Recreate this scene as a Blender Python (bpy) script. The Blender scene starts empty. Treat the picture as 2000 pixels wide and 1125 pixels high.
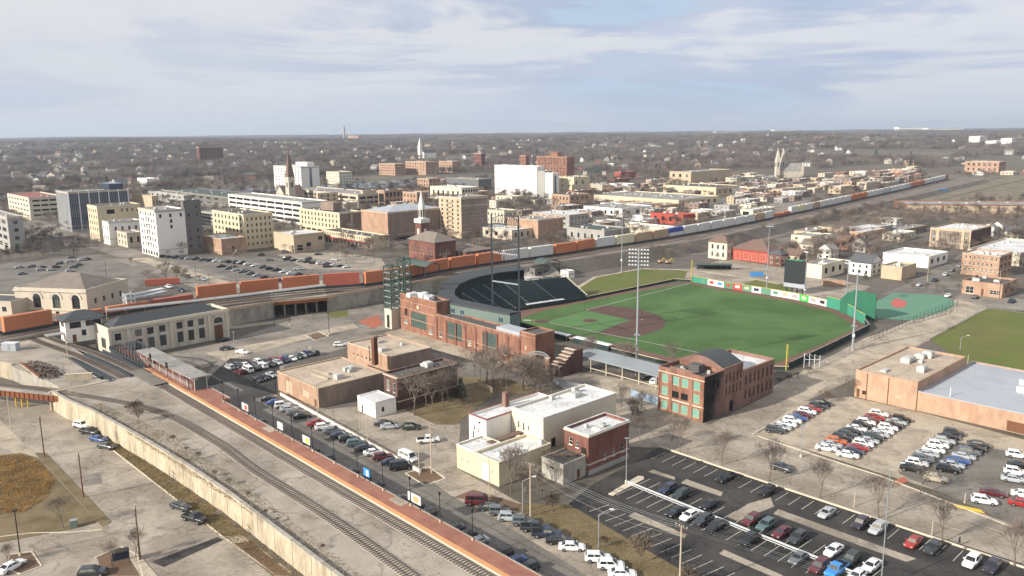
import bpy, math, random
from mathutils import Vector, Matrix
random.seed(11)
R = math.radians
scene = bpy.context.scene
# ------------------------------------------------------------------ camera
CAM_H, F_PX = 73.0, 1600.0            # drone height (m), focal length in px of a 2000 px wide frame
HORIZON_Y, TILT = 256.5, math.atan(-19 / 2000)
PITCH = math.atan((562.5 - HORIZON_Y) * math.cos(TILT) / F_PX)
cd = bpy.data.cameras.new('camera'); cam = bpy.data.objects.new('camera', cd)
scene.collection.objects.link(cam); scene.camera = cam
cd.sensor_width = 36; cd.lens = 36 * F_PX / 2000; cd.clip_start = 1; cd.clip_end = 40000
cam.matrix_world = Matrix.Translation((0, 0, CAM_H)) @ Matrix.Rotation(math.pi / 2 - PITCH, 4, 'X') @ Matrix.Rotation(TILT, 4, 'Z')
# ------------------------------------------------------------------ sky, sun, exposure
SUN_EL, SHADOW_DIR = R(25), R(31)      # shadows fall to the right and away from the camera
wd = bpy.data.worlds.new('World'); scene.world = wd; wd.use_nodes = True
SKY = (4.4, 7.7, 0.9, 3.6, 8.8)
def build_sky():
    nt = wd.node_tree; nt.nodes.clear(); N = nt.nodes.new; L = nt.links.new
    out = N('ShaderNodeOutputWorld'); bg = N('ShaderNodeBackground'); bg.inputs['Strength'].default_value = 0.069
    sky = N('ShaderNodeTexSky'); sky.sky_type = 'NISHITA'; sky.sun_disc = False
    sky.sun_elevation = SUN_EL; sky.sun_rotation = R(270) - SHADOW_DIR; sky.air_density = 1.2; sky.dust_density = 1.5
    tc = N('ShaderNodeTexCoord'); sep = N('ShaderNodeSeparateXYZ'); L(tc.outputs['Generated'], sep.inputs[0])
    def math_(op, a, b=None, c=None):
        m = N('ShaderNodeMath'); m.operation = op
        for i, q in enumerate((a, b, c)):
            if q is None: continue
            if isinstance(q, (int, float)): m.inputs[i].default_value = q
            else: L(q, m.inputs[i])
        return m.outputs[0]
    z = math_('MAXIMUM', sep.outputs['Z'], 0.0)
    cb = N('ShaderNodeCombineXYZ'); L(sep.outputs['X'], cb.inputs[0]); L(sep.outputs['Y'], cb.inputs[1]); L(math_('MULTIPLY', z, 2.6), cb.inputs[2])
    def noise(scale, det, rough, loc, rot, sc, dist=0.0):
        mp = N('ShaderNodeMapping'); L(cb.outputs[0], mp.inputs[0]); mp.inputs['Location'].default_value = loc
        mp.inputs['Rotation'].default_value = rot; mp.inputs['Scale'].default_value = sc
        n = N('ShaderNodeTexNoise'); n.inputs['Scale'].default_value = scale; n.inputs['Detail'].default_value = det
        n.inputs['Roughness'].default_value = rough; n.inputs['Distortion'].default_value = dist
        L(mp.outputs[0], n.inputs['Vector']); return n.outputs['Fac']
    def ramp(fac, stops):
        r = N('ShaderNodeValToRGB'); L(fac, r.inputs[0]); e = r.color_ramp; e.interpolation = 'EASE'
        while len(e.elements) < len(stops): e.elements.new(0.5)
        for i, (p, c) in enumerate(stops): e.elements[i].position = p; e.elements[i].color = (*c, 1)
        return r.outputs[0]
    def mix(f, a, b):
        m = N('ShaderNodeMix'); m.data_type = 'RGBA'; L(f, m.inputs[0])
        for i, q in ((6, a), (7, b)):
            if isinstance(q, tuple): m.inputs[i].default_value = (*q, 1)
            else: L(q, m.inputs[i])
        return m.outputs[2]
    n1 = noise(2.1, 3, 0.5, (SKY[0], SKY[1], SKY[2]), (0, R(-12), 0), (0.8, 1, 1.6), 0.5)
    n2 = noise(3.4, 7, 0.62, (SKY[3], SKY[4], 0.4), (0, R(-10), 0), (0.55, 1, 2.0), 0.8)
    # thin high cloud: white sheets with grey-lavender undersides, a little blue between, whiter towards the sun
    tone = ramp(n1, [(0.38, (5.0, 5.9, 7.9)), (0.5, (6.0, 6.7, 8.4)), (0.56, (7.7, 8.0, 8.9))])
    cl = mix(ramp(n2, [(0.44, (0, 0, 0)), (0.56, (1, 1, 1))]), tone, (8.2, 8.4, 9.0))
    cl = mix(ramp(n2, [(0.33, (0.75,) * 3), (0.43, (0, 0, 0))]), cl, (5.3, 7.2, 9.2))
    cover = ramp(n1, [(0.2, (0.8,) * 3), (0.45, (0.97,) * 3)])
    col = mix(cover, sky.outputs[0], cl)
    dt = N('ShaderNodeVectorMath'); dt.operation = 'DOT_PRODUCT'; L(tc.outputs['Generated'], dt.inputs[0]); dt.inputs[1].default_value = (-math.cos(SHADOW_DIR), -math.sin(SHADOW_DIR), 0)
    sunw = N('ShaderNodeMapRange'); L(dt.outputs['Value'], sunw.inputs['Value']); sunw.inputs['From Min'].default_value = -0.7; sunw.inputs['From Max'].default_value = 0.7; sunw.inputs['To Max'].default_value = 0.75
    col = mix(sunw.outputs[0], col, (8.0, 7.9, 7.9))
    hz = ramp(z, [(0.0, (0.6,) * 3), (0.06, (0.2,) * 3), (0.14, (0, 0, 0))])
    col = mix(hz, col, (5.7, 6.6, 8.0))
    L(col, bg.inputs['Color']); L(bg.outputs[0], out.inputs[0])
build_sky()
sd = bpy.data.lights.new('sun', 'SUN'); sd.energy = 5.0; sd.angle = R(0.6); sd.color = (1, 0.94, 0.84)
sun = bpy.data.objects.new('sun', sd); scene.collection.objects.link(sun)
to_sun = Vector((-math.cos(SHADOW_DIR) * math.cos(SUN_EL), -math.sin(SHADOW_DIR) * math.cos(SUN_EL), math.sin(SUN_EL)))
sun.rotation_euler = to_sun.to_track_quat('Z', 'Y').to_euler(); sun.location = (-200, -100, 300)
vs = scene.view_settings; vs.view_transform = 'Standard'; vs.look = 'None'; vs.exposure = 0.43; vs.gamma = 1; vs.use_curve_mapping = False
# ------------------------------------------------------------------ survey: plan positions measured off the aerial view, in metres
_c, _s, _cp, _sp = math.cos(TILT), math.sin(TILT), math.cos(PITCH), math.sin(PITCH)
def G(x, y, z=0.0):
    u, v = x - 1000, 562.5 - y
    a = u * _c - v * _s; b = u * _s + v * _c
    dz = -F_PX * _sp + b * _cp; t = (z - CAM_H) / dz
    return Vector((a * t, (F_PX * _cp + b * _sp) * t, z))
def PX(P):
    z = P[2] - CAM_H; b = P[1] * _sp + z * _cp; d = P[1] * _cp - z * _sp
    a, b = P[0] / d * F_PX, b / d * F_PX
    return 1000 + a * _c + b * _s, 562.5 + a * _s - b * _c
def bis(fn, lo, hi):
    for _ in range(50):
        m = (lo + hi) / 2
        if fn(m): lo = m
        else: hi = m
    return lo
def HT(P, ytop): return bis(lambda h: PX((P[0], P[1], P[2] + h))[1] > ytop, 0, 200)
# ------------------------------------------------------------------ materials
def lin(h):
    h = h.lstrip('#'); o = []
    for i in (0, 2, 4):
        c = int(h[i:i + 2], 16) / 255; o.append(c / 12.92 if c < 0.04045 else ((c + 0.055) / 1.055) ** 2.4)
    return tuple(o)
MATS = {}
def mat(name, col, rough=0.85, var=0.18, big=0.12, fine=2.5, streak=False, metal=0.0, spec=0.3, col2=None, patch=None, bump=0.0, crack=0.0):
    """procedural surface: base colour broken up by coarse and fine noise (and vertical streaks on walls)"""
    if name in MATS: return MATS[name]
    if isinstance(col, str): col = lin(col)
    if name[:5] in ('wall_', 'roof_') and name not in ('wall_paintred', 'wall_white', 'wall_padgreen'):   # wall and roof colours greyed and darkened evenly
        dull = lambda c: tuple((q * .7 + (c[0] * .3 + c[1] * .6 + c[2] * .1) * .3) * .9 for q in c)
        col = dull(col); col2 = dull(lin(col2)) if col2 else None
    m = bpy.data.materials.new(name); m.use_nodes = True; nt = m.node_tree; N = nt.nodes.new; L = nt.links.new
    b = nt.nodes['Principled BSDF']; b.inputs['Roughness'].default_value = rough; b.inputs['Metallic'].default_value = metal
    b.inputs['Specular IOR Level'].default_value = spec
    if var > 0:
        geo = N('ShaderNodeNewGeometry'); mp = N('ShaderNodeMapping'); L(geo.outputs['Position'], mp.inputs[0])
        if streak: mp.inputs['Scale'].default_value = (1, 1, 0.4)
        n1 = N('ShaderNodeTexNoise'); n1.inputs['Scale'].default_value = big; n1.inputs['Detail'].default_value = 4; L(mp.outputs[0], n1.inputs['Vector'])
        n2 = N('ShaderNodeTexNoise'); n2.inputs['Scale'].default_value = fine; n2.inputs['Detail'].default_value = 3; n2.inputs['Roughness'].default_value = 0.65; L(mp.outputs[0], n2.inputs['Vector'])
        ad = N('ShaderNodeMath'); ad.operation = 'ADD'; L(n1.outputs['Fac'], ad.inputs[0]); L(n2.outputs['Fac'], ad.inputs[1])
        mr = N('ShaderNodeMapRange'); mr.inputs['From Min'].default_value = 0.6; mr.inputs['From Max'].default_value = 1.4
        mr.inputs['To Min'].default_value = 1 - var * 1.6; mr.inputs['To Max'].default_value = 1 + var * 1.6; L(ad.outputs[0], mr.inputs['Value'])
        src = None
        if col2 is not None:
            if isinstance(col2, str): col2 = lin(col2)
            lo, hi, sc = patch or (0.45, 0.6, big * 2.2)
            n3 = N('ShaderNodeTexNoise'); n3.inputs['Scale'].default_value = sc; n3.inputs['Detail'].default_value = 5; n3.inputs['Roughness'].default_value = 0.6; L(mp.outputs[0], n3.inputs['Vector'])
            m3 = N('ShaderNodeMapRange'); m3.inputs['From Min'].default_value = lo; m3.inputs['From Max'].default_value = hi; L(n3.outputs['Fac'], m3.inputs['Value'])
            mx = N('ShaderNodeMix'); mx.data_type = 'RGBA'; L(m3.outputs[0], mx.inputs[0]); mx.inputs[6].default_value = (*col, 1); mx.inputs[7].default_value = (*col2, 1); src = mx.outputs[2]
        hs = N('ShaderNodeHueSaturation'); L(mr.outputs[0], hs.inputs['Value'])
        if src: L(src, hs.inputs['Color'])
        else: hs.inputs['Color'].default_value = (*col, 1)
        fin = hs.outputs[0]
        if crack:   # sealed cracks and joints wander over the paving
            nv = N('ShaderNodeTexNoise'); nv.inputs['Scale'].default_value = .35; nv.inputs['Detail'].default_value = 3; L(mp.outputs[0], nv.inputs['Vector'])
            vm = N('ShaderNodeVectorMath'); vm.operation = 'MULTIPLY_ADD'; L(nv.outputs['Color'], vm.inputs[0]); vm.inputs[1].default_value = (5, 5, 0); L(mp.outputs[0], vm.inputs[2])
            vo = N('ShaderNodeTexVoronoi'); vo.feature = 'DISTANCE_TO_EDGE'; vo.inputs['Scale'].default_value = crack; L(vm.outputs[0], vo.inputs['Vector'])
            mc = N('ShaderNodeMapRange'); mc.inputs['From Min'].default_value = .006; mc.inputs['From Max'].default_value = .02; mc.inputs['To Min'].default_value = .72; L(vo.outputs['Distance'], mc.inputs['Value'])
            mu = N('ShaderNodeMix'); mu.data_type = 'RGBA'; mu.blend_type = 'MULTIPLY'; mu.inputs[0].default_value = 1; L(fin, mu.inputs[6]); L(mc.outputs[0], mu.inputs[7]); fin = mu.outputs[2]
        if crack:   # old oil and water stains
            ns = N('ShaderNodeTexNoise'); ns.inputs['Scale'].default_value = .3; ns.inputs['Detail'].default_value = 5; ns.inputs['Roughness'].default_value = .7; L(vm.outputs[0], ns.inputs['Vector'])
            ms = N('ShaderNodeMapRange'); ms.inputs['From Min'].default_value = .56; ms.inputs['From Max'].default_value = .7; ms.inputs['To Min'].default_value = 1; ms.inputs['To Max'].default_value = .7; L(ns.outputs['Fac'], ms.inputs['Value'])
            mv = N('ShaderNodeMix'); mv.data_type = 'RGBA'; mv.blend_type = 'MULTIPLY'; mv.inputs[0].default_value = 1; L(fin, mv.inputs[6]); L(ms.outputs[0], mv.inputs[7]); fin = mv.outputs[2]
        L(fin, b.inputs['Base Color'])
        if bump:
            bp = N('ShaderNodeBump'); bp.inputs['Strength'].default_value = bump; bp.inputs['Distance'].default_value = 0.05; L(n2.outputs['Fac'], bp.inputs['Height']); L(bp.outputs[0], b.inputs['Normal'])
    else: b.inputs['Base Color'].default_value = (*col, 1)
    MATS[name] = m; return m
# ground
mat('town_ground', '#6a635c', var=.22, big=.03, fine=.6, col2='#575146', patch=(.44, .58, .03))
mat('wood_floor', '#5f564b', var=.2, big=.01, fine=.2, col2='#6b6553', patch=(.45, .6, .006))
mat('concrete_road', '#a09587', var=.17, big=.06, fine=1.2, col2='#8a8073', patch=(.44, .58, .09), crack=.11)
mat('concrete_pale', '#b0a390', var=.16, big=.08, fine=1.5, col2='#998d7d', patch=(.45, .6, .12), crack=.14)
mat('asphalt_grey', '#78736b', var=.17, big=.08, fine=1.8, col2='#67625b', patch=(.45, .6, .07), crack=.12)
mat('asphalt_dark', '#393736', var=.2, big=.1, fine=2, col2='#474441', patch=(.44, .62, .12), crack=.13)
mat('asphalt_street', '#8a8278', var=.18, big=.05, fine=1, col2='#736c64', patch=(.45, .6, .06), crack=.1)
mat('gravel', '#a59b8f', var=.18, big=.08, fine=4, col2='#8a8073', patch=(.42, .62, .07), bump=.4, crack=.05); mat('rail_bed', '#7d736a', var=.2, big=.1, fine=2, col2='#6b6258', patch=(.42, .6, .08))
mat('ballast', '#b5ab9e', var=.2, big=.3, fine=6, bump=.6)
mat('dirt_grass', '#7f7349', var=.2, big=.15, fine=3, col2='#928062', patch=(.42, .6, .2), bump=.5)
mat('dry_grass', '#b08a50', var=.25, big=.2, fine=2.5, col2='#8c7145', patch=(.45, .6, .25), bump=.6)
mat('brown_lawn', '#77684e', var=.22, big=.2, fine=2.5, col2='#665a3f', patch=(.42, .6, .15)); mat('rough_park', '#7d7362', var=.2, big=.06, fine=1.2, col2='#6c6650', patch=(.42, .6, .05))
mat('lawn', '#656435', var=.16, big=.06, fine=2, col2='#5d662c', patch=(.42, .6, .05))
mat('turf', '#435e2f', var=.16, big=.05, fine=1.5, col2='#4e6a3a', patch=(.44, .58, .035))
mat('turf_inner', '#527444', var=.1, big=.1, fine=2)
mat('turf_pale', '#5f8770', var=.05)
mat('infield_dirt', '#5a433c', var=.16, big=.15, fine=2)
mat('warning_track', '#705449', var=.12, big=.12, fine=2)
mat('clay_red', '#b3605a', var=.06)
mat('mulch', '#6c5746', var=.2, fine=4)
mat('white_paint', '#dcd8d0', var=.12, fine=3)
mat('faded_paint', '#c3bcae', var=.2, fine=4)
mat('yellow_paint', '#d8b53f', var=.1, fine=3)
mat('red_paver', '#a3614c', var=.1, fine=3)
mat('brick_deck', '#8f6052', var=.14, big=.25, fine=4, col2='#9b6e5d', patch=(.4, .6, .3))
mat('tactile_orange', '#cf9868', var=.08, fine=3)
mat('curb', '#c9bda8', var=.1, fine=2)
mat('water', '#4d565e', rough=.25, var=.05, spec=.5)
# walls
W = dict(streak=True, big=.16, fine=1.3)
mat('wall_cream', '#dccfae', var=.08, **W); mat('wall_white', '#e6e2da', var=.06, **W); mat('wall_yellow', '#d9c595', var=.08, **W)
mat('wall_tan', '#c9ad84', var=.1, **W); mat('wall_beige', '#cdbb9f', var=.08, **W); mat('wall_grey', '#a9a49c', var=.1, **W)
mat('wall_dkgrey', '#736d67', var=.12, **W); mat('wall_orange', '#c79870', var=.1, col2='#b88a64', **W); mat('wall_brick', '#a06646', var=.16, col2='#88543a', **W)
mat('wall_redbrick', '#8b503f', var=.14, col2='#784536', **W); mat('wall_dkbrick', '#6c473c', var=.16, col2='#5c3c38', **W)
mat('wall_brown', '#99806d', var=.12, col2='#8a7363', **W); mat('wall_ltbrick', '#be916c', var=.12, col2='#af825f', **W)
mat('wall_paintred', '#a24a3b', var=.08, **W); mat('wall_stone', '#d3c7af', var=.1, col2='#c2b59c', **W); mat('wall_green', '#6b8076', var=.06, **W)
mat('wall_burnt', '#7c564e', var=.25, col2='#24201f', patch=(.36, .52, .12), streak=True, big=.3, fine=2)
mat('wall_pinkbrick', '#956a58', var=.14, col2='#825a4a', **W)
mat('retaining_concrete', '#b8aa93', var=.2, col2='#8f8370', patch=(.46, .68, .3), **W)
mat('wall_concrete', '#b0a796', var=.14, col2='#978e7c', patch=(.45, .62, .3), **W)
# roofs, metal, glass
mat('roof_grey', '#a09a92', var=.12, big=.15, fine=1.2, col2='#8f8a85', patch=(.45, .6, .12), crack=.2)
mat('roof_white', '#dfdedb', var=.07, big=.15, fine=1, col2='#c9cacb', patch=(.46, .62, .12), crack=.16)
mat('roof_dark', '#5d5a58', var=.14, big=.2, fine=1.5)
mat('roof_tan', '#bba488', var=.08, big=.12, fine=1, col2='#c9b294', patch=(.48, .6, .1), crack=.13)
mat('roof_blue', '#aeb4bd', var=.06, big=.1, fine=.8, col2='#a2a8b2', patch=(.45, .6, .1))
mat('roof_shingle', '#86786a', var=.14, big=.3, fine=3); mat('roof_brown', '#7d5f50', var=.14, fine=3); mat('roof_slate', '#5b5d60', var=.12, fine=3)
mat('roof_green', '#4c5f57', var=.1, fine=2); mat('roof_gunmetal', '#4a4f52', var=.08, fine=1.5); mat('roof_red', '#a5564a', var=.12, fine=2)
mat('dark_green', '#2b3836', var=.12, fine=2); mat('seat_green', '#2c3c42', var=.12, fine=3); mat('wall_padgreen', '#3f8870', var=.07, fine=1)
mat('net_green', '#2f6650', var=.1); mat('steel_green', '#3f564c', rough=.6, var=.08); mat('steel_grey', '#9aa0a2', rough=.5, var=.08, metal=.3)
mat('steel_dark', '#3c4145', rough=.5, var=.08); mat('steel_white', '#d4d6d6', rough=.5, var=.06); mat('rust', '#7d4a30', var=.2, fine=4)
mat('rail_steel', '#77706b', rough=.45, var=.15, metal=.5); mat('wood_tie', '#6e6056', var=.25, fine=3); mat('wood_pole', '#6a5344', var=.2, fine=4)
mat('pale_pole', '#b9aa95', var=.12, fine=4); mat('black_metal', '#222426', rough=.5, var=.05); mat('yellow_pole', '#b8aa4c', var=.04)
mat('glass_dark', '#2a3035', rough=.12, var=0, spec=.6); mat('glass_blue', '#2c3d55', rough=.1, var=.08, big=.1, fine=.4, spec=.7); mat('glass_brown', '#3a2f28', rough=.2, var=0, spec=.5)
mat('opening_dark', '#17181a', var=0); mat('frame_white', '#d9d4c8', var=.04); mat('frame_dark', '#3a3632', var=.05); mat('frame_tan', '#c3b08e', var=.05)  # first colour: shade of unlit interiors, painted on sheets filling openings
mat('board_green', '#719a89', var=.1, fine=2); mat('door_brown', '#6d4a38', var=.1); mat('door_white', '#e9e6df', var=.04); mat('awning_red', '#8f3c38', var=.1)
mat('vent_metal', '#b6b5b1', rough=.55, var=.1, fine=3); mat('chimney_brown', '#6a4636', var=.15, fine=3)
mat('bark', '#6d625a', var=.2, fine=6); mat('twig', '#7c7067', var=.16, big=.3, fine=5); mat('twig_grey', '#776e69', var=.2, big=.02, fine=.3); mat('twig_brown', '#6d5f57', var=.2, big=.02, fine=.3); mat('twig_dark', '#4d4743', var=.2, big=.02, fine=.3)
mat('glass_green', '#4d5d59', rough=.15, var=.1, big=.3, fine=1, spec=.6)
mat('evergreen', '#3e4a35', var=.25, fine=2); mat('shrub', '#6d5f51', var=.25, fine=3); mat('tire', '#1b1b1c', var=.05); mat('rim', '#8d8f92', rough=.4, metal=.5, var=0)
mat('lamp_glass', '#e8e8e2', rough=.3, var=0); mat('tail_red', '#8c1f1a', rough=.3, var=0)
mat('sign_white', '#cbc8c3', var=.04); mat('sign_blue', '#3f86c2', var=.05); mat('sign_red', '#c2473f', var=.05); mat('sign_green', '#3fae57', var=.05); mat('screen_dark', '#2e3334', rough=.4, var=.03)
def vary_glass():   # panes differ: blinds drawn here, dark rooms there
    m = MATS['glass_dark']; nt = m.node_tree; b = nt.nodes['Principled BSDF']; oi = nt.nodes.new('ShaderNodeObjectInfo'); r = nt.nodes.new('ShaderNodeValToRGB'); e = r.color_ramp; e.interpolation = 'CONSTANT'
    while len(e.elements) < 5: e.elements.new(.5)
    for i, (p, h) in enumerate(((0, '#22272b'), (.35, '#343c42'), (.6, '#2b2f31'), (.75, '#565a58'), (.9, '#7c7a70'))): e.elements[i].position = p; e.elements[i].color = (*lin(h), 1)
    nt.links.new(oi.outputs['Random'], r.inputs[0]); nt.links.new(r.outputs[0], b.inputs['Base Color'])
vary_glass()
mat('wall_far', '#bab6ae', var=.05)
mat('haze_blue', '#8fa3b5', var=.05)  # plain blue-grey of the fence panels
def hexmat(prefix, h, **k): return mat(prefix + h, h, **k)
# ------------------------------------------------------------------ mesh helpers
COL = scene.collection
class MB:
    def __init__(s): s.v = []; s.f = []; s.m = []
    def face(s, pts, mi=0):
        n = len(s.v); s.v += [tuple(p) for p in pts]; s.f.append(tuple(range(n, n + len(pts)))); s.m.append(mi); return s
    def box(s, x0, x1, y0, y1, z0, z1, mi=0):
        n = len(s.v); s.v += [(x, y, z) for z in (z0, z1) for x, y in ((x0, y0), (x1, y0), (x1, y1), (x0, y1))]
        for q in ((3, 2, 1, 0), (4, 5, 6, 7), (0, 1, 5, 4), (1, 2, 6, 5), (2, 3, 7, 6), (3, 0, 4, 7)): s.f.append(tuple(n + i for i in q)); s.m.append(mi)
        return s
    def prism(s, poly, z0, z1, mi=0, top=True, bottom=False):
        n = len(s.v); k = len(poly)
        a = [(p[0], p[1], (p[2] if len(p) > 2 else 0) + z0) for p in poly]; b = [(p[0], p[1], (p[2] if len(p) > 2 else 0) + z1) for p in poly]
        s.v += a + b
        for i in range(k): j = (i + 1) % k; s.f.append((n + i, n + j, n + k + j, n + k + i)); s.m.append(mi)
        if top: s.f.append(tuple(range(n + k, n + 2 * k))); s.m.append(mi)
        if bottom: s.f.append(tuple(range(n + k - 1, n - 1, -1))); s.m.append(mi)
        return s
    def tube(s, p0, p1, r0, r1=None, n=6, mi=0, cap=True):
        p0, p1 = Vector(p0), Vector(p1); r1 = r0 if r1 is None else r1; d = (p1 - p0)
        if d.length < 1e-6: return s
        d.normalize(); a = d.orthogonal().normalized(); b = d.cross(a); k = len(s.v)
        for p, r in ((p0, r0), (p1, r1)):
            for i in range(n): t = 2 * math.pi * i / n; s.v.append(tuple(p + (a * math.cos(t) + b * math.sin(t)) * r))
        for i in range(n): j = (i + 1) % n; s.f.append((k + i, k + j, k + n + j, k + n + i)); s.m.append(mi)
        if cap: s.f.append(tuple(range(k + n, k + 2 * n))); s.m.append(mi); s.f.append(tuple(range(k + n - 1, k - 1, -1))); s.m.append(mi)
        return s
    def path(s, pts, r, n=5, mi=0):
        for i in range(len(pts) - 1): s.tube(pts[i], pts[i + 1], r, r, n, mi)
        return s
    def beam(s, p0, p1, w, h, mi=0):
        """rectangular bar between two points, w across, h up"""
        p0, p1 = Vector(p0), Vector(p1); d = (p1 - p0).normalized(); up = Vector((0, 0, 1))
        sd_ = d.cross(up)
        sd_ = Vector((1, 0, 0)) if sd_.length < 1e-3 else sd_.normalized()
        up = sd_.cross(d).normalized(); n = len(s.v)
        for p in (p0, p1):
            for a, b in ((-1, -1), (1, -1), (1, 1), (-1, 1)): s.v.append(tuple(p + sd_ * a * w / 2 + up * b * h / 2))
        for q in ((0, 1, 5, 4), (1, 2, 6, 5), (2, 3, 7, 6), (3, 0, 4, 7), (3, 2, 1, 0), (4, 5, 6, 7)): s.f.append(tuple(n + i for i in q)); s.m.append(mi)
        return s
    def mesh(s, name, mats):
        me = bpy.data.meshes.new(name); me.from_pydata(s.v, [], s.f)
        for q in (mats if isinstance(mats, (list, tuple)) else [mats]): me.materials.append(MATS[q] if isinstance(q, str) else q)
        if any(s.m): me.polygons.foreach_set('material_index', s.m)
        me.update(); return me
    def build(s, name, mats, parent=None, loc=None, rz=0):
        return obj(name, s.mesh(name, mats), parent, loc, rz)
def obj(name, me, parent=None, loc=None, rz=0):
    o = bpy.data.objects.new(name, me); COL.objects.link(o)
    if parent is not None: o.parent = parent
    if loc is not None: o.location = loc
    if rz: o.rotation_euler = (0, 0, rz)
    return o
def tag(o, label, cat, group=None, kind=None):
    if label: o['label'] = label
    if cat: o['category'] = cat
    if group: o['group'] = group
    if kind: o['kind'] = kind
    return o
def thing(name, label, cat, loc=(0, 0, 0), rz=0, group=None):
    return tag(obj(name, None, None, loc, rz), label, cat, group)
def struct(o): o['kind'] = 'structure'; return o
def copy_tree(o, parent=None):
    c = o.copy(); COL.objects.link(c); c.parent = parent
    for ch in o.children: copy_tree(ch, c)
    return c
MESHC = {}
def cached(key, fn):
    if key not in MESHC: MESHC[key] = fn()
    return MESHC[key]
ORD = ['first', 'second', 'third', 'fourth', 'fifth', 'sixth', 'seventh', 'eighth', 'ninth', 'tenth', 'eleventh', 'twelfth', 'thirteenth', 'fourteenth', 'fifteenth', 'sixteenth', 'seventeenth', 'eighteenth', 'nineteenth', 'twentieth', 'twenty-first', 'twenty-second', 'twenty-third', 'twenty-fourth']
# ================================================================== frame along the commuter tracks: s along, n across (towards the car park)
TO = Vector((-113.8, 238.6, 0)); TA = Vector((math.cos(R(-46.7)), math.sin(R(-46.7)), 0)); TN = Vector((-TA.y, TA.x, 0))
def T(s, n, z=0.0): p = TO + TA * s + TN * n; return Vector((p.x, p.y, z))
def TSN(P): d = Vector((P[0], P[1], 0)) - TO; return d.dot(TA), d.dot(TN)
def ztr(s): return 5.0 - 0.0125 * max(0, s)              # level of the commuter tracks
def zsw(P): s, n = TSN(P); return -0.0085 * max(-70, s - 10)  # the street below the retaining wall falls away
def smooth(a, b, x): t = min(1, max(0, (x - a) / (b - a))); return t * t * (3 - 2 * t)
def hill(x, y):
    r = 34 * smooth(1350, 3600, y + 0.12 * x)
    return r + smooth(1500, 2500, y) * (6 * math.sin(x / 410 + y / 700) + 5 * math.sin(x / 170 - y / 530 + 1.3))
def hz(x, y):
    if y > 1300: return hill(x, y)
    s, n = TSN((x, y))
    return zsw((x, y)) * smooth(-13, -19, n) if n < -13 else 0.0
def GS(px, py):
    P = G(px, py, 0)
    for _ in range(8): P = G(px, py, zsw(P))
    return P
def GH(px, py):
    z = 0
    for _ in range(25): P = G(px, py, z); z = 0.6 * z + 0.4 * hz(P.x, P.y)
    return Vector((P.x, P.y, hz(P.x, P.y)))
def lines(a, dense0, dense1, b, step, grow):
    o = [dense0 + i * step for i in range(int((dense1 - dense0) / step) + 1)]
    st = step; x = o[-1]
    while x < b: st *= grow; x += st; o.append(x)
    st = step; x = o[0]; lo = []
    while x > a: st *= grow; x -= st; lo.append(x)
    return lo[::-1] + o
def ground_sheet():
    xs = lines(-16000, -230, 60, 16000, 5, 1.16); ys = lines(-400, 60, 330, 1300, 5, 1.1) ; ys += [ys[-1] + 60 * (i + 1) for i in range(60)]
    y = ys[-1]; st = 80
    while y < 20000: st *= 1.12; y += st; ys.append(y)
    m = MB(); nx = len(xs)
    m.v = [(x, y, hz(x, y)) for y in ys for x in xs]
    for j in range(len(ys) - 1):
        for i in range(nx - 1): m.f.append((j * nx + i, j * nx + i + 1, (j + 1) * nx + i + 1, (j + 1) * nx + i)); m.m.append(1 if ys[j] > 1130 else 0)
    struct(m.build('ground', ['town_ground', 'wood_floor']))
ground_sheet()
ROADS, FOOT = [], []
def sheet(name, pts, material, lift=0.02, sw=False, world=False):
    """a flat sheet of paving or planting outlined on the ground"""
    P = [Vector(p) if world else (GS(*p) if sw else G(*p)) for p in pts]
    if name in ('road', 'street', 'car_park', 'plaza', 'yard', 'access_road', 'gravel_lot', 'river', 'pavement', 'sports_field', 'gravel_yard'): ROADS.append([(p[0], p[1]) for p in P])
    m = MB(); m.face([(p[0], p[1], p[2] + lift) for p in P]); o = m.build(name, material)
    return struct(o)
def kerb(name, pts, w=.3, h=.14, material='curb', sw=False, world=False, z=0.0, base=-.1):
    P = [Vector(p) if world else (GS(*p) if sw else G(*p)) for p in pts]
    m = MB()
    for a, b in zip(P[:-1], P[1:]):
        d = (b - a); d.z = 0; d.normalize(); q = Vector((-d.y, d.x, 0)) * w / 2
        m.prism([a - q, b - q, b + q, a + q], z + base, z + h)
    return struct(m.build(name, material))
# ---- town streets and lots (level ground)
sheet('road', [(-60, 545), (270, 497), (500, 560), (420, 575), (250, 520), (-60, 590)], 'asphalt_street', .02)
sheet('car_park', [(-60, 520), (195, 497), (300, 535), (250, 575), (-60, 600)], 'asphalt_grey', .03)
sheet('road', [(60, 425), (112, 440), (320, 505), (560, 575), (520, 585), (270, 515), (40, 440)], 'asphalt_street', .04)
sheet('car_park', [(300, 505), (470, 500), (560, 505), (745, 535), (640, 560), (520, 570)], 'asphalt_grey', .03)
sheet('car_park', [(540, 497), (660, 492), (745, 505), (760, 530), (600, 525)], 'concrete_road', .035)
sheet('pavement', [(250, 505), (285, 503), (480, 560), (460, 566)], 'concrete_pale', .06)
sheet('road', [(330, 690), (448, 665), (560, 628), (700, 600), (760, 600), (760, 640), (700, 640), (560, 665), (440, 700), (330, 730)], 'asphalt_street', .02)
sheet('pavement', [(400, 690), (440, 705), (560, 672), (700, 640), (690, 632), (560, 660)], 'concrete_pale', .05)
sheet('plaza', [(560, 618), (640, 612), (745, 592), (780, 640), (690, 655), (600, 640)], 'asphalt_street', .03)
sheet('plaza_paving', [(700, 628), (738, 615), (748, 634), (728, 642)], 'red_paver', .05)
sheet('planting_bed', [(601, 655), (622, 650), (637, 657), (615, 663)], 'mulch', .09)
kerb('kerb', [(596, 655), (622, 647), (642, 657), (615, 666), (596, 655)], .3)
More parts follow.
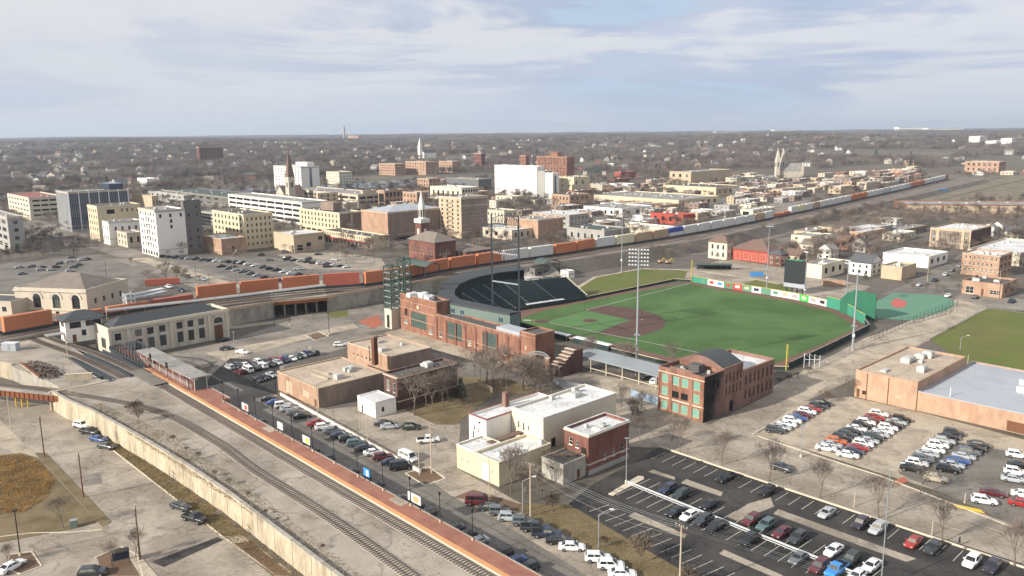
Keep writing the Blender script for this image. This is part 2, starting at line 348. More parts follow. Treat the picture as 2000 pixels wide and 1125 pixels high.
sheet('planting_bed', [(635, 612), (680, 606), (678, 618), (650, 621)], 'lawn', .06)
sheet('car_park', [(400, 735), (430, 700), (560, 672), (700, 645), (740, 660), (555, 715), (540, 775), (520, 775)], 'asphalt_street', .045)
sheet('car_park', [(395, 770), (410, 735), (450, 700), (545, 706), (548, 745), (538, 780), (470, 800)], 'asphalt_dark', .055)
sheet('access_road', [(395, 758), (450, 745), (545, 772), (830, 930), (1010, 1015), (1270, 1180), (1040, 1180), (900, 1060), (600, 880), (395, 790)], 'asphalt_grey', .065)
sheet('parking_strip', [(830, 930), (960, 972), (1130, 1060), (1300, 1180), (1230, 1180), (1100, 1095), (960, 1010), (880, 968)], 'concrete_road', .075)
sheet('yard', [(545, 770), (640, 800), (700, 792), (850, 795), (900, 830), (892, 915), (975, 960), (1020, 985), (960, 980), (830, 930)], 'concrete_road', .05)
sheet('back_lawn', [(770, 790), (890, 775), (930, 735), (985, 752), (890, 830), (850, 830)], 'brown_lawn', .07)
sheet('planting_bed', [(795, 925), (838, 915), (865, 935), (830, 945)], 'mulch', .1)
kerb('kerb', [(792, 925), (838, 912), (870, 935), (830, 949), (792, 925)], .3)
sheet('planting_bed', [(885, 972), (925, 957), (1015, 985), (1010, 1000), (960, 985)], 'mulch', .1)
sheet('pavement', [(750, 650), (790, 640), (1075, 722), (1060, 740), (780, 665)], 'concrete_pale', .06)
sheet('lane', [(840, 690), (900, 690), (1060, 745), (1000, 760), (890, 735)], 'asphalt_grey', .04)
sheet('back_lawn', [(890, 735), (1000, 742), (1060, 765), (1000, 770), (910, 755)], 'brown_lawn', .05)
sheet('plaza', [(1080, 720), (1290, 750), (1300, 800), (1215, 870), (1160, 800), (1080, 745)], 'concrete_road', .05)
sheet('plaza', [(1170, 740), (1285, 745), (1290, 768), (1180, 772)], 'concrete_pale', .07)
sheet('street', [(1215, 872), (1250, 820), (1290, 795), (1385, 830), (1520, 762), (1720, 650), (1870, 588), (1935, 602), (1825, 660), (1680, 735), (1560, 790), (1480, 845), (1700, 925), (2080, 1060), (2080, 1130), (1290, 875)], 'concrete_road', .03)
sheet('gravel_lot', [(1480, 848), (1560, 785), (1660, 775), (1790, 803), (2080, 880), (2080, 1035), (1720, 925)], 'concrete_pale', .05)
sheet('car_park', [(1755, 925), (1860, 862), (1960, 880), (2080, 900), (2080, 1045), (1990, 1030)], 'asphalt_grey', .06)
sheet('street', [(1500, 760), (1690, 660), (1720, 650), (1670, 720), (1560, 790)], 'concrete_pale', .045)
sheet('car_park', [(1285, 874), (2060, 1122), (1960, 1190), (1460, 1190), (1110, 985), (1160, 945), (1235, 905)], 'asphalt_dark', .06)
sheet('verge', [(1000, 985), (1110, 985), (1460, 1190), (1310, 1190), (1130, 1065), (1010, 1000)], 'brown_lawn', .07)
for q in ([(1275, 918), (1318, 932), (1318, 938), (1266, 922)], [(1340, 936), (1412, 962), (1408, 970), (1330, 944)], [(1240, 1001), (1342, 1045), (1336, 1052), (1226, 1009)], [(1414, 1074), (1530, 1125), (1516, 1130), (1404, 1082)],
          [(1505, 972), (1512, 990), (1440, 1018), (1420, 1010), (1462, 984)], [(1520, 995), (1700, 1060), (1790, 1092), (1770, 1098), (1690, 1070), (1510, 1004)]):
    sheet('asphalt_patch', q, 'concrete_road', .07)
# back streets on the right
sheet('street', [(1720, 575), (1760, 560), (1880, 495), (1905, 500), (1850, 545), (2080, 590), (2080, 612), (1930, 600), (1830, 585)], 'asphalt_grey', .03)
sheet('street', [(1860, 588), (1935, 602), (2080, 615), (2080, 590), (1880, 575)], 'asphalt_street', .045)
sheet('sports_field', [(1815, 662), (1930, 602), (2080, 622), (2080, 740), (1890, 715)], 'lawn', .05)
sheet('gravel_path', [(1690, 665), (1870, 585), (1925, 600), (1815, 662), (1680, 735)], 'concrete_pale', .055)
sheet('vacant_lot', [(1290, 540), (1420, 505), (1540, 525), (1700, 560), (1650, 590), (1520, 570), (1360, 545)], 'concrete_road', .03)
sheet('back_lawn', [(1480, 545), (1560, 560), (1540, 570), (1450, 556)], 'lawn', .05)
sheet('park_lawn', [(1430, 490), (1600, 440), (1750, 430), (1800, 445), (1680, 470), (1540, 500)], 'rough_park', .03)
sheet('car_park', [(1430, 478), (1520, 450), (1600, 452), (1590, 468), (1500, 492), (1440, 494)], 'asphalt_grey', .05)
sheet('rail_yard', [(1330, 500), (1480, 460), (1640, 410), (1880, 345), (2080, 300), (2080, 400), (1800, 395), (1600, 440), (1440, 490)], 'rail_bed', .02)
sheet('gravel_yard', [(1560, 430), (1700, 400), (1900, 352), (2080, 330), (2080, 395), (1800, 395), (1640, 420)], 'rough_park', .04)
sheet('car_park', [(1390, 425), (1560, 385), (1600, 395), (1450, 435)], 'asphalt_street', .03)
sheet('car_park', [(1330, 400), (1420, 385), (1480, 400), (1360, 420)], 'asphalt_grey', .03)
struct(sheet('river', [(430, 380), (520, 374), (640, 371), (770, 364), (830, 355), (960, 349), (960, 345), (800, 350), (640, 361), (430, 370)], 'water', .05))
sheet('river', [(1690, 309), (1760, 304), (1850, 301), (1850, 297), (1760, 299), (1690, 305)], 'water', 3.0)
# ---- the lower street beyond the retaining wall
S = dict(sw=True)
sheet('street', [(-120, 750), (10, 765), (135, 790), (205, 850), (660, 1180), (-200, 1180), (-200, 800)], 'concrete_road', .03, **S)
sheet('verge', [(150, 812), (215, 845), (680, 1180), (600, 1180), (440, 1052), (222, 880)], 'brown_lawn', .06, **S)
kerb('kerb', [(222, 881), (330, 965), (440, 1053), (455, 1062)], .25, .14, **S)
sheet('pavement', [(432, 1050), (470, 1045), (520, 1080), (600, 1140), (560, 1140)], 'concrete_pale', .08, **S)
sheet('verge', [(458, 1062), (490, 1058), (570, 1125), (540, 1125)], 'mulch', .1, **S)
sheet('pavement', [(-100, 800), (0, 820), (60, 880), (215, 1032), (190, 1040), (70, 930), (20, 880), (-100, 850)], 'concrete_pale', .06, **S)
sheet('verge', [(68, 885), (90, 885), (218, 1020), (200, 1030)], 'brown_lawn', .1, **S)
sheet('rough_grass', [(-100, 900), (40, 885), (75, 895), (190, 1020), (150, 1032), (0, 1060), (-100, 1060)], 'brown_lawn', .09, **S)
kerb('kerb', [(-60, 1056), (60, 1042), (140, 1040), (200, 1035)], .25, .14, **S)
sheet('asphalt_patch', [(296, 1098), (425, 1049), (436, 1055), (320, 1108)], 'asphalt_dark', .05, **S)
sheet('asphalt_patch', [(165, 930), (195, 925), (200, 945), (160, 950)], 'asphalt_street', .05, **S)
sheet('traffic_island', [(20, 1085), (60, 1080), (78, 1105), (40, 1120), (15, 1110)], 'mulch', .1, **S)
kerb('kerb', [(20, 1083), (62, 1078), (81, 1106), (40, 1122), (12, 1112)], .25, .14, **S)
sheet('traffic_island', [(190, 1090), (235, 1070), (265, 1085), (275, 1125), (200, 1125)], 'mulch', .1, **S)
kerb('kerb', [(186, 1090), (236, 1068), (268, 1085), (280, 1130)], .25, .14, **S)
sheet('pavement', [(240, 1072), (258, 1068), (320, 1140), (290, 1150)], 'concrete_pale', .12, **S)
# painted bays at the foot of the street
for i in range(6):
    a = GS(462 + 9 * i, 1083 + 8 * i); b = GS(500 + 9 * i, 1079 + 8 * i); d = (b - a).normalized(); q = Vector((-d.y, d.x, 0)) * .07
    struct(MB().face([a - q + Vector((0, 0, .05)), b - q + Vector((0, 0, .05)), b + q + Vector((0, 0, .05)), a + q + Vector((0, 0, .05))]).build('bay_line', 'faded_paint'))
# ---- dark car park: kerb wall, bay lines
kerb('kerb', [(1288, 873), (1420, 918), (1960, 1097), (2060, 1130)], .35, .35)
def bay_lines(p0, p1, n, length, side, skip=(), ang=None):
    a, b = G(*p0), G(*p1); d = (b - a).normalized()
    for i in range(n):
        if i in skip: continue
        c = a.lerp(b, i / (n - 1)); e = Vector((math.cos(R(ang)), math.sin(R(ang)), 0)) if ang is not None else Vector((-d.y, d.x, 0)) * side
        q = d * .06; f_ = c + e * length; z = Vector((0, 0, .085))
        struct(MB().face([c - q + z, c + q + z, f_ + q + z, f_ - q + z]).build('bay_line', 'faded_paint'))
bay_lines((1300, 884), (1950, 1098), 26, 5.2, -1)
bay_lines((1240, 950), (1700, 1130), 20, 5.2, 1); bay_lines((1236, 953), (1690, 1133), 20, 5.2, -1)
bay_lines((1150, 1000), (1440, 1165), 16, 5.2, 1)
# lane lines on the street above the dark car park
for k, (p0, p1) in enumerate((((1480, 872), (1990, 1052)), ((1420, 882), (1985, 1075)))):
    a, b = G(*p0), G(*p1); d = (b - a).normalized(); L_ = (b - a).length; q = Vector((-d.y, d.x, 0)) * .07; z = Vector((0, 0, .06)); t = 0
    while t < L_:
        e = min(L_, t + (3 if k else 14)); c, f_ = a + d * t, a + d * e
        struct(MB().face([c - q + z, f_ - q + z, f_ + q + z, c + q + z]).build('lane_line', 'faded_paint')); t = e + (9 if k else 1.5)
kerb('kerb', [(1480, 852), (1600, 892), (1720, 930), (1990, 1035)], .3, .13)
kerb('kerb', [(1470, 848), (1500, 832), (1560, 795)], .3, .13)
sheet('planting_bed', [(1745, 940), (1765, 932), (1775, 940), (1755, 948)], 'red_paver', .09)
sheet('planting_bed', [(1855, 983), (1915, 996), (1925, 1004), (1870, 993)], 'yellow_paint', .09)
# island with a pole
isl = [G(1188, 966), G(1246, 931), G(1257, 932), G(1258, 937), G(1198, 969)]
struct(MB().prism(isl, .05, .22).build('traffic_island', 'curb'))
# ================================================================== railway: embankments, walls, tracks, platform
Z3 = lambda z: Vector((0, 0, z))
wall_line = [(12, -25.6), (22, -24.9), (36, -22.6), (64, -20.2), (84, -19.0), (104, -18.4), (150, -18.9), (205, -19.4)]
deck = [G(-150, 640, 5), G(50, 652, 5), G(122, 668, 5), T(-23, -7.5, 5), T(-22, -12.5, 5), T(9, -12.5, 5), T(12, -10, 5), T(12, 0, 5)]
deck += [T(s, 0, ztr(s)) for s in (60, 120, 200)] + [T(s, n, ztr(s)) for s, n in wall_line[::-1]] + [G(133, 764, 5), G(100, 746, 5), G(22, 714, 5), G(0, 702, 5), G(-150, 690, 5)]
struct(MB().face([p - Z3(.02) for p in deck]).build('railway_embankment', 'gravel'))
m = MB(); m.prism(deck, -9, -.1, top=False); struct(m.build('embankment_side', 'wall_concrete'))
# retaining wall above the lower street, cast in panels
rw = thing('retaining_wall', 'long stained cream concrete retaining wall below the railway tracks', 'wall', T(12, -25.6, 0))
pts = []
for (s0, n0), (s1, n1) in zip(wall_line[:-1], wall_line[1:]):
    K = max(1, round((s1 - s0) / 7))
    for i in range(K): t = i / K; pts.append((s0 + (s1 - s0) * t, n0 + (n1 - n0) * t))
pts.append(wall_line[-1]); off = T(12, -25.6, 0)
for (s0, n0), (s1, n1) in zip(pts[:-1], pts[1:]):
    a, b = T(s0, n0), T(s1, n1); d = (b - a).normalized() * .07; q = TN * .5
    mm = MB(); t0, t1 = ztr(s0) + .55, ztr(s1) + .55
    for (p, tp) in ((a + d, t0), (b - d, t1)): pass
    P = [a + d - q * 1.4, b - d - q * 1.4, b - d, a + d]
    B_ = [p + Z3(-6) for p in P]; Tp = [P[0] + Z3(t0), P[1] + Z3(t1), P[2] + Z3(t1), P[3] + Z3(t0)]
    Tp[0] = Tp[0] + q * .5; Tp[1] = Tp[1] + q * .5     # battered face
    for i in range(4): j = (i + 1) % 4; mm.face([B_[i] - off, B_[j] - off, Tp[j] - off, Tp[i] - off])
    mm.face([p - off for p in Tp]); mm.build('panel', 'retaining_concrete', rw)
    mm = MB(); mm.beam(Tp[0].lerp(Tp[3], .5) - off + Z3(.1), Tp[1].lerp(Tp[2], .5) - off + Z3(.1), .75, .2); mm.build('coping', 'wall_concrete', rw)
# wing wall at the street bridge
wa = [G(133, 764, 5), G(150, 770, 5)]
ab = thing('bridge_abutment', 'pale concrete abutment wall beneath the end of the rusty girder bridge', 'wall', T(12, -25.6, 0))
MB().prism([T(11.2, -26.6) - off, T(12.4, -26.6) - off, T(12.4, -9.9) - off, T(11.2, -9.9) - off], -2, 5.1).build('wall', 'retaining_concrete', ab)
ab2 = thing('retaining_wall', 'short yellow concrete wall at the left edge behind the girder bridge', 'wall', G(0, 702, 0))
o_ = G(0, 702, 0); a_, b_ = G(-40, 700, 5) - o_, G(23, 714, 5) - o_; a_.z = b_.z = 0
MB().prism([a_, b_, b_ + TN * .6, a_ + TN * .6], -1, 5.5).build('wall', 'retaining_concrete', ab2)
def catmull(P, step):
    P = [P[0] * 2 - P[1]] + list(P) + [P[-1] * 2 - P[-2]]; o = []
    for i in range(1, len(P) - 2):
        n = max(2, int((P[i + 1] - P[i]).length / 2))
        for k in range(n):
            t = k / n; a, b, c, d = P[i - 1:i + 3]
            o.append(.5 * ((2 * b) + (c - a) * t + (2 * a - 5 * b + 4 * c - d) * t * t + (3 * b - a - 3 * c + d) * t ** 3))
    o.append(P[-2]); res = [o[0]]; acc = 0.0                      # resample to even steps
    for a, b in zip(o[:-1], o[1:]):
        l = (b - a).length; t = step - acc
        while t <= l: res.append(a.lerp(b, t / l)); t += step
        acc = (acc + l) % step if True else 0
        acc = l - (t - step)
    return res
def sides(P, i):
    d = (P[min(i + 1, len(P) - 1)] - P[max(i - 1, 0)]); d.z = 0; d.normalize(); return d, Vector((-d.y, d.x, 0))
tie_me = MB().box(-1.3, 1.3, -.12, .12, -.12, .03).mesh('sleeper', 'wood_tie')
def ribbon(P, w0, w1, dz=0.0):
    m = MB(); pr = None
    for i, p in enumerate(P):
        d, q = sides(P, i); cur = (p + q * w0 + Z3(dz), p + q * w1 + Z3(dz))
        if pr: m.face([pr[0], pr[1], cur[1], cur[0]])
        pr = cur
    return m
def railm(P, offs, w, h, z0):
    m = MB()
    for i in range(len(P) - 1):
        d, q = sides(P, i); d2, q2 = sides(P, i + 1); a, b = P[i] + q * offs, P[i + 1] + q2 * offs
        m.beam(a + Z3(z0 + h / 2), b + Z3(z0 + h / 2), w, h)
    return m
def track(label, P, nties, from_end=True, bed=True):
    """P: centre line points every 0.62 m; the nearest sleepers are pieces of their own"""
    base = P[-1].copy() if from_end else P[0].copy(); t = thing('railway_track', label, 'track', base)
    C = P[::4] + ([P[-1]] if (len(P) - 1) % 4 else [])
    L = [p - base for p in C]
    if bed: ribbon(L, -1.5, 1.5, .06).build('ballast_bed', 'ballast', t)
    for s_ in (-.72, .72): railm(L, s_, .08, .17, .16).build('rail', 'rail_steel', t)
    n = 0; rest = MB(); order = range(len(P) - 1, -1, -1) if from_end else range(len(P))
    for i in order:
        d, q = sides(P, i); a = math.atan2(d.y, d.x) - math.pi / 2
        if n < nties: obj('sleeper', tie_me, t, P[i] - base + Z3(.14), a); n += 1
        else:
            c = P[i] - base + Z3(.1); rest.beam(c - q * 1.3, c + q * 1.3, .24, .14)
    if rest.v: o = rest.build('far_sleepers', 'wood_tie', t); o['kind'] = 'stuff'
    return t
ri = catmull([T(s, n, ztr(s)) for s, n in ((-93, -11.6), (-53, -9.0), (-22, -4.6), (10, -2.4), (50, -1.85), (120, -1.8), (190, -1.8))], .72)
track('commuter railway track running beside the red brick platform edge', ri, 290)
ri2 = catmull([T(s, n, ztr(s)) for s, n in ((-93, -16), (-53, -13.4), (-22, -9.4), (12, -7.2))], .72)
track('second track crossing the opening beside the arched footbridge', ri2, 100, True)
cp = [G(-60, 749, 5), G(0, 752, 5), G(130, 767, 5)] + [G(*q) for q in ((300, 800, 4.6), (420, 860, 4.2), (500, 918, 3.9), (640, 1010, 3.3), (800, 1125, 2.9), (885, 1190, 2.7))]
for p in cp: p.z = ztr(TSN(p)[0])
track('curving single track between the platform line and retaining wall', catmull(cp, .72), 290)
# crossing planks on the platform line
MB().prism([T(7, -4.6, 5), T(26, -4.2, 4.9), T(26, -.4, 4.9), T(7, -.4, 5)], .2, .3).build('crossing_panel', 'asphalt_grey'); bpy.data.objects['crossing_panel']['kind'] = 'structure'
# girder deck carrying the platform lines across the opening
gd = thing('girder_bridge', 'flat steel girder bridge carrying tracks over the sunken opening', 'bridge', T(-6, -7, 0))
for n0, n1 in ((-5.7, -1.0), (-11.2, -6.4)):
    MB().prism([T(-24, n0 - 1, 4.9) - T(-6, -7), T(13, n0 + .4, 4.9) - T(-6, -7), T(13, n1 + .4, 4.9) - T(-6, -7), T(-24, n1 - 1, 4.9) - T(-6, -7)], -1.1, 0, bottom=True).build('deck', 'steel_dark', gd)
for n0 in (-6.1, -.8, -11.6): MB().beam(T(-24, n0 - 1, 5.05) - T(-6, -7), T(13, n0 + .4, 5.05) - T(-6, -7), .25, .9).build('girder', 'steel_dark', gd)
# rusty girder bridge over the street, far left
wb = thing('girder_bridge', 'rusty plate girder bridge carrying the curved track over the street', 'bridge', G(0, 752, 0)); o_ = G(0, 752, 0)
d_ = (cp[2] - cp[0]).normalized(); q_ = Vector((-d_.y, d_.x, 0)); A0, A1 = cp[0] - o_ - d_ * 12, cp[2] - o_ + d_ * 1.5
MB().prism([A0 - q_ * 2.6, A1 - q_ * 2.6, A1 + q_ * 2.6, A0 + q_ * 2.6], -.5, -.02, bottom=True).build('deck', 'wall_concrete', wb)
for sgn in (-1, 1):
    MB().beam(A0 + q_ * sgn * 2.75 - Z3(.7), A1 + q_ * sgn * 2.75 - Z3(.7), .18, 1.5).build('girder', 'rust', wb)
    L_ = (A1 - A0).length; k = int(L_ / 1.6)
    for i in range(k + 1):
        c = A0 + (A1 - A0) * (i / k) + q_ * sgn * 2.9 - Z3(.7); MB().box(-.08, .08, -.12, .12, -.75, .75).build('stiffener', 'rust', wb, c, math.atan2(d_.y, d_.x))
pr_ = thing('bridge_pier', 'yellow and rust steel bent standing under the girder bridge', 'bridge pier', GS(44, 795)); 
for i in (-1.6, 0, 1.6): MB().tube((i, 0, 0), (i, 0, 3.6), .18, .18, 8).build('column', 'yellow_paint', pr_)
MB().box(-2.2, 2.2, -.25, .25, 3.5, 3.9).build('cap_beam', 'rust', pr_); MB().beam((-1.6, 0, .6), (1.6, 0, 2.9), .1, .14).build('brace', 'rust', pr_); MB().beam((1.6, 0, .6), (-1.6, 0, 2.9), .1, .14).build('brace', 'rust', pr_)
# heap of old sleepers on the yard
hp = thing('timber_heap', 'heap of dark old railway sleepers dumped on the gravel yard', 'timber heap', G(85, 724, 5)); rnd = random.Random(3)
tm = MB().box(-1.3, 1.3, -.13, .13, -.1, .1).mesh('timber', 'wood_tie')
for i in range(130):
    t_ = rnd.uniform(-1, 1); c = TA * (t_ * 11) + TN * rnd.uniform(-2.2, 2.2) * (1 - .3 * abs(t_)); hgt = (1.7 - abs(t_)) * rnd.random() * .9
    o = obj('timber', tm, hp, c + Z3(.15 + hgt)); o.rotation_euler = (rnd.uniform(-.3, .3), rnd.uniform(-.4, .4), rnd.uniform(0, 3.14))
bm_ = thing('steel_beam', 'long pale steel beam lying along the edge of the sleeper heap', 'beam', G(60, 728, 5))
MB().beam(-TA * 11 + Z3(.5), TA * 9 + Z3(.5), .35, .7).build('beam', 'wall_concrete', bm_); MB().beam(-TA * 11 + Z3(.92), TA * 9 + Z3(.92), .7, .1).build('flange', 'rust', bm_)
cb = thing('equipment_cabinet', 'pale grey equipment cabinet on the gravel beside the tracks', 'cabinet', G(22, 684, 5), R(-5))
MB().box(-2.4, 2.4, -1.1, 1.1, 0, 2.5).build('body', 'roof_blue', cb); MB().box(-2.5, 2.5, -1.2, 1.2, 2.5, 2.62).build('lid', 'steel_white', cb); MB().box(-.5, .5, -1.15, -1.1, .2, 2.2).build('door', 'steel_grey', cb)
cb = thing('concrete_block_wall', 'low pale concrete block wall on the gravel beside the tall pole', 'wall', G(155, 742, 5), R(10))
MB().box(-3.5, 3.5, -.3, .3, 0, 1.8).build('wall', 'concrete_pale', cb); MB().box(-3.6, 3.6, -.4, .4, 1.8, 1.95).build('coping', 'curb', cb)
# ------------------------------------------------------------------ commuter platform
pf = thing('station_platform', 'long red brick railway platform with an orange edge strip', 'platform', T(60, 0, 0)); o_ = T(60, 0, 0)
for i, (s0, s1, w) in enumerate(((6, 50, 6.6), (50, 120, 4.4), (120, 195, 4.4))):
    z0, z1 = ztr(s0) + .25, ztr(s1) + .25
    MB().prism([T(s0, 0, z0) - o_, T(s1, 0, z1) - o_, T(s1, w, z1) - o_, T(s0, w, z0) - o_], -7, 0).build('deck', 'brick_deck', pf)
    MB().prism([T(s0, .02, z0) - o_, T(s1, .02, z1) - o_, T(s1, .95, z1) - o_, T(s0, .95, z0) - o_], .0, .03).build('edge_strip', 'tactile_orange', pf)
    MB().prism([T(s0, -.12, z0) - o_, T(s1, -.12, z1) - o_, T(s1, .02, z1) - o_, T(s0, .02, z0) - o_], -.5, .02).build('edge_kerb', 'curb', pf)
    MB().prism([T(s0, w, z0) - o_, T(s1, w, z1) - o_, T(s1, w + .25, z1) - o_, T(s0, w + .25, z0) - o_], -7, .12).build('side_wall', 'wall_concrete', pf)
for s_ in (76, 128): MB().prism([T(s_, 2.6, ztr(s_)) - o_, T(s_ + 4, 2.6, ztr(s_ + 4)) - o_, T(s_ + 4, 4.3, ztr(s_ + 4)) - o_, T(s_, 4.3, ztr(s_)) - o_], .2, .29).build('paving_patch', 'concrete_pale', pf)
fn = thing('platform_fence', 'black metal fence along the car park side of the platform', 'fence', T(90, 4.5, 0)); o_ = T(90, 4.5, 0)
for zz in (.35, 1.25): MB().beam(T(50, 4.5, ztr(50) + zz) - o_, T(195, 4.5, ztr(195) + zz) - o_, .05, .06).build('rail', 'black_metal', fn)
pk = MB().box(-.02, .02, -.02, .02, 0, 1.3).mesh('post', 'black_metal')
for i in range(120): s_ = 50 + i * 1.2; obj('post', pk, fn, T(s_, 4.5, ztr(s_) + .2) - o_)
def platform_lamp(name, label, P, h=5.2):
    t = thing(name, label, 'lamp post', P, 0, 'lamp posts along the platform')
    MB().tube((0, 0, 0), (0, 0, .5), .2, .16, 8).build('base', 'curb', t); MB().tube((0, 0, .5), (0, 0, h), .09, .06, 8).build('post', 'black_metal', t)
    m = MB().tube((0, 0, h), (0, 0, h + .5), .14, .26, 8); m.tube((0, 0, h + .5), (0, 0, h + .75), .3, .04, 8); m.build('lantern', 'black_metal', t)
LS = [52, 61, 70, 79, 88, 97, 106, 115, 124, 133, 142, 151]
for i, s_ in enumerate(LS): platform_lamp('platform_lamp', f'{ORD[i]} black lantern lamp post along the platform counting from the shelter', T(s_, 4.1, ztr(s_) + .25))
def hoarding(label, s_, w, face, accent, n_=4.35):
    t = thing('billboard', label, 'billboard', T(s_, n_, ztr(s_) + .25), R(-47))
    for x in (-w / 2 + .2, w / 2 - .2): MB().box(x - .06, x + .06, -.06, .06, 0, 2.6).build('post', 'black_metal', t)
    MB().box(-w / 2, w / 2, -.09, .09, .9, 2.6).build('panel', face, t)
    MB().box(-w / 2 + .06, w / 2 - .06, -.11, -.09, .96, 2.54).build('poster', face, t)
    if accent: MB().box(-w * .05, w * .34, -.13, -.11, 1.1, 2.3).build('poster_image', accent, t)
hoarding('platform billboard with a red picture near the shelter', 64, 3.4, 'sign_white', 'sign_red')
hoarding('blank pinkish white platform billboard facing the tracks', 82, 2.6, 'sign_white', None)
hoarding('platform billboard with a yellow and green picture', 94, 3.2, 'sign_white', 'yellow_paint')
hoarding('platform billboard with an orange picture in its middle', 134, 4.0, 'sign_white', 'tactile_orange')
hoarding('blue information sign standing on the platform', 118, 2.2, 'sign_blue', 'sign_white')
# platform shelter
sh = thing('platform_shelter', 'long grey platform shelter roof on white posts', 'shelter', T(8, 3, 0)); o_ = T(8, 3, 0); zr = 8.3
MB().prism([T(-3, 1.5, zr) - o_, T(38, 1.5, zr - .1) - o_, T(38, 6.6, zr - .1) - o_, T(-3, 6.6, zr) - o_], 0, .28, bottom=True).build('roof', 'roof_grey', sh)
for s_ in range(-2, 39, 5):
    for n_ in (2.4, 5.8): MB().tube(T(s_, n_, 4.8) - o_, T(s_, n_, zr) - o_, .09, .09, 6).build('post', 'steel_white', sh)
for zz in (.4, .8, 1.2): MB().beam(T(-2, 2.4, 5 + zz + .2) - o_, T(36, 2.4, 4.6 + zz + .2) - o_, .05, .06).build('railing', 'steel_white', sh)
MB().prism([T(30, 5.9) - o_, T(38, 5.9) - o_, T(38, 6.0) - o_, T(30, 6.0) - o_], 4.9, 7.8).build('glass_screen', 'glass_green', sh)
MB().prism([T(37.9, 2.4) - o_, T(38, 2.4) - o_, T(38, 5.9) - o_, T(37.9, 5.9) - o_], 4.9, 7.8).build('glass_screen', 'glass_green', sh)
# signals and signs on the platform
for lb, s_, n_ in (('railway signal mast with black heads near the middle of the shelter', 22, 1.2), ('lamp post at the footbridge end of the platform', 9, 1.4)):
    t = thing('signal_mast', lb, 'signal', T(s_, n_, 5)); MB().tube((0, 0, 0), (0, 0, 4.6), .08, .06).build('mast', 'black_metal', t); MB().box(-.25, .25, -.2, .2, 3.3, 4.8).build('signal_head', 'black_metal', t); MB().tube((0, 0, 0), (0, 0, .25), .22, .2).build('base', 'curb', t)
t = thing('direction_sign', 'black hanging departure sign at the near end of the shelter', 'sign', T(36, 1.6, 4.8), R(-47)); MB().box(-.08, .08, -.08, .08, 0, 3.4).build('post', 'black_metal', t); MB().box(-2.6, .2, -.12, .12, 2.9, 3.4).build('panel', 'black_metal', t)
# arched footbridge
fb = thing('footbridge', 'dark steel arched truss footbridge leading to the platform', 'bridge', T(-9, 3, 0)); o_ = T(-9, 3, 0)
MB().prism([T(-25, 1.2, 5) - o_, T(7, 1.2, 5) - o_, T(7, 5, 5) - o_, T(-25, 5, 5) - o_], 0, .3, bottom=True).build('deck', 'brick_deck', fb)
for n_ in (.6, 5.2):
    top = [T(-25 + 32 * i / 12, n_, 5.6 + 3.5 * math.sin(math.pi * i / 12)) - o_ for i in range(13)]
    m = MB()
    for a, b in zip(top[:-1], top[1:]): m.beam(a, b, .4, .42)
    m.build('top_chord', 'steel_dark', fb); MB().beam(T(-25, n_, 5.1) - o_, T(7, n_, 5.1) - o_, .4, .9).build('bottom_chord', 'steel_dark', fb)
    for i in range(1, 12): MB().beam(T(-25 + 32 * i / 12, n_, 5.2) - o_, top[i], .45, .36).build('vertical', 'steel_dark', fb)
# ------------------------------------------------------------------ main line embankment
nearE = [(-300, 140), (-215, 215), (-185, 248), (-158, 280), (-130, 299), (-109, 309), (-96, 323)]
farE = [(-330, 165), (-245, 240), (-212, 272), (-176, 318), (-146, 344), (-124, 356), (-111, 363)]
near2 = [(-76.5, 332), (-57.3, 352), (-20, 385), (20, 418), (60, 452), (120, 508), (200, 600), (300, 716), (450, 890), (640, 1115)]
far2 = [(-88, 374), (-66, 386), (-46, 408), (-18, 433), (20, 466), (86, 525), (158, 604), (256, 722), (408, 905), (590, 1128)]
zz2 = [6, 6, 6, 6, 6, 5.5, 5, 4.2, 3.5, 3]
def bank(name, ne, fe, zs, m_top='rail_bed', m_side='wall_concrete', base=-1, slope=0):
    m = MB()
    for i in range(len(ne) - 1):
        a, b, c, d = (*ne[i], zs[i]), (*ne[i + 1], zs[i + 1]), (*fe[i + 1], zs[i + 1]), (*fe[i], zs[i])
        q = Vector((ne[i][0] - fe[i][0], ne[i][1] - fe[i][1])).normalized(); sl = [slope * (1 if i + j_ > 2 else 0) for j_ in (0, 1)]
        m.face([a, b, c, d]); m.face([(ne[i][0] + q.x * sl[0], ne[i][1] + q.y * sl[0], base), (ne[i + 1][0] + q.x * sl[1], ne[i + 1][1] + q.y * sl[1], base), b, a], 2 if slope and i > 2 else 1); m.face([(*fe[i + 1], base), (*fe[i], base), d, c], 1)
    for i in (0, -1): m.face([(*ne[i], base), (*ne[i], zs[i]), (*fe[i], zs[i]), (*fe[i], base)], 1)
    return struct(m.build(name, [m_top, m_side, 'town_ground']))
bank('railway_embankment', nearE, farE, [5.2, 5.3, 5.5, 5.8, 6, 6, 6]); bank('railway_embankment', near2, far2, zz2, slope=11)
def on(P, z): return Vector((P[0], P[1], z))
ub = thing('railway_underpass', 'dark railway underpass bridge on concrete columns beside the station', 'bridge', (-86, 328, 0)); o_ = Vector((-86, 328, 0))
MB().prism([on(p, 0) - o_ for p in (nearE[-1], near2[0], far2[0], farE[-1])], 4.9, 5.99, bottom=True).build('deck', 'wall_concrete', ub)
MB().beam(on(nearE[-1], 5.6) - o_ - TN * 0, on(near2[0], 5.6) - o_, .5, 1.3).build('girder', 'rust', ub)
for i in range(1, 5):
    for k in range(5):
        a = Vector((*nearE[-1], 0)).lerp(Vector((*near2[0], 0)), i / 5); b = Vector((*farE[-1], 0)).lerp(Vector((*far2[0], 0)), i / 5)
        MB().tube(a.lerp(b, .05 + k * .22) - o_, a.lerp(b, .05 + k * .22) - o_ + Z3(4.95), .35, .35, 8).build('column', 'wall_concrete', ub)
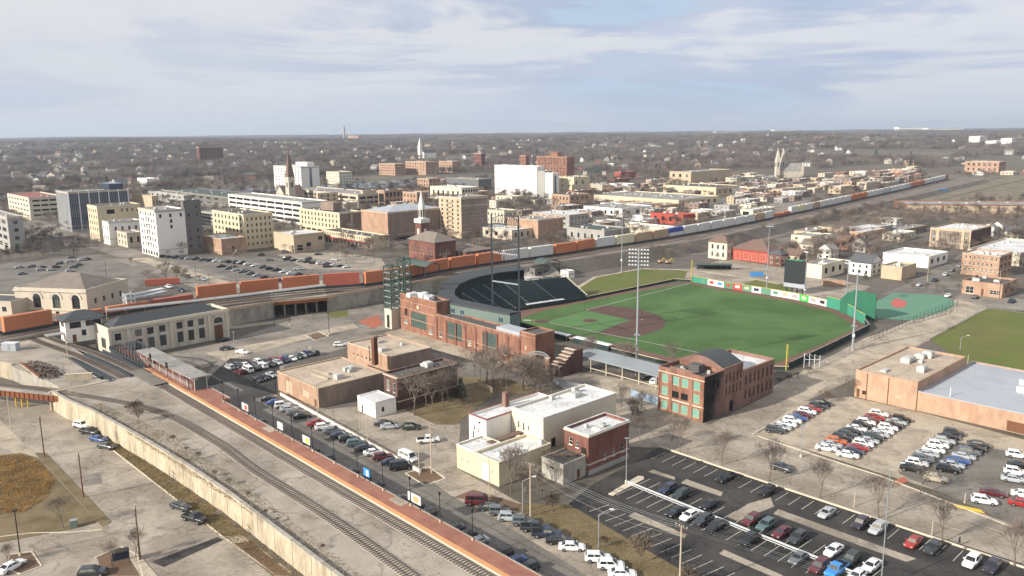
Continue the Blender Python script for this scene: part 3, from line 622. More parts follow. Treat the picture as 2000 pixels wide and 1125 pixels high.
# parapets along the wall tops
def parapet(label, line, z, h=.9, material='wall_tan'):
    P = [on(p, 0) for p in line]; o_ = P[0]; t = thing('parapet', label, 'wall', o_)
    for (a, b), (za, zb) in zip(zip(P[:-1], P[1:]), zip(z[:-1], z[1:])):
        MB().beam(a - o_ + Z3(za + h / 2), b - o_ + Z3(zb + h / 2), .4, h).build('panel', material, t); MB().beam(a - o_ + Z3(za + h + .06), b - o_ + Z3(zb + h + .06), .55, .12).build('coping', 'wall_ltbrick', t)
parapet('tan concrete parapet along the railway platform above the plaza', nearE[4:] + near2[:3], [6] * 6)
# main line tracks
main = [G(-80, 672, 5.6), G(51, 645, 5.9), G(250, 609, 6.3), G(410, 585, 6.3), G(605, 564, 6.3), G(745, 553, 6.3), G(845, 533, 6.3), G(960, 515, 6.3), G(1100, 496, 6.3), G(1160, 486, 6.2), G(1290, 467, 5.8), G(1450, 438, 5.2), G(1600, 406, 4.6), G(1750, 373, 3.8), G(1852, 349, 3.4)]
MP = catmull(main, 3.0)
def far_track(label, P):
    base = P[0].copy(); t = thing('railway_track', label, 'track', base); L = [p - base for p in P]
    for s_ in (-.75, .75): railm(L, s_, .12, .2, 0).build('rail', 'rail_steel', t)
    m = MB()
    for a, b in zip(L[:-1], L[1:]):
        for k in range(4):
            c = a.lerp(b, k / 4); d = (b - a).normalized(); q = Vector((-d.y, d.x, 0)); m.beam(c - q * 1.3, c + q * 1.3, .24, .12)
    o = m.build('sleepers', 'wood_tie', t); o['kind'] = 'stuff'
def shift(P, n):
    o = []
    for i, p in enumerate(P): d, q = sides(P, i); o.append(p + q * n - Z3(.2))
    return o
far_track('main line track under the container train', shift(MP, 0)); far_track('empty main line track nearest the stadium side of the train', shift(MP, -5.2)); far_track('second empty main line track beside the wall', shift(MP, -10.2))
yd = [G(1330, 490), G(1500, 455), G(1640, 424), G(1780, 392), G(1900, 360), G(2060, 322)]
yd2 = [G(1500, 470), G(1660, 432), G(1800, 400), G(1920, 370), G(2060, 338)]
for lb, q in (('yard track curving away on the right beyond the park', yd), ('outer yard track nearest the orange shed', yd2)): far_track(lb, [p + Z3(.25) for p in catmull(q, 4.0)])
# station canopy along the main line
cn = thing('platform_canopy', 'long white edged platform canopy above the railway wall', 'canopy', (-120, 315, 0)); o_ = Vector((-120, 315, 0))
ca = [Vector((-150, 296, 0)), Vector((-122, 313, 0)), Vector((-98, 330, 0)), Vector((-80, 343, 0))]
for a, b in zip(ca[:-1], ca[1:]):
    d = (b - a).normalized(); q = Vector((-d.y, d.x, 0)); MB().prism([a - q * 1.6 - o_, b - q * 1.6 - o_, b + q * 1.6 - o_, a + q * 1.6 - o_], 9.4, 9.75, bottom=True).build('roof', 'roof_grey', cn)
    MB().beam(a - q * 1.7 - o_ + Z3(9.6), b - q * 1.7 - o_ + Z3(9.6), .2, .5).build('fascia', 'steel_white', cn)
    for i in range(5): MB().tube(a.lerp(b, i / 5) - o_ + Z3(6), a.lerp(b, i / 5) - o_ + Z3(9.5), .14, .14, 6).build('post', 'wall_tan', cn)
# ------------------------------------------------------------------ container train
COLR = {'orange': '#bd7854', 'red': '#a75c4b', 'white': '#cfcdc7', 'cream': '#d6d0ae', 'tan': '#b29a80', 'blue': '#3d4f9c', 'grey': '#b9bbba', 'rust': '#b8714f'}
def container_mesh(c, L=15.6):
    def f():
        h, w = 2.85, 2.5; m = MB(); m.box(-L / 2, L / 2, -w / 2, w / 2, 0, h)
        n = 26
        for i in range(n):
            x = -L / 2 + .3 + (L - .6) * i / n; dx = (L - .6) / n * .5
            for s_ in (-1, 1): m.box(x, x + dx, s_ * w / 2 - .02, s_ * w / 2 + .02, .16, h - .16)
        m.box(-L / 2 - .03, -L / 2 + .1, -w / 2 - .03, w / 2 + .03, 0, h + .02); m.box(L / 2 - .1, L / 2 + .03, -w / 2 - .03, w / 2 + .03, 0, h + .02)
        return m.mesh('container', hexmat('container_', COLR[c], rough=.6, var=.1, fine=2, spec=.3))
    return cached(('cont', c, L), f)
well = MB(); well.box(-8.6, 8.6, -1.35, -1.2, .15, .95); well.box(-8.6, 8.6, 1.2, 1.35, .15, .95); well.box(-8.6, 8.6, -1.2, 1.2, .15, .3); well_me = well.mesh('frame', 'steel_dark')
bg = MB(); 
for x in (-.9, .9):
    for y in (-.78, .78): bg.tube((x, y - .06, .45), (x, y + .06, .45), .45, .45, 10)
bg.box(-1.3, 1.3, -1, -.88, .3, .6); bg.box(-1.3, 1.3, .88, 1, .3, .6); bog_me = bg.mesh('bogie', 'steel_dark')
TABLE = [(45, 130, 'orange', 2), (130, 220, 'rust', 1), (220, 300, 'orange', 1), (300, 400, 'red', 1), (400, 500, 'orange', 2), (500, 602, 'rust', 2), (602, 684, 'red', 2), (684, 840, 'orange', 2), (840, 906, 'rust', 2), (906, 962, 'orange', 2), (962, 1092, 'white', 2), (1092, 1146, 'orange', 2), (1146, 1205, 'white', 2), (1205, 1246, 'cream', 2), (1246, 1290, 'tan', 2), (1290, 1332, 'blue', 2), (1512, 1542, 'orange', 1), (1664, 1692, 'orange', 2), (1778, 1806, 'orange', 2), (1846, 1856, 'red', 2)]
LM = 0; cnum = 0; total = (len(MP) - 1) * 3.0
def at_len(l):
    i = min(int(l / 3), len(MP) - 2); return MP[i].lerp(MP[i + 1], l / 3 - i), (MP[i + 1] - MP[i]).normalized()
l = 22.0; seen = {}
while l < total - 8:
    p, d = at_len(l); x = PX(p)[0]; rz = math.atan2(d.y, d.x)
    c, st = 'white', 2; 
    for a, b, cc, ss in TABLE:
        if a <= x < b: c, st = cc, ss
    if c == 'white' and x > 1330 and random.random() < .25: c = random.choice(['grey', 'cream', 'tan'])
    cnum += 1; far = x > 1150
    where = f'{cnum}th' 
    seg_ = 'beside the old stone station' if x < 400 else 'behind the plaza wall' if x < 760 else 'behind the stadium grandstand' if x < 1100 else 'passing the firehouse' if x < 1500 else 'on the far curve'
    seen[seg_] = seen.get(seg_, 0) + 1; k = ORD[min(seen[seg_] - 1, 23)]
    w = thing('well_wagon', f'{k} low dark container wagon from the left {seg_}', 'rail wagon', p, rz, 'wagons of the container train')
    obj('frame', well_me, w)
    if not far:
        for bx in (-7.6, 7.6): obj('bogie', bog_me, w, (bx, 0, 0))
    for j in range(st):
        cm = 'white' if (c == 'blue' and j == 0) else c
        q = tag(obj('shipping_container', container_mesh(cm), None, p + Z3(.32 + 2.87 * j), rz), f'{"upper" if j else "lower" if st == 2 else "single"} {cm} container, {k} from the left {seg_}', 'container', 'containers on the train')
    l += 17.6
# red container and trailers parked by the old station
pc = tag(obj('shipping_container', container_mesh('red'), None, G(318, 556) + Z3(.2), R(20)), 'lone dark red container parked in the car park beside the street', 'container')

# platform roofs and stair tower between the two stations
for i, (p0, p1, w, zz) in enumerate((((262, 583), (322, 570), 3.2, 9.2), (262 and (258, 574), (318, 562), 2.6, 8.6))):
    a, b = G(*p0, 9), G(*p1, 9); a.z = b.z = 0; d = (b - a); n = d.normalized(); q = Vector((-n.y, n.x, 0)) * w / 2; t = thing('platform_canopy', ('near', 'far')[i] + ' pale grey platform roof beside the old stone station', 'canopy', a)
    MB().prism([-q, d - q, d + q, q], zz, zz + .3, bottom=True).build('roof', ('roof_blue', 'steel_white')[i], t)
    for k_ in range(5): MB().tube(d * (k_ / 4) + Z3(5.9), d * (k_ / 4) + Z3(zz), .12, .12).build('post', 'steel_grey', t)
t = thing('stair_tower', 'light grey steel stair tower beside the old stone station', 'stairs', G(250, 612, 5.8), R(43))
for x in (0, 3):
    for y in (0, 4): MB().box(x - .15, x + .15, y - .15, y + .15, 0, 7.5).build('post', 'steel_white', t)
for k_ in range(4): MB().box(0, 3, 0, 4, 1.8 * k_ + 1.5, 1.8 * k_ + 1.7).build('landing', 'steel_grey', t); MB().beam((0, 0, 1.8 * k_), (0, 4, 1.8 * k_ + 1.6), .3, .2).build('flight', 'steel_white', t)
# ================================================================== buildings
KIND = {'win': ('frame_white', 'glass_dark', 'window'), 'wind': ('frame_dark', 'glass_dark', 'window'), 'wint': ('frame_tan', 'glass_dark', 'window'), 'slot': ('wall_concrete', 'opening_dark', 'shaded_deck_sheet'),
        'board': ('frame_tan', 'board_green', 'boarded_window'), 'door': ('frame_tan', 'door_brown', 'door'), 'garage': ('frame_white', 'door_white', 'garage_door'), 'blue': ('steel_white', 'glass_blue', 'window'),
        'brown': ('frame_dark', 'glass_brown', 'window'), 'red': ('frame_white', 'wall_paintred', 'garage_door'), 'hole': ('wall_burnt', 'opening_dark', 'shaded_window_sheet'), 'awning': ('awning_red', 'glass_dark', 'shop_front'), 'bigwin': ('frame_dark', 'glass_green', 'window'), 'panel': ('wall_beige', 'wall_tan', 'wall_panel')}  # slot and hole panes are dark sheets painted as interior shade
def window_mesh(w, h, kind):
    def f():
        m = MB(); t = min(.09, w * .08)
        if kind != 'slot':
            m.box(-w / 2, -w / 2 + t, -.05, .05, 0, h); m.box(w / 2 - t, w / 2, -.05, .05, 0, h); m.box(-w / 2 + t, w / 2 - t, -.05, .05, h - t, h); m.box(-w / 2 + t, w / 2 - t, -.06, .05, 0, t)
            if kind in ('win', 'wind', 'wint', 'brown') and w < 4: m.box(-w / 2 - .08, w / 2 + .08, -.24, -.05, -.12, .02)
            if kind in ('win', 'wind', 'wint', 'blue') and h > 1.2: m.box(-w / 2 + t, w / 2 - t, -.04, .04, h * .5 - t / 2, h * .5 + t / 2)
            if kind in ('bigwin', 'blue') or (w > 1.9 and kind in ('win', 'wind', 'wint')):
                n = max(2, int(w / 1.1))
                for i in range(1, n): x = -w / 2 + w * i / n; m.box(x - t / 2, x + t / 2, -.045, .045, t, h - t)
            if kind == 'bigwin':
                for i in range(1, max(2, int(h / 1.5))): z = h * i / max(2, int(h / 1.5)); m.box(-w / 2 + t, w / 2 - t, -.04, .04, z - t / 2, z + t / 2)
            if kind in ('garage', 'red'):
                for i in range(1, 5): m.box(-w / 2 + t, w / 2 - t, -.012, .02, h * i / 5 - .03, h * i / 5 + .01)
        m.face([(-w / 2, .0, 0), (w / 2, .0, 0), (w / 2, .0, h), (-w / 2, .0, h)], 1)
        return m.mesh(KIND[kind][2], [KIND[kind][0], KIND[kind][1]])
    return cached(('win', round(w, 2), round(h, 2), kind), f)
def rects(spec, W_, H_):
    """openings of one face in metres: x from the image-left end, z up"""
    o = []
    for q in spec or []:
        if q[0] == 'g':
            _, nx, nz, fw, fh, x0, x1, z0, z1, kind = q; cw, ch = (x1 - x0) * W_ / nx, (z1 - z0) * H_ / nz
            for j in range(nz):
                for i in range(nx):
                    cx, cz = x0 * W_ + (i + .5) * cw, z0 * H_ + (j + .5) * ch
                    o.append((cx - cw * fw / 2, cx + cw * fw / 2, cz - ch * fh / 2, cz + ch * fh / 2, kind))
        else:
            _, x0, x1, z0, z1, kind = q; o.append((x0 * W_, x1 * W_, z0 * H_, z1 * H_, kind))
    return [r for r in o if r[1] - r[0] > .2 and r[3] - r[2] > .2]
def facade(m, W_, H_, ops, fx, dep, mi=0):
    """a wall sheet with real openings and reveals; fx maps (x, depth, z) to local coordinates"""
    xs = sorted({0, W_, *[r[0] for r in ops], *[r[1] for r in ops]}); zs = sorted({0, H_, *[r[2] for r in ops], *[r[3] for r in ops]})
    for i in range(len(xs) - 1):
        run = None
        for j in range(len(zs) - 1):
            cx, cz = (xs[i] + xs[i + 1]) / 2, (zs[j] + zs[j + 1]) / 2
            hole = any(r[0] < cx < r[1] and r[2] < cz < r[3] for r in ops)
            if not hole:
                if run is None: run = zs[j]
            if (hole or j == len(zs) - 2) and run is not None:
                ze = zs[j] if hole else zs[j + 1]; m.face([fx(xs[i], 0, run), fx(xs[i + 1], 0, run), fx(xs[i + 1], 0, ze), fx(xs[i], 0, ze)], mi); run = None
    for x0, x1, z0, z1, k in ops:
        m.face([fx(x0, 0, z0), fx(x0, 0, z1), fx(x0, dep, z1), fx(x0, dep, z0)], mi); m.face([fx(x1, 0, z1), fx(x1, 0, z0), fx(x1, dep, z0), fx(x1, dep, z1)], mi)
        m.face([fx(x0, 0, z1), fx(x1, 0, z1), fx(x1, dep, z1), fx(x0, dep, z1)], mi); m.face([fx(x1, 0, z0), fx(x0, 0, z0), fx(x0, dep, z0), fx(x1, dep, z0)], mi)
B_INFO = {}
def solve(F, top, xL, xR, z, ang, h=None, du=None, dv=None):
    P = G(F[0], F[1], z)
    if z == 0 and P.y > 1250: P = GH(*F)
    h = h or HT(P, top); u = Vector((math.cos(R(ang)), math.sin(R(ang)), 0)); v = Vector((-u.y, u.x, 0)); Tp = P + Z3(h)
    du = du or bis(lambda l: PX(Tp + u * l)[0] < xR, .5, 400); dv = dv or bis(lambda l: PX(Tp + v * l)[0] > xL, .5, 400)
    return P, h, du, dv
def block(t, du, dv, h, wall, roof='roof_grey', left=None, right=None, ox=0, oy=0, oz=0, par=.7, cap=None, dep=.16, units=0, seed=0, back=True, roofobj=True):
    """one volume of a building under thing t (local x to the right of the near corner, y to the left of it)"""
    FOOT.append((t.location.x, t.location.y, t.rotation_euler.z, ox, oy, du, dv))
    m = MB(); lo, ro = rects(left, dv, h), rects(right, du, h); gx = lambda x, d, z: (ox + x, oy + d, oz + z); gl = lambda x, d, z: (ox + d, oy + dv - x, oz + z)
    facade(m, du, h, ro, gx, dep); facade(m, dv, h, lo, gl, dep)
    if back: m.face([(ox + du, oy, oz), (ox + du, oy + dv, oz), (ox + du, oy + dv, oz + h), (ox + du, oy, oz + h)]); m.face([(ox + du, oy + dv, oz), (ox, oy + dv, oz), (ox, oy + dv, oz + h), (ox + du, oy + dv, oz + h)])
    w = min(.35, du * .2, dv * .2); zt, zr = oz + h, oz + h - par
    m2 = MB()
    for a, b in (((0, 0), (du, 0)), ((du, 0), (du, dv)), ((du, dv), (0, dv)), ((0, dv), (0, 0))): pass
    O = [(ox, oy), (ox + du, oy), (ox + du, oy + dv), (ox, oy + dv)]; I = [(ox + w, oy + w), (ox + du - w, oy + w), (ox + du - w, oy + dv - w), (ox + w, oy + dv - w)]
    e = .06
    OO = [(O[0][0] - e, O[0][1] - e), (O[1][0] + e, O[1][1] - e), (O[2][0] + e, O[2][1] + e), (O[3][0] - e, O[3][1] + e)]
    for i in range(4):
        j = (i + 1) % 4; m2.face([(*OO[i], zt + .1), (*OO[j], zt + .1), (*I[j], zt + .1), (*I[i], zt + .1)]); m2.face([(*OO[i], zt - .12), (*OO[j], zt - .12), (*OO[j], zt + .1), (*OO[i], zt + .1)])
        m.face([(*I[j], zr), (*I[i], zr), (*I[i], zt + .1), (*I[j], zt + .1)])
        m2.face([(*O[i], zt - .12), (*O[j], zt - .12), (*OO[j], zt - .12), (*OO[i], zt - .12)])
    wo = m.build('wall', wall, t); m2.build('coping', cap or wall, t)
    if roofobj: MB().face([(*p, zr) for p in I]).build('roof', roof, t)
    for r in ro: obj(KIND[r[4]][2], window_mesh(r[1] - r[0], r[3] - r[2], r[4]), t, (ox + (r[0] + r[1]) / 2, oy + dep - .03, oz + r[2]))
    for r in lo: obj(KIND[r[4]][2], window_mesh(r[1] - r[0], r[3] - r[2], r[4]), t, (ox + dep - .03, oy + dv - (r[0] + r[1]) / 2, oz + r[2]), -math.pi / 2)
    rr = random.Random(seed + int(du * 10 + dv * 7))
    for k in range(units):
        a, b, c = rr.uniform(.35, 1.3), rr.uniform(.35, 1.3), rr.uniform(.5, 1.4); x, y = ox + rr.uniform(.15, .85) * du, oy + rr.uniform(.15, .85) * dv
        mm = MB().box(-a, a, -b, b, 0, c); mm.box(-a * .8, a * .8, -b * .8, b * .8, c, c + .12); mm.build('rooftop_unit', 'vent_metal', t, (x, y, zr))
    return zr
def bld(name, label, F, top, xL, xR, wall, roof='roof_grey', z=0, ang=43, left=None, right=None, h=None, du=None, dv=None, cat='building', group=None, **k):
    P, h, du, dv = solve(F, top, xL, xR, z, ang, h, du, dv); t = thing(name, label, cat, P, R(ang), group)
    block(t, du, dv, h, wall, roof, left, right, **k)
    if h > 9 and left and 'warehouse' not in name:   # belt course and cornice round the two street fronts
        tr = {'wall_brick': 'wall_ltbrick', 'wall_white': 'wall_grey', 'wall_yellow': 'wall_cream', 'wall_ltbrick': 'wall_beige', 'wall_brown': 'wall_beige'}.get(wall, 'wall_beige')
        for z_, hh, pj in ((h * .955, h * .03, .35), (min(4.2, h * .25), .3, .15)): MB().box(-pj, 0, -pj, dv, z_, z_ + hh).build('cornice' if pj > .2 else 'belt_course', tr, t); MB().box(0, du, -pj, 0, z_, z_ + hh).build('cornice' if pj > .2 else 'belt_course', tr, t)
    B_INFO[label] = (P, h, du, dv); t['h'] = h
    del t['h']
    return t, h, du, dv
def hip(t, x0, x1, y0, y1, z, rise, roof, ov=.5, gable=None, wallmat=None):
    """pitched roof: hipped, or gabled along 'x' or 'y'"""
    x0 -= ov; x1 += ov; y0 -= ov; y1 += ov; m = MB(); w, d = x1 - x0, y1 - y0; th = .18
    if gable == 'x': r = [(x0, (y0 + y1) / 2), (x1, (y0 + y1) / 2)]
    elif gable == 'y': r = [((x0 + x1) / 2, y0), ((x0 + x1) / 2, y1)]
    elif w > d: r = [(x0 + d / 2, (y0 + y1) / 2), (x1 - d / 2, (y0 + y1) / 2)]
    else: r = [((x0 + x1) / 2, y0 + w / 2), ((x0 + x1) / 2, y1 - w / 2)]
    A, B, C, D = (x0, y0, z), (x1, y0, z), (x1, y1, z), (x0, y1, z); p, q = (*r[0], z + rise), (*r[1], z + rise)
    if w > d and gable != 'y' or gable == 'x': m.face([A, B, q, p]); m.face([C, D, p, q]); ends = ([D, A, p], [B, C, q])
    else: m.face([B, C, q, p]); m.face([D, A, p, q]); ends = ([A, B, p], [C, D, q])
    for e in ends:
        if gable:
            mm = MB(); c = Vector(e[2]); mid = (Vector(e[0]) + Vector(e[1])) / 2; inn = Vector(((x0 + x1) / 2, (y0 + y1) / 2, 0)) - Vector((mid.x, mid.y, 0)); inn.normalize()
            mm.face([Vector(e[0]) + inn * ov, Vector(e[1]) + inn * ov, c + inn * ov]); mm.build('gable', wallmat or roof, t)
        else: m.face(e)
    for a, b in ((A, B), (B, C), (C, D), (D, A)): m.face([(a[0], a[1], z - th), (b[0], b[1], z - th), b, a])
    m.face([(q_[0], q_[1], z - th) for q_ in (D, C, B, A)])
    return m.build('roof', roof, t)
def house(name, label, P, ang, du, dv, h, wall, roof, rise=2.4, gable='x', left=None, right=None, cat='house', group=None, chim=True, ov=.45):
    t = thing(name, label, cat, P, R(ang), group); FOOT.append((P.x, P.y, R(ang), 0, 0, du, dv))
    m = MB(); lo, ro = rects(left, dv, h), rects(right, du, h)
    facade(m, du, h, ro, lambda x, d, z: (x, d, z), .12); facade(m, dv, h, lo, lambda x, d, z: (d, dv - x, z), .12)
    m.face([(du, 0, 0), (du, dv, 0), (du, dv, h), (du, 0, h)]); m.face([(du, dv, 0), (0, dv, 0), (0, dv, h), (du, dv, h)]); m.build('wall', wall, t)
    for r in ro: obj(KIND[r[4]][2], window_mesh(r[1] - r[0], r[3] - r[2], r[4]), t, ((r[0] + r[1]) / 2, .09, r[2]))
    for r in lo: obj(KIND[r[4]][2], window_mesh(r[1] - r[0], r[3] - r[2], r[4]), t, (.09, dv - (r[0] + r[1]) / 2, r[2]), -math.pi / 2)
    rf = hip(t, 0, du, 0, dv, h, rise, roof, ov, gable, wall)
    if chim: MB().box(du * .62, du * .62 + .7, dv * .42, dv * .42 + .7, h + rise * .4, h + rise + .9).build('chimney', 'wall_brick', t)
    return t
# ------------------------------------------------------------------ near buildings
g = lambda *a: ('g', *a); r_ = lambda *a: ('r', *a)
# orange warehouse with pale roof, right
t, h, du, dv = bld('warehouse', 'tall orange brick warehouse block with a sandy flat roof', (1788, 802), 747, 1672, 1887, 'wall_orange', 'roof_tan', cap='wall_orange', par=.35, cat='warehouse',
    left=[r_(.03, .09, 0, .32, 'door'), r_(.13, .2, .18, .3, 'brown'), r_(.66, .76, .3, .38, 'panel')], right=[r_(.2, .22, .1, .9, 'panel'), r_(.6, .62, .1, .9, 'panel')])
for x, y, a, b, c in ((.55, .62, 2.2, 1.3, 1.4), (.74, .56, 1.4, 1.3, 1.2), (.8, .48, 1.3, 1.3, 1.8), (.35, .22, 1.4, 1.0, 1.5), (.16, .66, 1.6, .9, .35), (.6, .44, .8, .6, .7)):
    m = MB().box(-a, a, -b, b, .3, c); m.box(-a * .7, a * .7, -b * .7, b * .7, c, c + .15); m.box(-a, -a + .15, -b, b, 0, .3); m.box(a - .15, a, -b, b, 0, .3); m.build('rooftop_unit', 'vent_metal', t, (du * x, dv * y, h - .35))
for y in (.45, .8): MB().box(-.12, .0, dv * y - .1, dv * y + .1, 0, h - .3).build('downpipe', 'chimney_brown', t)
PW = t.location.copy(); u43 = Vector((math.cos(R(43)), math.sin(R(43)), 0)); v43 = Vector((-u43.y, u43.x, 0))
t = thing('warehouse', 'long low orange brick warehouse with a blue grey membrane roof', 'warehouse', PW - v43 * 70 + u43 * .4, R(43))
block(t, du * 1.15, 69.9, 5.2, 'wall_orange', 'roof_blue', left=[r_(.30, .36, .0, .55, 'door'), r_(.45, .5, .15, .6, 'panel'), r_(.60, .66, .2, .62, 'panel'), r_(.74, .80, .0, .62, 'panel'), r_(.88, .90, 0, .5, 'win')], par=.3, cap='roof_blue')
for x, y in ((.5, .72), (.68, .74), (.62, .5), (.3, .45), (.85, .6)):
    m = MB(); m.face([(-1.6, -2, 0), (-1.6, 2, 0), (-1.6, 2, 1.5), (-1.6, -2, 1.5)]); m.face([(-1.6, -2, 1.5), (-1.6, 2, 1.5), (1.6, 2, .1), (1.6, -2, .1)], 1); m.face([(-1.6, -2, 0), (1.6, -2, .1), (-1.6, -2, 1.5)]); m.face([(-1.6, 2, 0), (-1.6, 2, 1.5), (1.6, 2, .1)])
    m.build('skylight', ['steel_white', 'roof_grey'], t, (du * 1.15 * x, 69.9 * y, 4.9))
for x, y in ((.08, .9), (.1, .55), (.08, .42)): MB().tube((0, 0, 0), (0, 0, 2.2), .12, .12).build('vent_pipe', 'steel_white', t, (du * x, 70 * y, 4.9))
# burnt brick building
P, h, du, dv = solve((1373, 826), 737, 1287, 1414, 0, 43)
bl = thing('brick_building', 'partly burnt red brick building with green boarded front windows', 'building', P, R(43))
fr = []
for z0, z1, mid in ((.66, .86, 'board'), (.38, .58, 'hole'), (.06, .26, 'board')):
    fr += [r_(.07, .21, z0, z1, 'board'), r_(.31, .46, z0, z1 - (.05 if mid == 'hole' else 0), mid), r_(.51, .66, z0, z1 - (.05 if mid == 'hole' else 0), mid), r_(.76, .91, z0, z1, 'board')]
block(bl, du, dv, h, 'wall_brick', 'roof_dark', left=fr, par=.9, cap='wall_pinkbrick', right=[r_(.3, .5, .66, .84, 'hole'), r_(.3, .5, .36, .54, 'hole'), r_(.62, .78, .62, .84, 'hole'), r_(.1, .22, .4, .56, 'hole')])
MB().box(-.12, 0, -.1, dv + .1, h * .31, h * .34).build('string_course', 'wall_beige', bl); MB().box(-.12, 0, -.1, dv + .1, h * .895, h * .915).build('string_course', 'wall_beige', bl)
for y in (.0, .27, .715, 1.0): MB().box(-.16, 0, max(0, dv * y - .45), min(dv, dv * y + .45), 0, h * .89).build('pilaster', 'wall_brick', bl)
MB().prism([(-.05, dv * .25), (.3, dv * .25), (.3, dv * .75), (-.05, dv * .75)], h + .1, h + .8).build('parapet_step', 'wall_pinkbrick', bl)
wo = [c for c in bl.children if c.name.startswith('wall')][0]; wo.data.materials.append(MATS['wall_burnt'])
for p in wo.data.polygons:
    if p.center.y < .17 and p.center.x > .3: p.material_index = 1
PB = P; hB = h; x1 = bis(lambda l: PX(PB + u43 * l + Z3(h))[0] < 1452, 1, 80); x2 = bis(lambda l: PX(PB + u43 * l + Z3(h - 2.2))[0] < 1513, 1, 90)
wr = [g(5, 2, .32, .62, .06, .98, .36, .92, 'brown'), r_(.35, .55, 0, .24, 'hole')]
block(bl, x1 - du, dv, h + .3, 'wall_pinkbrick', 'roof_slate', ox=du, right=wr, par=.1, roofobj=False)
m = MB(); n = 14
arc = [(dv * i / n, h + .2 + 2.4 * math.sin(math.pi * i / n)) for i in range(n + 1)]
for (a, za), (b, zb) in zip(arc[:-1], arc[1:]): m.face([(du, a, za), (x1, a, zb if False else za), (x1, b, zb), (du, b, zb)])
m.build('barrel_roof', 'roof_gunmetal', bl); m = MB(); m.face([(du + .05, y, z) for y, z in arc]); m.face([(x1 - .05, y, z) for y, z in arc[::-1]]); m.build('gable', 'wall_pinkbrick', bl)
block(bl, x2 - x1, dv, h - 2.0, 'wall_pinkbrick', 'roof_white', ox=x1, right=[g(7, 2, .34, .6, .03, .97, .12, .92, 'brown')], par=.8, cap='wall_ltbrick')
MB().box(du * .42, du * .72, dv * .3, dv * .52, h - .9, h + 1.3).build('roof_hatch', 'roof_dark', bl)
for x, y in ((.25, .35), (.5, .7), (.35, .6), (.7, .2)): MB().box(-.5, .5, -.4, .4, 0, .8).build('rooftop_unit', 'vent_metal', bl, (du * x, dv * y, h - .9), .4)
# cream and white brick complex
P, h, du, dv = solve((975, 951), 904, 890, 1076, 0, 43)
cc = thing('brick_building', 'pale yellow painted brick complex with stepped white roofs', 'building', P, R(43)); 
block(cc, du, dv * .56, h, 'wall_yellow', 'roof_white', left=[r_(.28, .58, 0, .72, 'garage'), r_(.7, .78, .42, .58, 'panel')], par=.5, cap='wall_cream', units=2)
block(cc, du * .5, dv * .43, h * 1.02, 'wall_yellow', 'roof_white', oy=dv * .565, left=[r_(.3, .4, .4, .52, 'panel'), r_(.62, .72, .4, .52, 'panel')], par=.3, cap='wall_white')
hm = HT(P, 904) + 5.2
xm = bis(lambda l: PX(P + u43 * (du + l) + v43 * 2.4 + Z3(hm))[0] < 1203, 1, 80)
block(cc, xm, dv * .72, hm, 'wall_cream', 'roof_white', ox=du + .05, oy=-.6 + 3, left=[r_(.2, .24, .62, .74, 'brown'), r_(.36, .4, .6, .74, 'brown'), r_(.52, .56, .6, .72, 'win'), r_(.76, .84, .4, .5, 'panel')], right=[r_(.1, .16, .3, .48, 'brown')], par=.45, cap='roof_white', units=3)
block(cc, xm * .9, dv * .42, hm - 1.2, 'wall_white', 'roof_white', ox=du * .5 + .1, oy=dv * .74 + 2.4, left=[r_(.28, .34, .66, .76, 'brown'), r_(.5, .56, .64, .74, 'brown'), r_(.2, .28, .44, .6, 'brown'), r_(.55, .68, .84, .9, 'slot')], par=.5, cap='roof_red')
m = MB().prism([(du * .5 + 10, dv + 3), (du * .5 + 11.2, dv + 3), (du * .5 + 11.2, dv + 4.2), (du * .5 + 10, dv + 4.2)], hm - 1.8, hm + 1.8); m.build('chimney', 'wall_pinkbrick', cc)
m = MB(); m.prism([(du * .5 - 2, dv * .62), (du + .1, dv * .62), (du + .1, dv * .74), (du * .5 - 2, dv * .74)], h, h + .2); m.build('lean_to_roof', 'roof_brown', cc)
MB().box(-.5, .5, -.5, .5, 0, 1.4).build('rooftop_unit', 'vent_metal', cc, (du * .9, dv * .1, h - .4)); MB().box(-.4, .4, -.4, .4, 0, .7).build('rooftop_unit', 'vent_metal', cc, (du * .35, dv * .3, h - .4))
for x, y in ((8, .3), (13, .55), (19, .2)): MB().tube((0, 0, 0), (0, 0, .9), .12, .12).build('vent_pipe', 'steel_grey', cc, (du + x, dv * y + 2, hm - .4))
# red brick building with white roof
t, h, du, dv = bld('brick_building', 'two storey red brick building with pale flat roof beside dark car park', (1149, 929), 851, 1102, 1229, 'wall_redbrick', 'roof_white', par=.6, cap='roof_white', units=2,
    left=[r_(.2, .34, .62, .8, 'win'), r_(.48, .6, .6, .76, 'win'), r_(.7, .92, .34, .66, 'brown')], right=[r_(.36, .42, .24, .44, 'win'), r_(.58, .64, .24, .44, 'win'), r_(.82, .88, .24, .46, 'win')])
MB().box(-.02, du, -.12, 0, 0, 1.1).build('plinth', 'wall_grey', t); MB().box(du * .55, du * .55 + .6, dv * .3, dv * .3 + .6, h - .6, h + .2).build('rooftop_unit', 'roof_dark', t); MB().box(du * .3, du * .3 + .7, dv * .6, dv * .6 + .7, h - .6, h + .3).build('rooftop_unit', 'vent_metal', t)
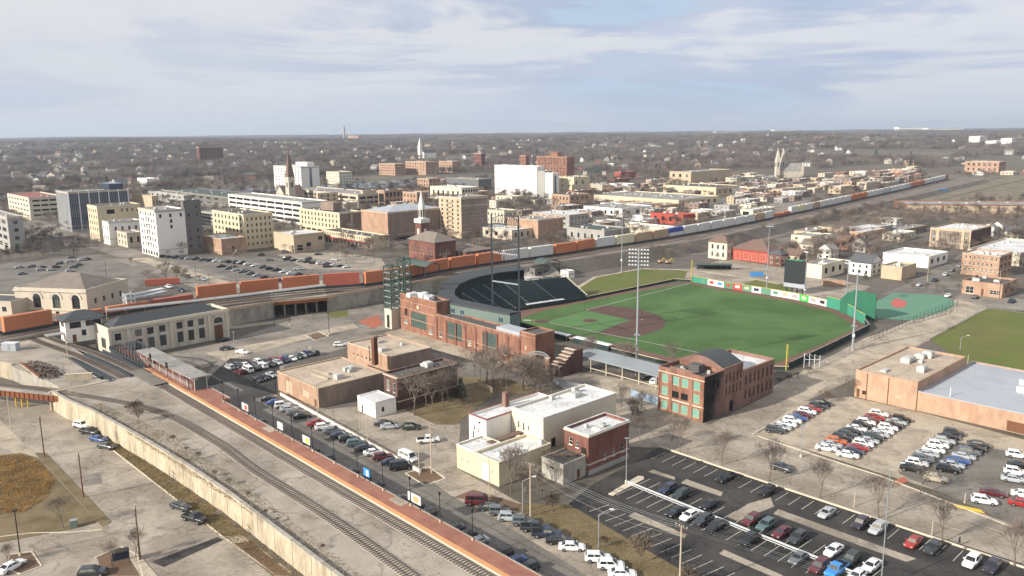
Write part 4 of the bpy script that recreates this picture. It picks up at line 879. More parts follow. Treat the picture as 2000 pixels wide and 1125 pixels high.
# annex with roof terrace
t, h, du, dv = bld('annex', 'small weathered concrete annex with a railed roof terrace', (1100, 947), 909, 1058, 1148, 'wall_concrete', 'roof_dark', par=.15, left=[r_(.4, .55, .6, .7, 'slot')], right=[r_(.55, .7, 0, .5, 'door'), r_(.62, .8, .7, .82, 'panel')])
for a, b in (((.1, .1), (du - .1, .1)), ((.1, .1), (.1, dv - .1)), ((.1, dv - .1), (du - .1, dv - .1))):
    MB().beam((*a, h + 1.1), (*b, h + 1.1), .06, .08).build('handrail', 'frame_dark', t); n = int((Vector(b) - Vector(a)).length / .55)
    for i in range(n + 1): q = Vector(a).lerp(Vector(b), i / n); MB().box(-.03, .03, -.03, .03, 0, 1.15).build('baluster', 'frame_dark', t, (q.x, q.y, h))
for x, y in ((.4, .5), (.6, .3), (.3, .7)): m = MB().box(-.6, .6, -.5, .5, .65, .72); m.box(-.08, .08, -.08, .08, 0, .65); m.build('terrace_table', 'wood_pole', t, (du * x, dv * y, h - .1))
# gold roofed warehouse group
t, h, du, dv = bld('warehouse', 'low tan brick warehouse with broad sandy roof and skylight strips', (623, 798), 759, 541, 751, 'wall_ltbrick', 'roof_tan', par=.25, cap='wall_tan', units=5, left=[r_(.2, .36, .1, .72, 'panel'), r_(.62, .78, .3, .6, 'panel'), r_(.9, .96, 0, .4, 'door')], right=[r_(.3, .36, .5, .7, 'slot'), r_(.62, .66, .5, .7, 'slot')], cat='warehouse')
for x, y in ((.3, .45), (.42, .62)): MB().box(0, .7, 0, dv * .34, 0, .5).build('skylight_strip', 'concrete_pale', t, (du * x, dv * (y - .2), h - .25), .1)
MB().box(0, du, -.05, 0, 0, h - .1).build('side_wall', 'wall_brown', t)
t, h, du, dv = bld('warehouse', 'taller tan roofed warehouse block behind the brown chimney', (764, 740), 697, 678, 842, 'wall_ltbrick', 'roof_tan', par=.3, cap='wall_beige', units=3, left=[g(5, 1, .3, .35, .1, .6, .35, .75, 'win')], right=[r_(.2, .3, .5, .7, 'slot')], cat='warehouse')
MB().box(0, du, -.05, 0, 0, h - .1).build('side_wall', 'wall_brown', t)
ch = thing('chimney_stack', 'tall square brown brick chimney standing on the tan warehouse roof', 'chimney', G(733, 712, 5), R(43)); MB().prism([(-.7, -.7), (.7, -.7), (.7, .7), (-.7, .7)], 0, 8.6).build('stack', 'chimney_brown', ch); MB().box(-.85, .85, -.85, .85, 8.3, 8.8).build('cap', 'wall_brown', ch)
ch = thing('vent_pipe', 'thin dark flue pipe beside the brown chimney stack', 'pipe', G(722, 706, 5)); MB().tube((0, 0, 0), (0, 0, 4.6), .13, .13).build('pipe', 'frame_dark', ch); MB().tube((0, 0, 4.6), (0, 0, 4.9), .25, .1).build('cowl', 'frame_dark', ch)
t, h, du, dv = bld('brick_building', 'ivy covered dark red brick building behind the white shed', (778, 802), 737, 749, 892, 'wall_dkbrick', 'roof_dark', par=.5, cap='wall_pinkbrick', units=3, left=[r_(.2, .42, .5, .82, 'win'), r_(.66, .84, .5, .78, 'win')], right=[r_(.9, .95, .3, .7, 'brown')])
rr = random.Random(5); m = MB()
for i in range(2600):
    x, z = rr.random() ** .8 * du, rr.random() ** .9 * h; c = Vector((x, -.05 - rr.random() * .35, z)); a = Vector((rr.uniform(-1, 1), rr.uniform(-.3, .3), rr.uniform(-1, 1))) * .22; b = Vector((rr.uniform(-1, 1), rr.uniform(-.3, .3), rr.uniform(-1, 1))) * .16
    m.face([c - a, c + b, c + a])
o = m.build('creeper', 'shrub', t); o['kind'] = 'stuff'
t, h, du, dv = bld('shed', 'small white flat roofed shed beside the ivy covered building', (734, 817), 787, 698, 773, 'wall_white', 'roof_white', par=.15, cap='roof_white', left=[r_(.2, .3, 0, .5, 'win')], right=[r_(.3, .42, .35, .6, 'wind')], cat='shed')
for a, b in (((du, 0), (du, dv)), ((du * .5, dv), (du, dv))): MB().beam((*a, h + .9), (*b, h + .9), .05, .06).build('railing', 'frame_dark', t)
# ------------------------------------------------------------------ stations on the left
Pa, Pb = G(217, 703), G(449, 658); ang = math.degrees(math.atan2(Pb.y - Pa.y, Pb.x - Pa.x)); du = (Pb - Pa).length; h = 10.6
st = thing('station_building', 'cream stone railway station with arched entrance and dark roof', 'station', Pa, R(ang)); dv = 13
wi = [g(1, 2, .5, .62, .02, .12, .16, .86, 'wind'), g(3, 1, .55, .72, .18, .47, .56, .86, 'wind'), g(3, 1, .55, .8, .18, .47, .1, .54, 'wind'), g(3, 1, .55, .72, .52, .8, .56, .86, 'wind'), g(3, 1, .55, .8, .52, .8, .1, .54, 'wind'), r_(.865, .945, 0, .5, 'door'), r_(.865, .945, .56, .8, 'wind')]
block(st, du, dv, h, 'wall_stone', 'roof_dark', right=wi, left=[r_(.45, .75, .3, .62, 'wind')], par=.8, cap='wall_cream', dep=.3)
for x in (.15, .495, .825, .985, .01): MB().box(du * x - .5, du * x + .5, -.3, 0, 0, h * .93).build('pilaster', 'wall_cream', st)
MB().box(-.2, du + .2, -.4, 0, h * .9, h * .98).build('cornice', 'wall_cream', st)
hip(st, 2, du - 1.5, 2.2, dv - 1.5, h - .5, 2.6, 'roof_gunmetal', ov=0); m = MB(); n = 10
for i in range(n):
    a, b = math.pi * i / n, math.pi * (i + 1) / n; c = du * .905; rr_ = du * .05
    m.face([(c + rr_ * math.cos(a), -.05, h * .57 + rr_ * math.sin(a)), (c + rr_ * math.cos(b), -.05, h * .57 + rr_ * math.sin(b)), (c + rr_ * 1.25 * math.cos(b), -.12, h * .57 + rr_ * 1.25 * math.sin(b)), (c + rr_ * 1.25 * math.cos(a), -.12, h * .57 + rr_ * 1.25 * math.sin(a))])
m.build('arch_trim', 'wall_cream', st)
MB().box(-14, du * .4, dv + 1, dv + 5, 8, 8.3).build('rear_canopy', 'roof_grey', st)
# signal tower beside the footbridge
P = G(131, 671, 5); Pb = G(203, 660, 5); ang = math.degrees(math.atan2(Pb.y - P.y, Pb.x - P.x)); du = (Pb - P).length * 1.0
tw = thing('signal_tower', 'white two storey railway tower with dark green hipped roof', 'signal tower', P, R(ang)); hT = HT(P, 628)
block(tw, du, 8.5, hT, 'wall_white', 'roof_dark', right=[r_(.12, .42, .66, .92, 'wind'), r_(.55, .97, .66, .92, 'wind'), r_(.16, .27, 0, .36, 'door'), r_(.42, .54, .28, .52, 'wind')], left=[r_(.2, .8, .66, .92, 'wind')], par=.1)
hip(tw, 0, du, 0, 8.5, hT + .1, 2.4, 'roof_gunmetal', ov=1.3)
# old union station: big stone hall with three arched windows
P = G(173, 618, 5.2); Pl = G(27, 618, 5.2)
us = thing('station_building', 'grand cream limestone station hall with three tall arched windows', 'station', P, R(78)); hU = HT(P, 566); dv = bis(lambda l: PX(P + Vector((-math.sin(R(78)), math.cos(R(78)), 0)) * l + Z3(hU))[0] > 27, 1, 90); du = 24
us.rotation_euler.z = R(78)
block(us, du, dv, hU, 'wall_beige', 'roof_grey', left=[r_(.25, .36, .26, .62, 'wind'), r_(.52, .63, .26, .62, 'wind'), r_(.79, .90, .26, .62, 'wind'), r_(.24, .29, .05, .14, 'slot'), r_(.36, .41, .05, .14, 'slot'), r_(.55, .6, .05, .14, 'slot')], right=[g(4, 1, .3, .5, .1, .9, .3, .7, 'wind')], par=1.0, dep=.6, cap='wall_stone')
for c in (.305, .575, .845):
    y = dv * (1 - c); w = dv * .055; z0 = hU * .62; m = MB(); m2 = MB(); n = 10
    for i in range(n):
        a, b = math.pi * i / n, math.pi * (i + 1) / n
        m2.face([(-.03, y, z0), (-.03, y + w * math.cos(a), z0 + w * math.sin(a)), (-.03, y + w * math.cos(b), z0 + w * math.sin(b))])
        m.face([(-.04, y + w * math.cos(a), z0 + w * math.sin(a)), (-.04, y + w * math.cos(b), z0 + w * math.sin(b)), (-.25, y + w * 1.6 * math.cos(b), z0 + w * 1.6 * math.sin(b)), (-.25, y + w * 1.6 * math.cos(a), z0 + w * 1.6 * math.sin(a))])
    m.build('arch_trim', 'wall_stone', us); m2.build('arched_pane', 'glass_dark', us)
MB().box(-.5, 0, -.3, dv + .3, hU * .88, hU * .94).build('cornice', 'wall_stone', us); MB().box(-.35, 0, -.2, dv + .2, hU * .18, hU * .21).build('string_course', 'wall_stone', us)
hip(us, .6, du - .6, .6, dv - .6, hU - .5, 4.8, 'roof_shingle', ov=-.1)
t = thing('station_wing', 'low pale station wing at the left edge with pitched slate roof', 'station', G(25, 622, 5.2), R(78)); block(t, 12, 26, 6.5, 'wall_beige', 'roof_slate', left=[g(6, 1, .5, .5, .05, .95, .3, .8, 'wind')], par=.3)
# ================================================================== ballpark
HP = Vector((11.9, 311.5, 0)); FA = R(1.3)
def FW(x, y, z=0.0): return Vector((HP.x + x * math.cos(FA) - y * math.sin(FA), HP.y + x * math.sin(FA) + y * math.cos(FA), z))
ofw = [(87.6, 392.6), (99.6, 376), (113.1, 360.7), (122.2, 348.9), (129.6, 335.7), (133.8, 324.6), (133.6, 312), (133.2, 301.3), (131, 292.5), (108.5, 268), (85, 243.3)]
fld = ofw + [(49.3, 249.6), (31.9, 268.4), (15.2, 286.8), (1, 297), (-6, 304), (-8, 312), (-5, 322), (3.7, 332), (18, 342), (33.5, 353), (60, 377)]
sheet('warning_track', [(*p, 0) for p in fld], 'warning_track', .05, world=True)
trf = [(84.5, 388.5), (96, 372.5), (109.3, 357.5), (118, 346), (125, 333.5), (128.8, 323.5), (128.8, 303), (126, 294), (105.5, 272), (83, 250), (52, 258), (35, 276), (20, 290), (9, 300), (4, 306), (2.5, 312), (5, 320), (12, 330), (26, 343), (55, 368)]
sheet('ball_field_turf', [(*p, 0) for p in trf], 'turf', .075, world=True)
arcp = [FW(18.44 + 29 * math.cos(a), 29 * math.sin(a)) for a in [R(-71.5 + 143 * i / 24) for i in range(25)]]
sheet('infield_dirt', [FW(25.2, 11.3), FW(34.6, 0), FW(25.2, -11.3), FW(18.2, -20.6)] + arcp + [FW(18.2, 20.6)], 'infield_dirt', .095, world=True)
sheet('infield_turf', [FW(2.5, 1.2), FW(2.5, -1.2), FW(18, -17.2), FW(25, -11.2), FW(34.2, 0), FW(25, 11.2), FW(18, 17.2)], 'turf_inner', .09, world=True)
circ = lambda c, rad, n=20: [FW(c + rad * math.cos(2 * math.pi * i / n), rad * math.sin(2 * math.pi * i / n)) for i in range(n)]
m = MB(); top = [p + Z3(.35) for p in circ(18.44, 1.0)]; bot = [p + Z3(.1) for p in circ(18.44, 2.8)]
for i in range(20): j = (i + 1) % 20; m.face([bot[i], bot[j], top[j], top[i]])
m.face(top); struct(m.build('pitching_mound', 'infield_dirt'))
sheet('home_plate_circle', circ(-.5, 2.8), 'infield_dirt', .105, world=True)
def stripe(name, a, b, w, material, z=.115):
    d = (b - a).normalized(); q = Vector((-d.y, d.x, 0)) * w / 2; return struct(MB().face([a - q + Z3(z), b - q + Z3(z), b + q + Z3(z), a + q + Z3(z)]).build(name, material))
for sgn, l in ((1, 107), (-1, 98)):
    d = Vector((math.cos(R(45)), sgn * math.sin(R(45)), 0)); stripe('base_path', FW(1.5, sgn * 1.5), FW(d.x * 27, d.y * 27), .55, 'infield_dirt', .108); stripe('foul_line', FW(d.x * (27 if sgn > 0 else 3), d.y * (27 if sgn > 0 else 3)), FW(d.x * l, d.y * l), .22, 'white_paint')
for i, (x, y) in enumerate(((19.4, 19.4), (38.8, 0), (19.4, -19.4))):
    o = tag(MB().box(-.22, .22, -.22, .22, .1, .2).build('base', 'sign_white', None, FW(x, y)), 'white %s base on the infield dirt' % ('third', 'second', 'first')[i], 'base')
stripe('painted_logo', FW(-7.5, 2.4), FW(-4.5, 2.0), 1.2, 'sign_white'); stripe('painted_logo', FW(-4.3, 1.9), FW(-2.9, 1.7), 1.0, 'clay_red')
# outfield wall with advertising panels
ow = thing('outfield_wall', 'outfield wall lined with coloured advertising panels', 'wall', (110, 360, 0)); o_ = Vector((110, 360, 0))
ads = ['wall_padgreen', 'wall_padgreen', 'sign_white', 'sign_white', 'wall_padgreen', 'sign_red', 'turf_pale', 'sign_white', 'turf_pale', 'roof_white', 'sign_white', 'roof_white', 'sign_green', 'sign_white', 'sign_white']
acc = [None, 'turf_pale', 'sign_red', 'sign_blue', 'sign_red', 'sign_white', 'wall_tan', 'glass_blue', None, 'turf_pale', 'wall_tan', 'wall_grey', 'wall_yellow', 'wall_grey', 'glass_dark']
path = [Vector((*p, 0)) for p in ofw[:7]]; L_ = [0]
for a, b in zip(path[:-1], path[1:]): L_.append(L_[-1] + (b - a).length)
def along(l):
    for i in range(len(path) - 1):
        if l <= L_[i + 1] or i == len(path) - 2: return path[i].lerp(path[i + 1], (l - L_[i]) / (L_[i + 1] - L_[i]))
adlen = 74; pw = adlen / len(ads)
for i, c in enumerate(ads):
    a, b = along(i * pw), along((i + 1) * pw); d = (b - a).normalized(); q = Vector((-d.y, d.x, 0)); q = q if q.x > 0 else -q
    MB().prism([a - o_ + d * .03, b - o_ - d * .03, b - o_ - d * .03 + q * .2, a - o_ + d * .03 + q * .2], .1, 3.0).build('advert_panel', c, ow)
    if acc[i]: e = a.lerp(b, .25) - q * .05 - o_; f_ = a.lerp(b, .75) - q * .05 - o_; MB().prism([e, f_, f_ + q * .04, e + q * .04], 1.0, 2.3).build('advert_print', acc[i], ow)
m = MB(); n = 30
for i in range(n): m.beam(along(adlen * i / n) - o_ + Z3(3.07), along(adlen * (i + 1) / n) - o_ + Z3(3.07), .3, .14)
m.build('top_rail', 'yellow_pole', ow)
gw = [along(adlen), along(adlen + 8), along(L_[-1]), Vector((133.2, 301.3, 0))]
for i, (a, b) in enumerate(zip(gw[:-1], gw[1:])):
    d = (b - a).normalized(); q = Vector((-d.y, d.x, 0)) * .12; MB().prism([a - q - o_, b - q - o_, b + q - o_, a + q - o_], .1, 4.6 - .4 * i).build('green_panel', 'wall_padgreen', ow); MB().beam(a - o_ + Z3(4.68 - .4 * i), b - o_ + Z3(4.68 - .4 * i), .25, .14).build('top_rail', 'yellow_pole', ow)
rw_ = thing('outfield_wall', 'low dark green right field wall with pale top rail', 'wall', (108.5, 268, 0)); o_ = Vector((108.5, 268, 0)); rp = [Vector((*p, 0)) for p in ofw[7:]]
for a, b in zip(rp[:-1], rp[1:]):
    k = max(1, int((b - a).length / 5.5))
    for i in range(k): MB().beam(a.lerp(b, i / k) - o_ + Z3(1.1), a.lerp(b, (i + 1) / k - .005) - o_ + Z3(1.1), .2, 2.2).build('panel', 'dark_green', rw_)
    MB().beam(a - o_ + Z3(2.25), b - o_ + Z3(2.25), .25, .12).build('top_rail', 'wall_concrete', rw_)
lf = thing('foul_line_wall', 'low dark wall with yellow rail along left field foul ground', 'wall', (33.7, 355.3, 0)); o_ = Vector((33.7, 355.3, 0))
pts = [Vector((33.7, 354.6, 0)), Vector((60, 378, 0)), Vector((80, 396, 0)), Vector((87.6, 393.5, 0))]
for a, b in zip(pts[:-1], pts[1:]): MB().beam(a - o_ + Z3(.55), b - o_ + Z3(.55), .2, 1.1).build('panel', 'dark_green', lf); MB().beam(a - o_ + Z3(1.15), b - o_ + Z3(1.15), .3, .14).build('top_rail', 'wall_yellow', lf)
rf = thing('foul_line_wall', 'low dark wall with pale rail along the first base side', 'wall', (31.9, 268.4, 0)); o_ = Vector((31.9, 268.4, 0))
pts = [Vector((13, 288.5, 0)), Vector((31.9, 268.4, 0)), Vector((49.3, 249.6, 0)), Vector((85, 242.8, 0))]
for a, b in zip(pts[:-1], pts[1:]): MB().beam(a - o_ + Z3(.55), b - o_ + Z3(.55), .2, 1.1).build('panel', 'dark_green', rf); MB().beam(a - o_ + Z3(1.15), b - o_ + Z3(1.15), .3, .14).build('top_rail', 'wall_yellow', rf)
for lb, P, hh in (('yellow left field foul pole by the green wall corner', Vector((87.3, 392.2, 0)), 11), ('yellow right field foul pole beside the steel frame', Vector((84.1, 242.8, 0)), 8.2)):
    t = thing('foul_pole', lb, 'foul pole', P); MB().tube((0, 0, 0), (0, 0, hh), .18, .18, 8).build('pole', 'yellow_pole', t); MB().box(0, .4, -.03, .03, hh * .35, hh).build('screen', 'yellow_pole', t)
# grass berm beyond third base
sheet('grass_berm', [(26, 366, 0), (34.5, 357, 0), (58, 378, 0), (86, 402, 0), (92, 424, 0), (70, 431, 0), (40, 405, 0)], 'lawn', .1, world=True)
kerb('path', [(26, 368, 0), (42, 408, 0), (70, 433, 0), (95, 428, 0), (120, 400, 0), (128, 385, 0)], 2.2, .14, 'concrete_pale', world=True)
# stepped frame beside right field pole
sf = thing('steel_frame', 'white stepped steel frame structure beside the right field wall', 'frame', G(1570, 718)); 
for k in range(4):
    x = k * 1.6; MB().beam((x, 0, 0), (x, 0, 4.6 - k * .25), .14, .14).build('post', 'steel_white', sf); MB().beam((x, 0, 4.6 - k * .25), (x + 4.2, 2.6, 1.2), .14, .14).build('rafter', 'steel_white', sf); MB().beam((x + 4.2, 2.6, 0), (x + 4.2, 2.6, 1.2), .12, .12).build('post', 'steel_white', sf)
MB().beam((0, 0, 2.6), (4.8, 0, 2.6), .12, .12).build('rail', 'steel_white', sf)
# ------------------------------------------------------------------ brick frontage
P = G(1046, 723); ang = 41; ub = Vector((math.cos(R(ang)), math.sin(R(ang)), 0)); vb = Vector((-ub.y, ub.x, 0))
hE, hL, hH = HT(P, 654), HT(G(1015, 713), 657), HT(G(851, 662), 589)
fr = thing('stadium_building', 'long red brick ballpark entrance building with big glazed bays', 'stadium', P, R(ang))
du = bis(lambda l: PX(P + ub * l + Z3(hE))[0] < 1083, 1, 60); y1 = bis(lambda l: PX(P + vb * l + Z3(hE))[0] > 1015, 1, 120); y2 = bis(lambda l: PX(P + vb * l + Z3(hL))[0] > 853, 1, 140); y3 = bis(lambda l: PX(P + vb * l + Z3(hH))[0] > 781, 1, 160)
block(fr, du, y1, hE, 'wall_brick', 'roof_dark', left=[r_(.2, .35, .12, .26, 'win'), r_(.3, .42, .5, .62, 'panel')], par=.5, cap='wall_ltbrick')
block(fr, du * .8, y2 - y1, hL, 'wall_brick', 'roof_dark', oy=y1, left=[r_(.14, .33, .2, .84, 'bigwin'), r_(.58, .76, .2, .84, 'bigwin'), r_(.03, .07, .16, .32, 'win'), r_(.40, .44, .16, .32, 'win'), r_(.48, .52, .16, .32, 'win'), r_(.83, .86, .2, .42, 'win')], par=.5, cap='wall_ltbrick', units=0)
block(fr, du * .7, y3 - y2, hH, 'wall_brick', 'roof_dark', oy=y2, left=[r_(.3, .72, .16, .58, 'bigwin'), r_(.1, .2, .2, .3, 'win'), r_(.12, .2, .44, .62, 'brown'), r_(.78, .88, .1, .22, 'win')], par=.6, cap='wall_ltbrick')
for z in (.28, .4, .88): MB().box(-.08, 0, 0, y1 + .1, hE * z, hE * z + .18).build('string_course', 'wall_ltbrick', fr)
for z in (.33,): MB().box(-.1, 0, y1, y2, hL * z, hL * z + .18).build('string_course', 'wall_ltbrick', fr)
for z in (.36, .62, .82): MB().box(-.1, 0, y2, y3 + .1, hH * z, hH * z + .2).build('string_course', 'wall_ltbrick', fr)
for i in range(9): y = y1 + (y2 - y1) * (i / 8); MB().box(-.22, 0, y - .35, y + .35, 0, hL * .9).build('pilaster', 'wall_redbrick', fr)
m = MB(); n = 14
for i in range(n): a, b = 2 * math.pi * i / n, 2 * math.pi * (i + 1) / n; m.face([(-.12, (y2 + y3) / 2, hH * .73), (-.12, (y2 + y3) / 2 + .7 * math.cos(a), hH * .73 + .7 * math.sin(a)), (-.12, (y2 + y3) / 2 + .7 * math.cos(b), hH * .73 + .7 * math.sin(b))])
m.build('round_emblem', 'wall_yellow', fr)
for x, y, a in ((.2, .72, 1.8), (.45, .5, 1.3), (.5, .36, 1.6), (.3, .3, .9), (.75, .62, 1.7)): MB().box(-a, a, -1.2, 1.2, 0, 1.5).build('rooftop_unit', 'steel_white', fr, (du * .7 * x, y2 + (y3 - y2) * y, hH - .6))
MB().box(du * .1, du * .75, y1 + 1, y1 + (y2 - y1) * .28, hL - .5, hL + 1.0).build('roof_plant', 'roof_blue', fr)
# arch gateway and stair wing
gt = thing('entrance_gate', 'brick pillared ballpark gateway under a curved steel arch', 'gate', G(1052, 738), R(-25)); 
for x in (-2.9, 2.9): MB().box(x - .6, x + .6, -.6, .6, 0, 6.4).build('pillar', 'wall_ltbrick', gt); MB().box(x - .75, x + .75, -.75, .75, 6.4, 6.7).build('pillar_cap', 'wall_beige', gt)
for rad, z0 in ((3.4, 6.5), (3.0, 4.0)):
    m = MB(); n = 12; A = [(rad * math.cos(math.pi * i / n), 0, z0 + rad * .5 * math.sin(math.pi * i / n)) for i in range(n + 1)]; Bq = [(x * .99, 0, z - .9) for x, y, z in A]
    for i in range(n): m.beam(A[i], A[i + 1], .18, .2); m.beam(Bq[i], Bq[i + 1], .14, .16); m.beam(A[i], Bq[i + 1], .1, .1); m.beam(Bq[i], A[i + 1], .1, .1)
    m.build('arch_truss', 'steel_grey', gt)
sw_ = thing('stair_wing', 'stepped brick stair wing beside the gateway arch', 'stairs', G(1093, 738), R(41)); m = MB()
m.prism([(0, 0), (10, 0), (10, 4), (0, 4)], 0, 2.5); 
for i in range(6): m.box(1.2 * i, 10, 0, 4, 2.5 + i * .8, 2.5 + (i + 1) * .8)
m.build('wall', 'wall_dkbrick', sw_)
for i in range(6): MB().box(1.2 * i - .1, 1.2 * (i + 1), -.1, 4.1, 2.5 + (i + 1) * .8, 2.65 + (i + 1) * .8).build('coping', 'wall_beige', sw_)
# ------------------------------------------------------------------ grandstand
gs = thing('grandstand', 'curved dark green grandstand with ring roof behind home plate', 'grandstand', (-10, 315, 0)); o_ = Vector((-10, 315, 0))
outr = [(-.8, 268.5), (-12, 278), (-23, 288), (-27.5, 300), (-28.6, 315), (-27.4, 330), (-25, 343), (-19, 354), (-9.4, 364), (3.6, 370.3)]
innr = [(2.8, 274), (-8.6, 285.8), (-19.2, 296.5), (-21.8, 305), (-22.3, 315.4), (-21.3, 327), (-18, 337), (-13.5, 345), (-6, 354), (5.5, 361)]
def v3(p, z): return Vector((p[0], p[1], z)) - o_
m = MB(); m2 = MB()
for i in range(9):
    a, b, c, d = outr[i], outr[i + 1], innr[i + 1], innr[i]; m.face([v3(a, 13), v3(b, 13), v3(c, 12.3), v3(d, 12.3)]); m.face([v3(d, 11.9), v3(c, 11.9), v3(c, 12.3), v3(d, 12.3)]); m.face([v3(a, 12.2), v3(b, 12.2), v3(b, 13), v3(a, 13)])
    m.face([v3(a, 12.1), v3(b, 12.1), v3(c, 11.8), v3(d, 11.8)])
    e = 0.985; A_, B_ = v3(a, 0) * 1, v3(b, 0) * 1
    m2.face([v3(a, 0), v3(b, 0), v3(b, 12.3), v3(a, 12.3)])
m2.face([v3(outr[0], 0), v3(innr[0], 0), v3(innr[0], 12), v3(outr[0], 12.3)]); m2.face([v3(outr[-1], 0), v3(innr[-1], 0), v3(innr[-1], 12), v3(outr[-1], 12.3)])
m.build('roof', 'roof_gunmetal', gs); m2.build('outer_wall', 'wall_green', gs)
for i in range(9): MB().tube(v3(innr[i], 7), v3(innr[i], 12.2), .14, .14, 6).build('column', 'steel_dark', gs)
for t_ in (.12, .3, .36, .52, .68, .74, .9):   # window groups in the near wall
    for k in range(2): c = v3(outr[0], 10.6).lerp(v3(outr[2], 10.6), t_ + k * .035); MB().box(-.35, .35, -.06, .06, -.7, .7).build('window', 'glass_blue', gs, c + Vector((-.05, -.06, -.4)), R(-41))
up = [(1, 275), (-8.6, 286.5), (-18.6, 297), (-21, 305), (-21.5, 315.4), (-20.5, 327), (-17, 337), (-12.5, 345), (-5, 354), (8, 356.5), (24, 364)]
lw = [(14, 288), (6, 293.5), (-1.5, 299.5), (-6, 305), (-7.5, 312), (-6, 320), (-3, 325.5), (1.5, 330), (8, 335), (20, 343), (33, 352.5)]
m = MB(); seats = MB(); rows = 15
def bp(i, k): return Vector((*up[i], 0)).lerp(Vector((*lw[i], 0)), 1 - k / rows)
def bp(i, k): return Vector((*lw[i], 0)).lerp(Vector((*up[i], 0)), k / rows)
zk = lambda k: 1.0 + k * (7.2 if True else 0) / rows
for i in range(len(up) - 1):
    for k in range(rows):
        a, b, c, d = bp(i, k) - o_, bp(i + 1, k) - o_, bp(i + 1, k + 1) - o_, bp(i, k + 1) - o_; z0, z1 = zk(k), zk(k + 1)
        m.face([a + Z3(z0), b + Z3(z0), b + Z3(z1), a + Z3(z1)]); m.face([a + Z3(z1), b + Z3(z1), c + Z3(z1), d + Z3(z1)])
        n = max(2, int((b - a).length / .62))
        for j in range(n):
            if j % 9 == 8: continue
            p = a.lerp(b, (j + .5) / n).lerp(d.lerp(c, (j + .5) / n), .55); dd = (b - a).normalized(); q = (d - a).normalized()
            w = dd * .24; seats.face([p - w + q * .12 + Z3(z1 + .42), p + w + q * .12 + Z3(z1 + .42), p + w + q * .2 + Z3(z1 + .86), p - w + q * .2 + Z3(z1 + .86)]); seats.face([p - w - q * .3 + Z3(z1 + .42), p + w - q * .3 + Z3(z1 + .42), p + w + q * .12 + Z3(z1 + .42), p - w + q * .12 + Z3(z1 + .42)])
m.build('seating_steps', 'dark_green', gs); o = seats.build('seats', 'seat_green', gs); o['kind'] = 'stuff'
for i in range(1, len(up)):
    mm = MB(); a, b = bp(i, 0) - o_, bp(i, rows) - o_; d = (b - a).normalized(); q = Vector((-d.y, d.x, 0)) * .35
    mm.face([a - q + Z3(1.5), a + q + Z3(1.5), b + q + Z3(8.75), b - q + Z3(8.75)]); mm.build('aisle', 'steel_grey', gs)
m = MB()
for i in range(len(lw) - 1): m.beam(v3(lw[i], .7), v3(lw[i + 1], .7), .2, 1.4)
m.build('field_wall', 'dark_green', gs)
m = MB()
for i in range(len(up) - 1): a, b = v3(up[i], 0), v3(up[i + 1], 0); m.face([a + Z3(0), b + Z3(0), b + Z3(8.2), a + Z3(8.2)])
m.build('rear_wall', 'dark_green', gs)
MB().beam(v3(up[9], 9.1), v3(up[10], 9.1), .12, .12).build('railing', 'wall_yellow', gs); MB().beam(v3(up[10], 9.0), v3(lw[10], 2.2), .25, .2).build('end_rail', 'wall_yellow', gs)
for lb, a, b in (('white roof strip of the third base dugout', (6, 334.5), (22, 345)), ('white roof strip of the first base dugout', (14.5, 287), (20, 281)), ('long pale roof of the first base bullpen bench', (22, 279), (33, 267))):
    t = thing('dugout', lb, 'dugout', (*a, 0)); d = Vector((b[0] - a[0], b[1] - a[1], 0)); n = d.normalized(); q = Vector((-n.y, n.x, 0)) * 1.2
    MB().prism([-q, d - q, d + q, q], 1.9, 2.15, bottom=True).build('roof', 'steel_white', t); MB().prism([-q * .9, d - q * .9, d - q * .7, -q * .7], 0, 1.9).build('back_wall', 'dark_green', t); MB().prism([q * .7, q * .9, q * .9 + n * .3, q * .7 + n * .3], 0, 1.9).build('post', 'steel_dark', t)
# concourse pavilions
for lb, F, tp, xl, xr, wl, rf_ in (('grey concession building behind the left field concourse', (1062, 568), 545, 1020, 1070, 'wall_grey', 'roof_dark'), ('pale concession hut at the end of the seating', (1110, 545), 530, 1095, 1122, 'wall_white', 'roof_grey'), ('dark concourse kitchen block under the green canopy', (1045, 545), 525, 1012, 1075, 'wall_dkgrey', 'roof_dark')):
    bld('concession_building', lb, F, tp, xl, xr, wl, rf_, par=.3, left=[g(4, 1, .6, .4, .08, .92, .3, .75, 'slot')], right=[g(2, 1, .6, .4, .1, .9, .3, .75, 'slot')])
def vault(label, P, ang, du, dv, h, rise):
    t = thing('canopy', label, 'canopy', P, R(ang)); m = MB(); n = 10
    for i in range(n):
        a, b = i / n, (i + 1) / n; za, zb = h + rise * math.sin(math.pi * a), h + rise * math.sin(math.pi * b); m.face([(du * a, 0, za), (du * b, 0, zb), (du * b, dv, zb), (du * a, dv, za)]); m.face([(du * a, 0, za - .25), (du * b, 0, zb - .25), (du * b, 0, zb), (du * a, 0, za)])
    m.build('roof', 'roof_green', t)
    for x in (.05, .95):
        for y in (.05, .95): MB().tube((du * x, dv * y, 0), (du * x, dv * y, h + .3), .2, .2).build('post', 'steel_dark', t)
vault('green vaulted canopy behind the steel entrance tower', G(833, 573, 0), 44, 9, 18, 12.2, 1.6); vault('small green vaulted canopy over the far concourse', G(1062, 545), 40, 12, 9, 7.5, 1.8)
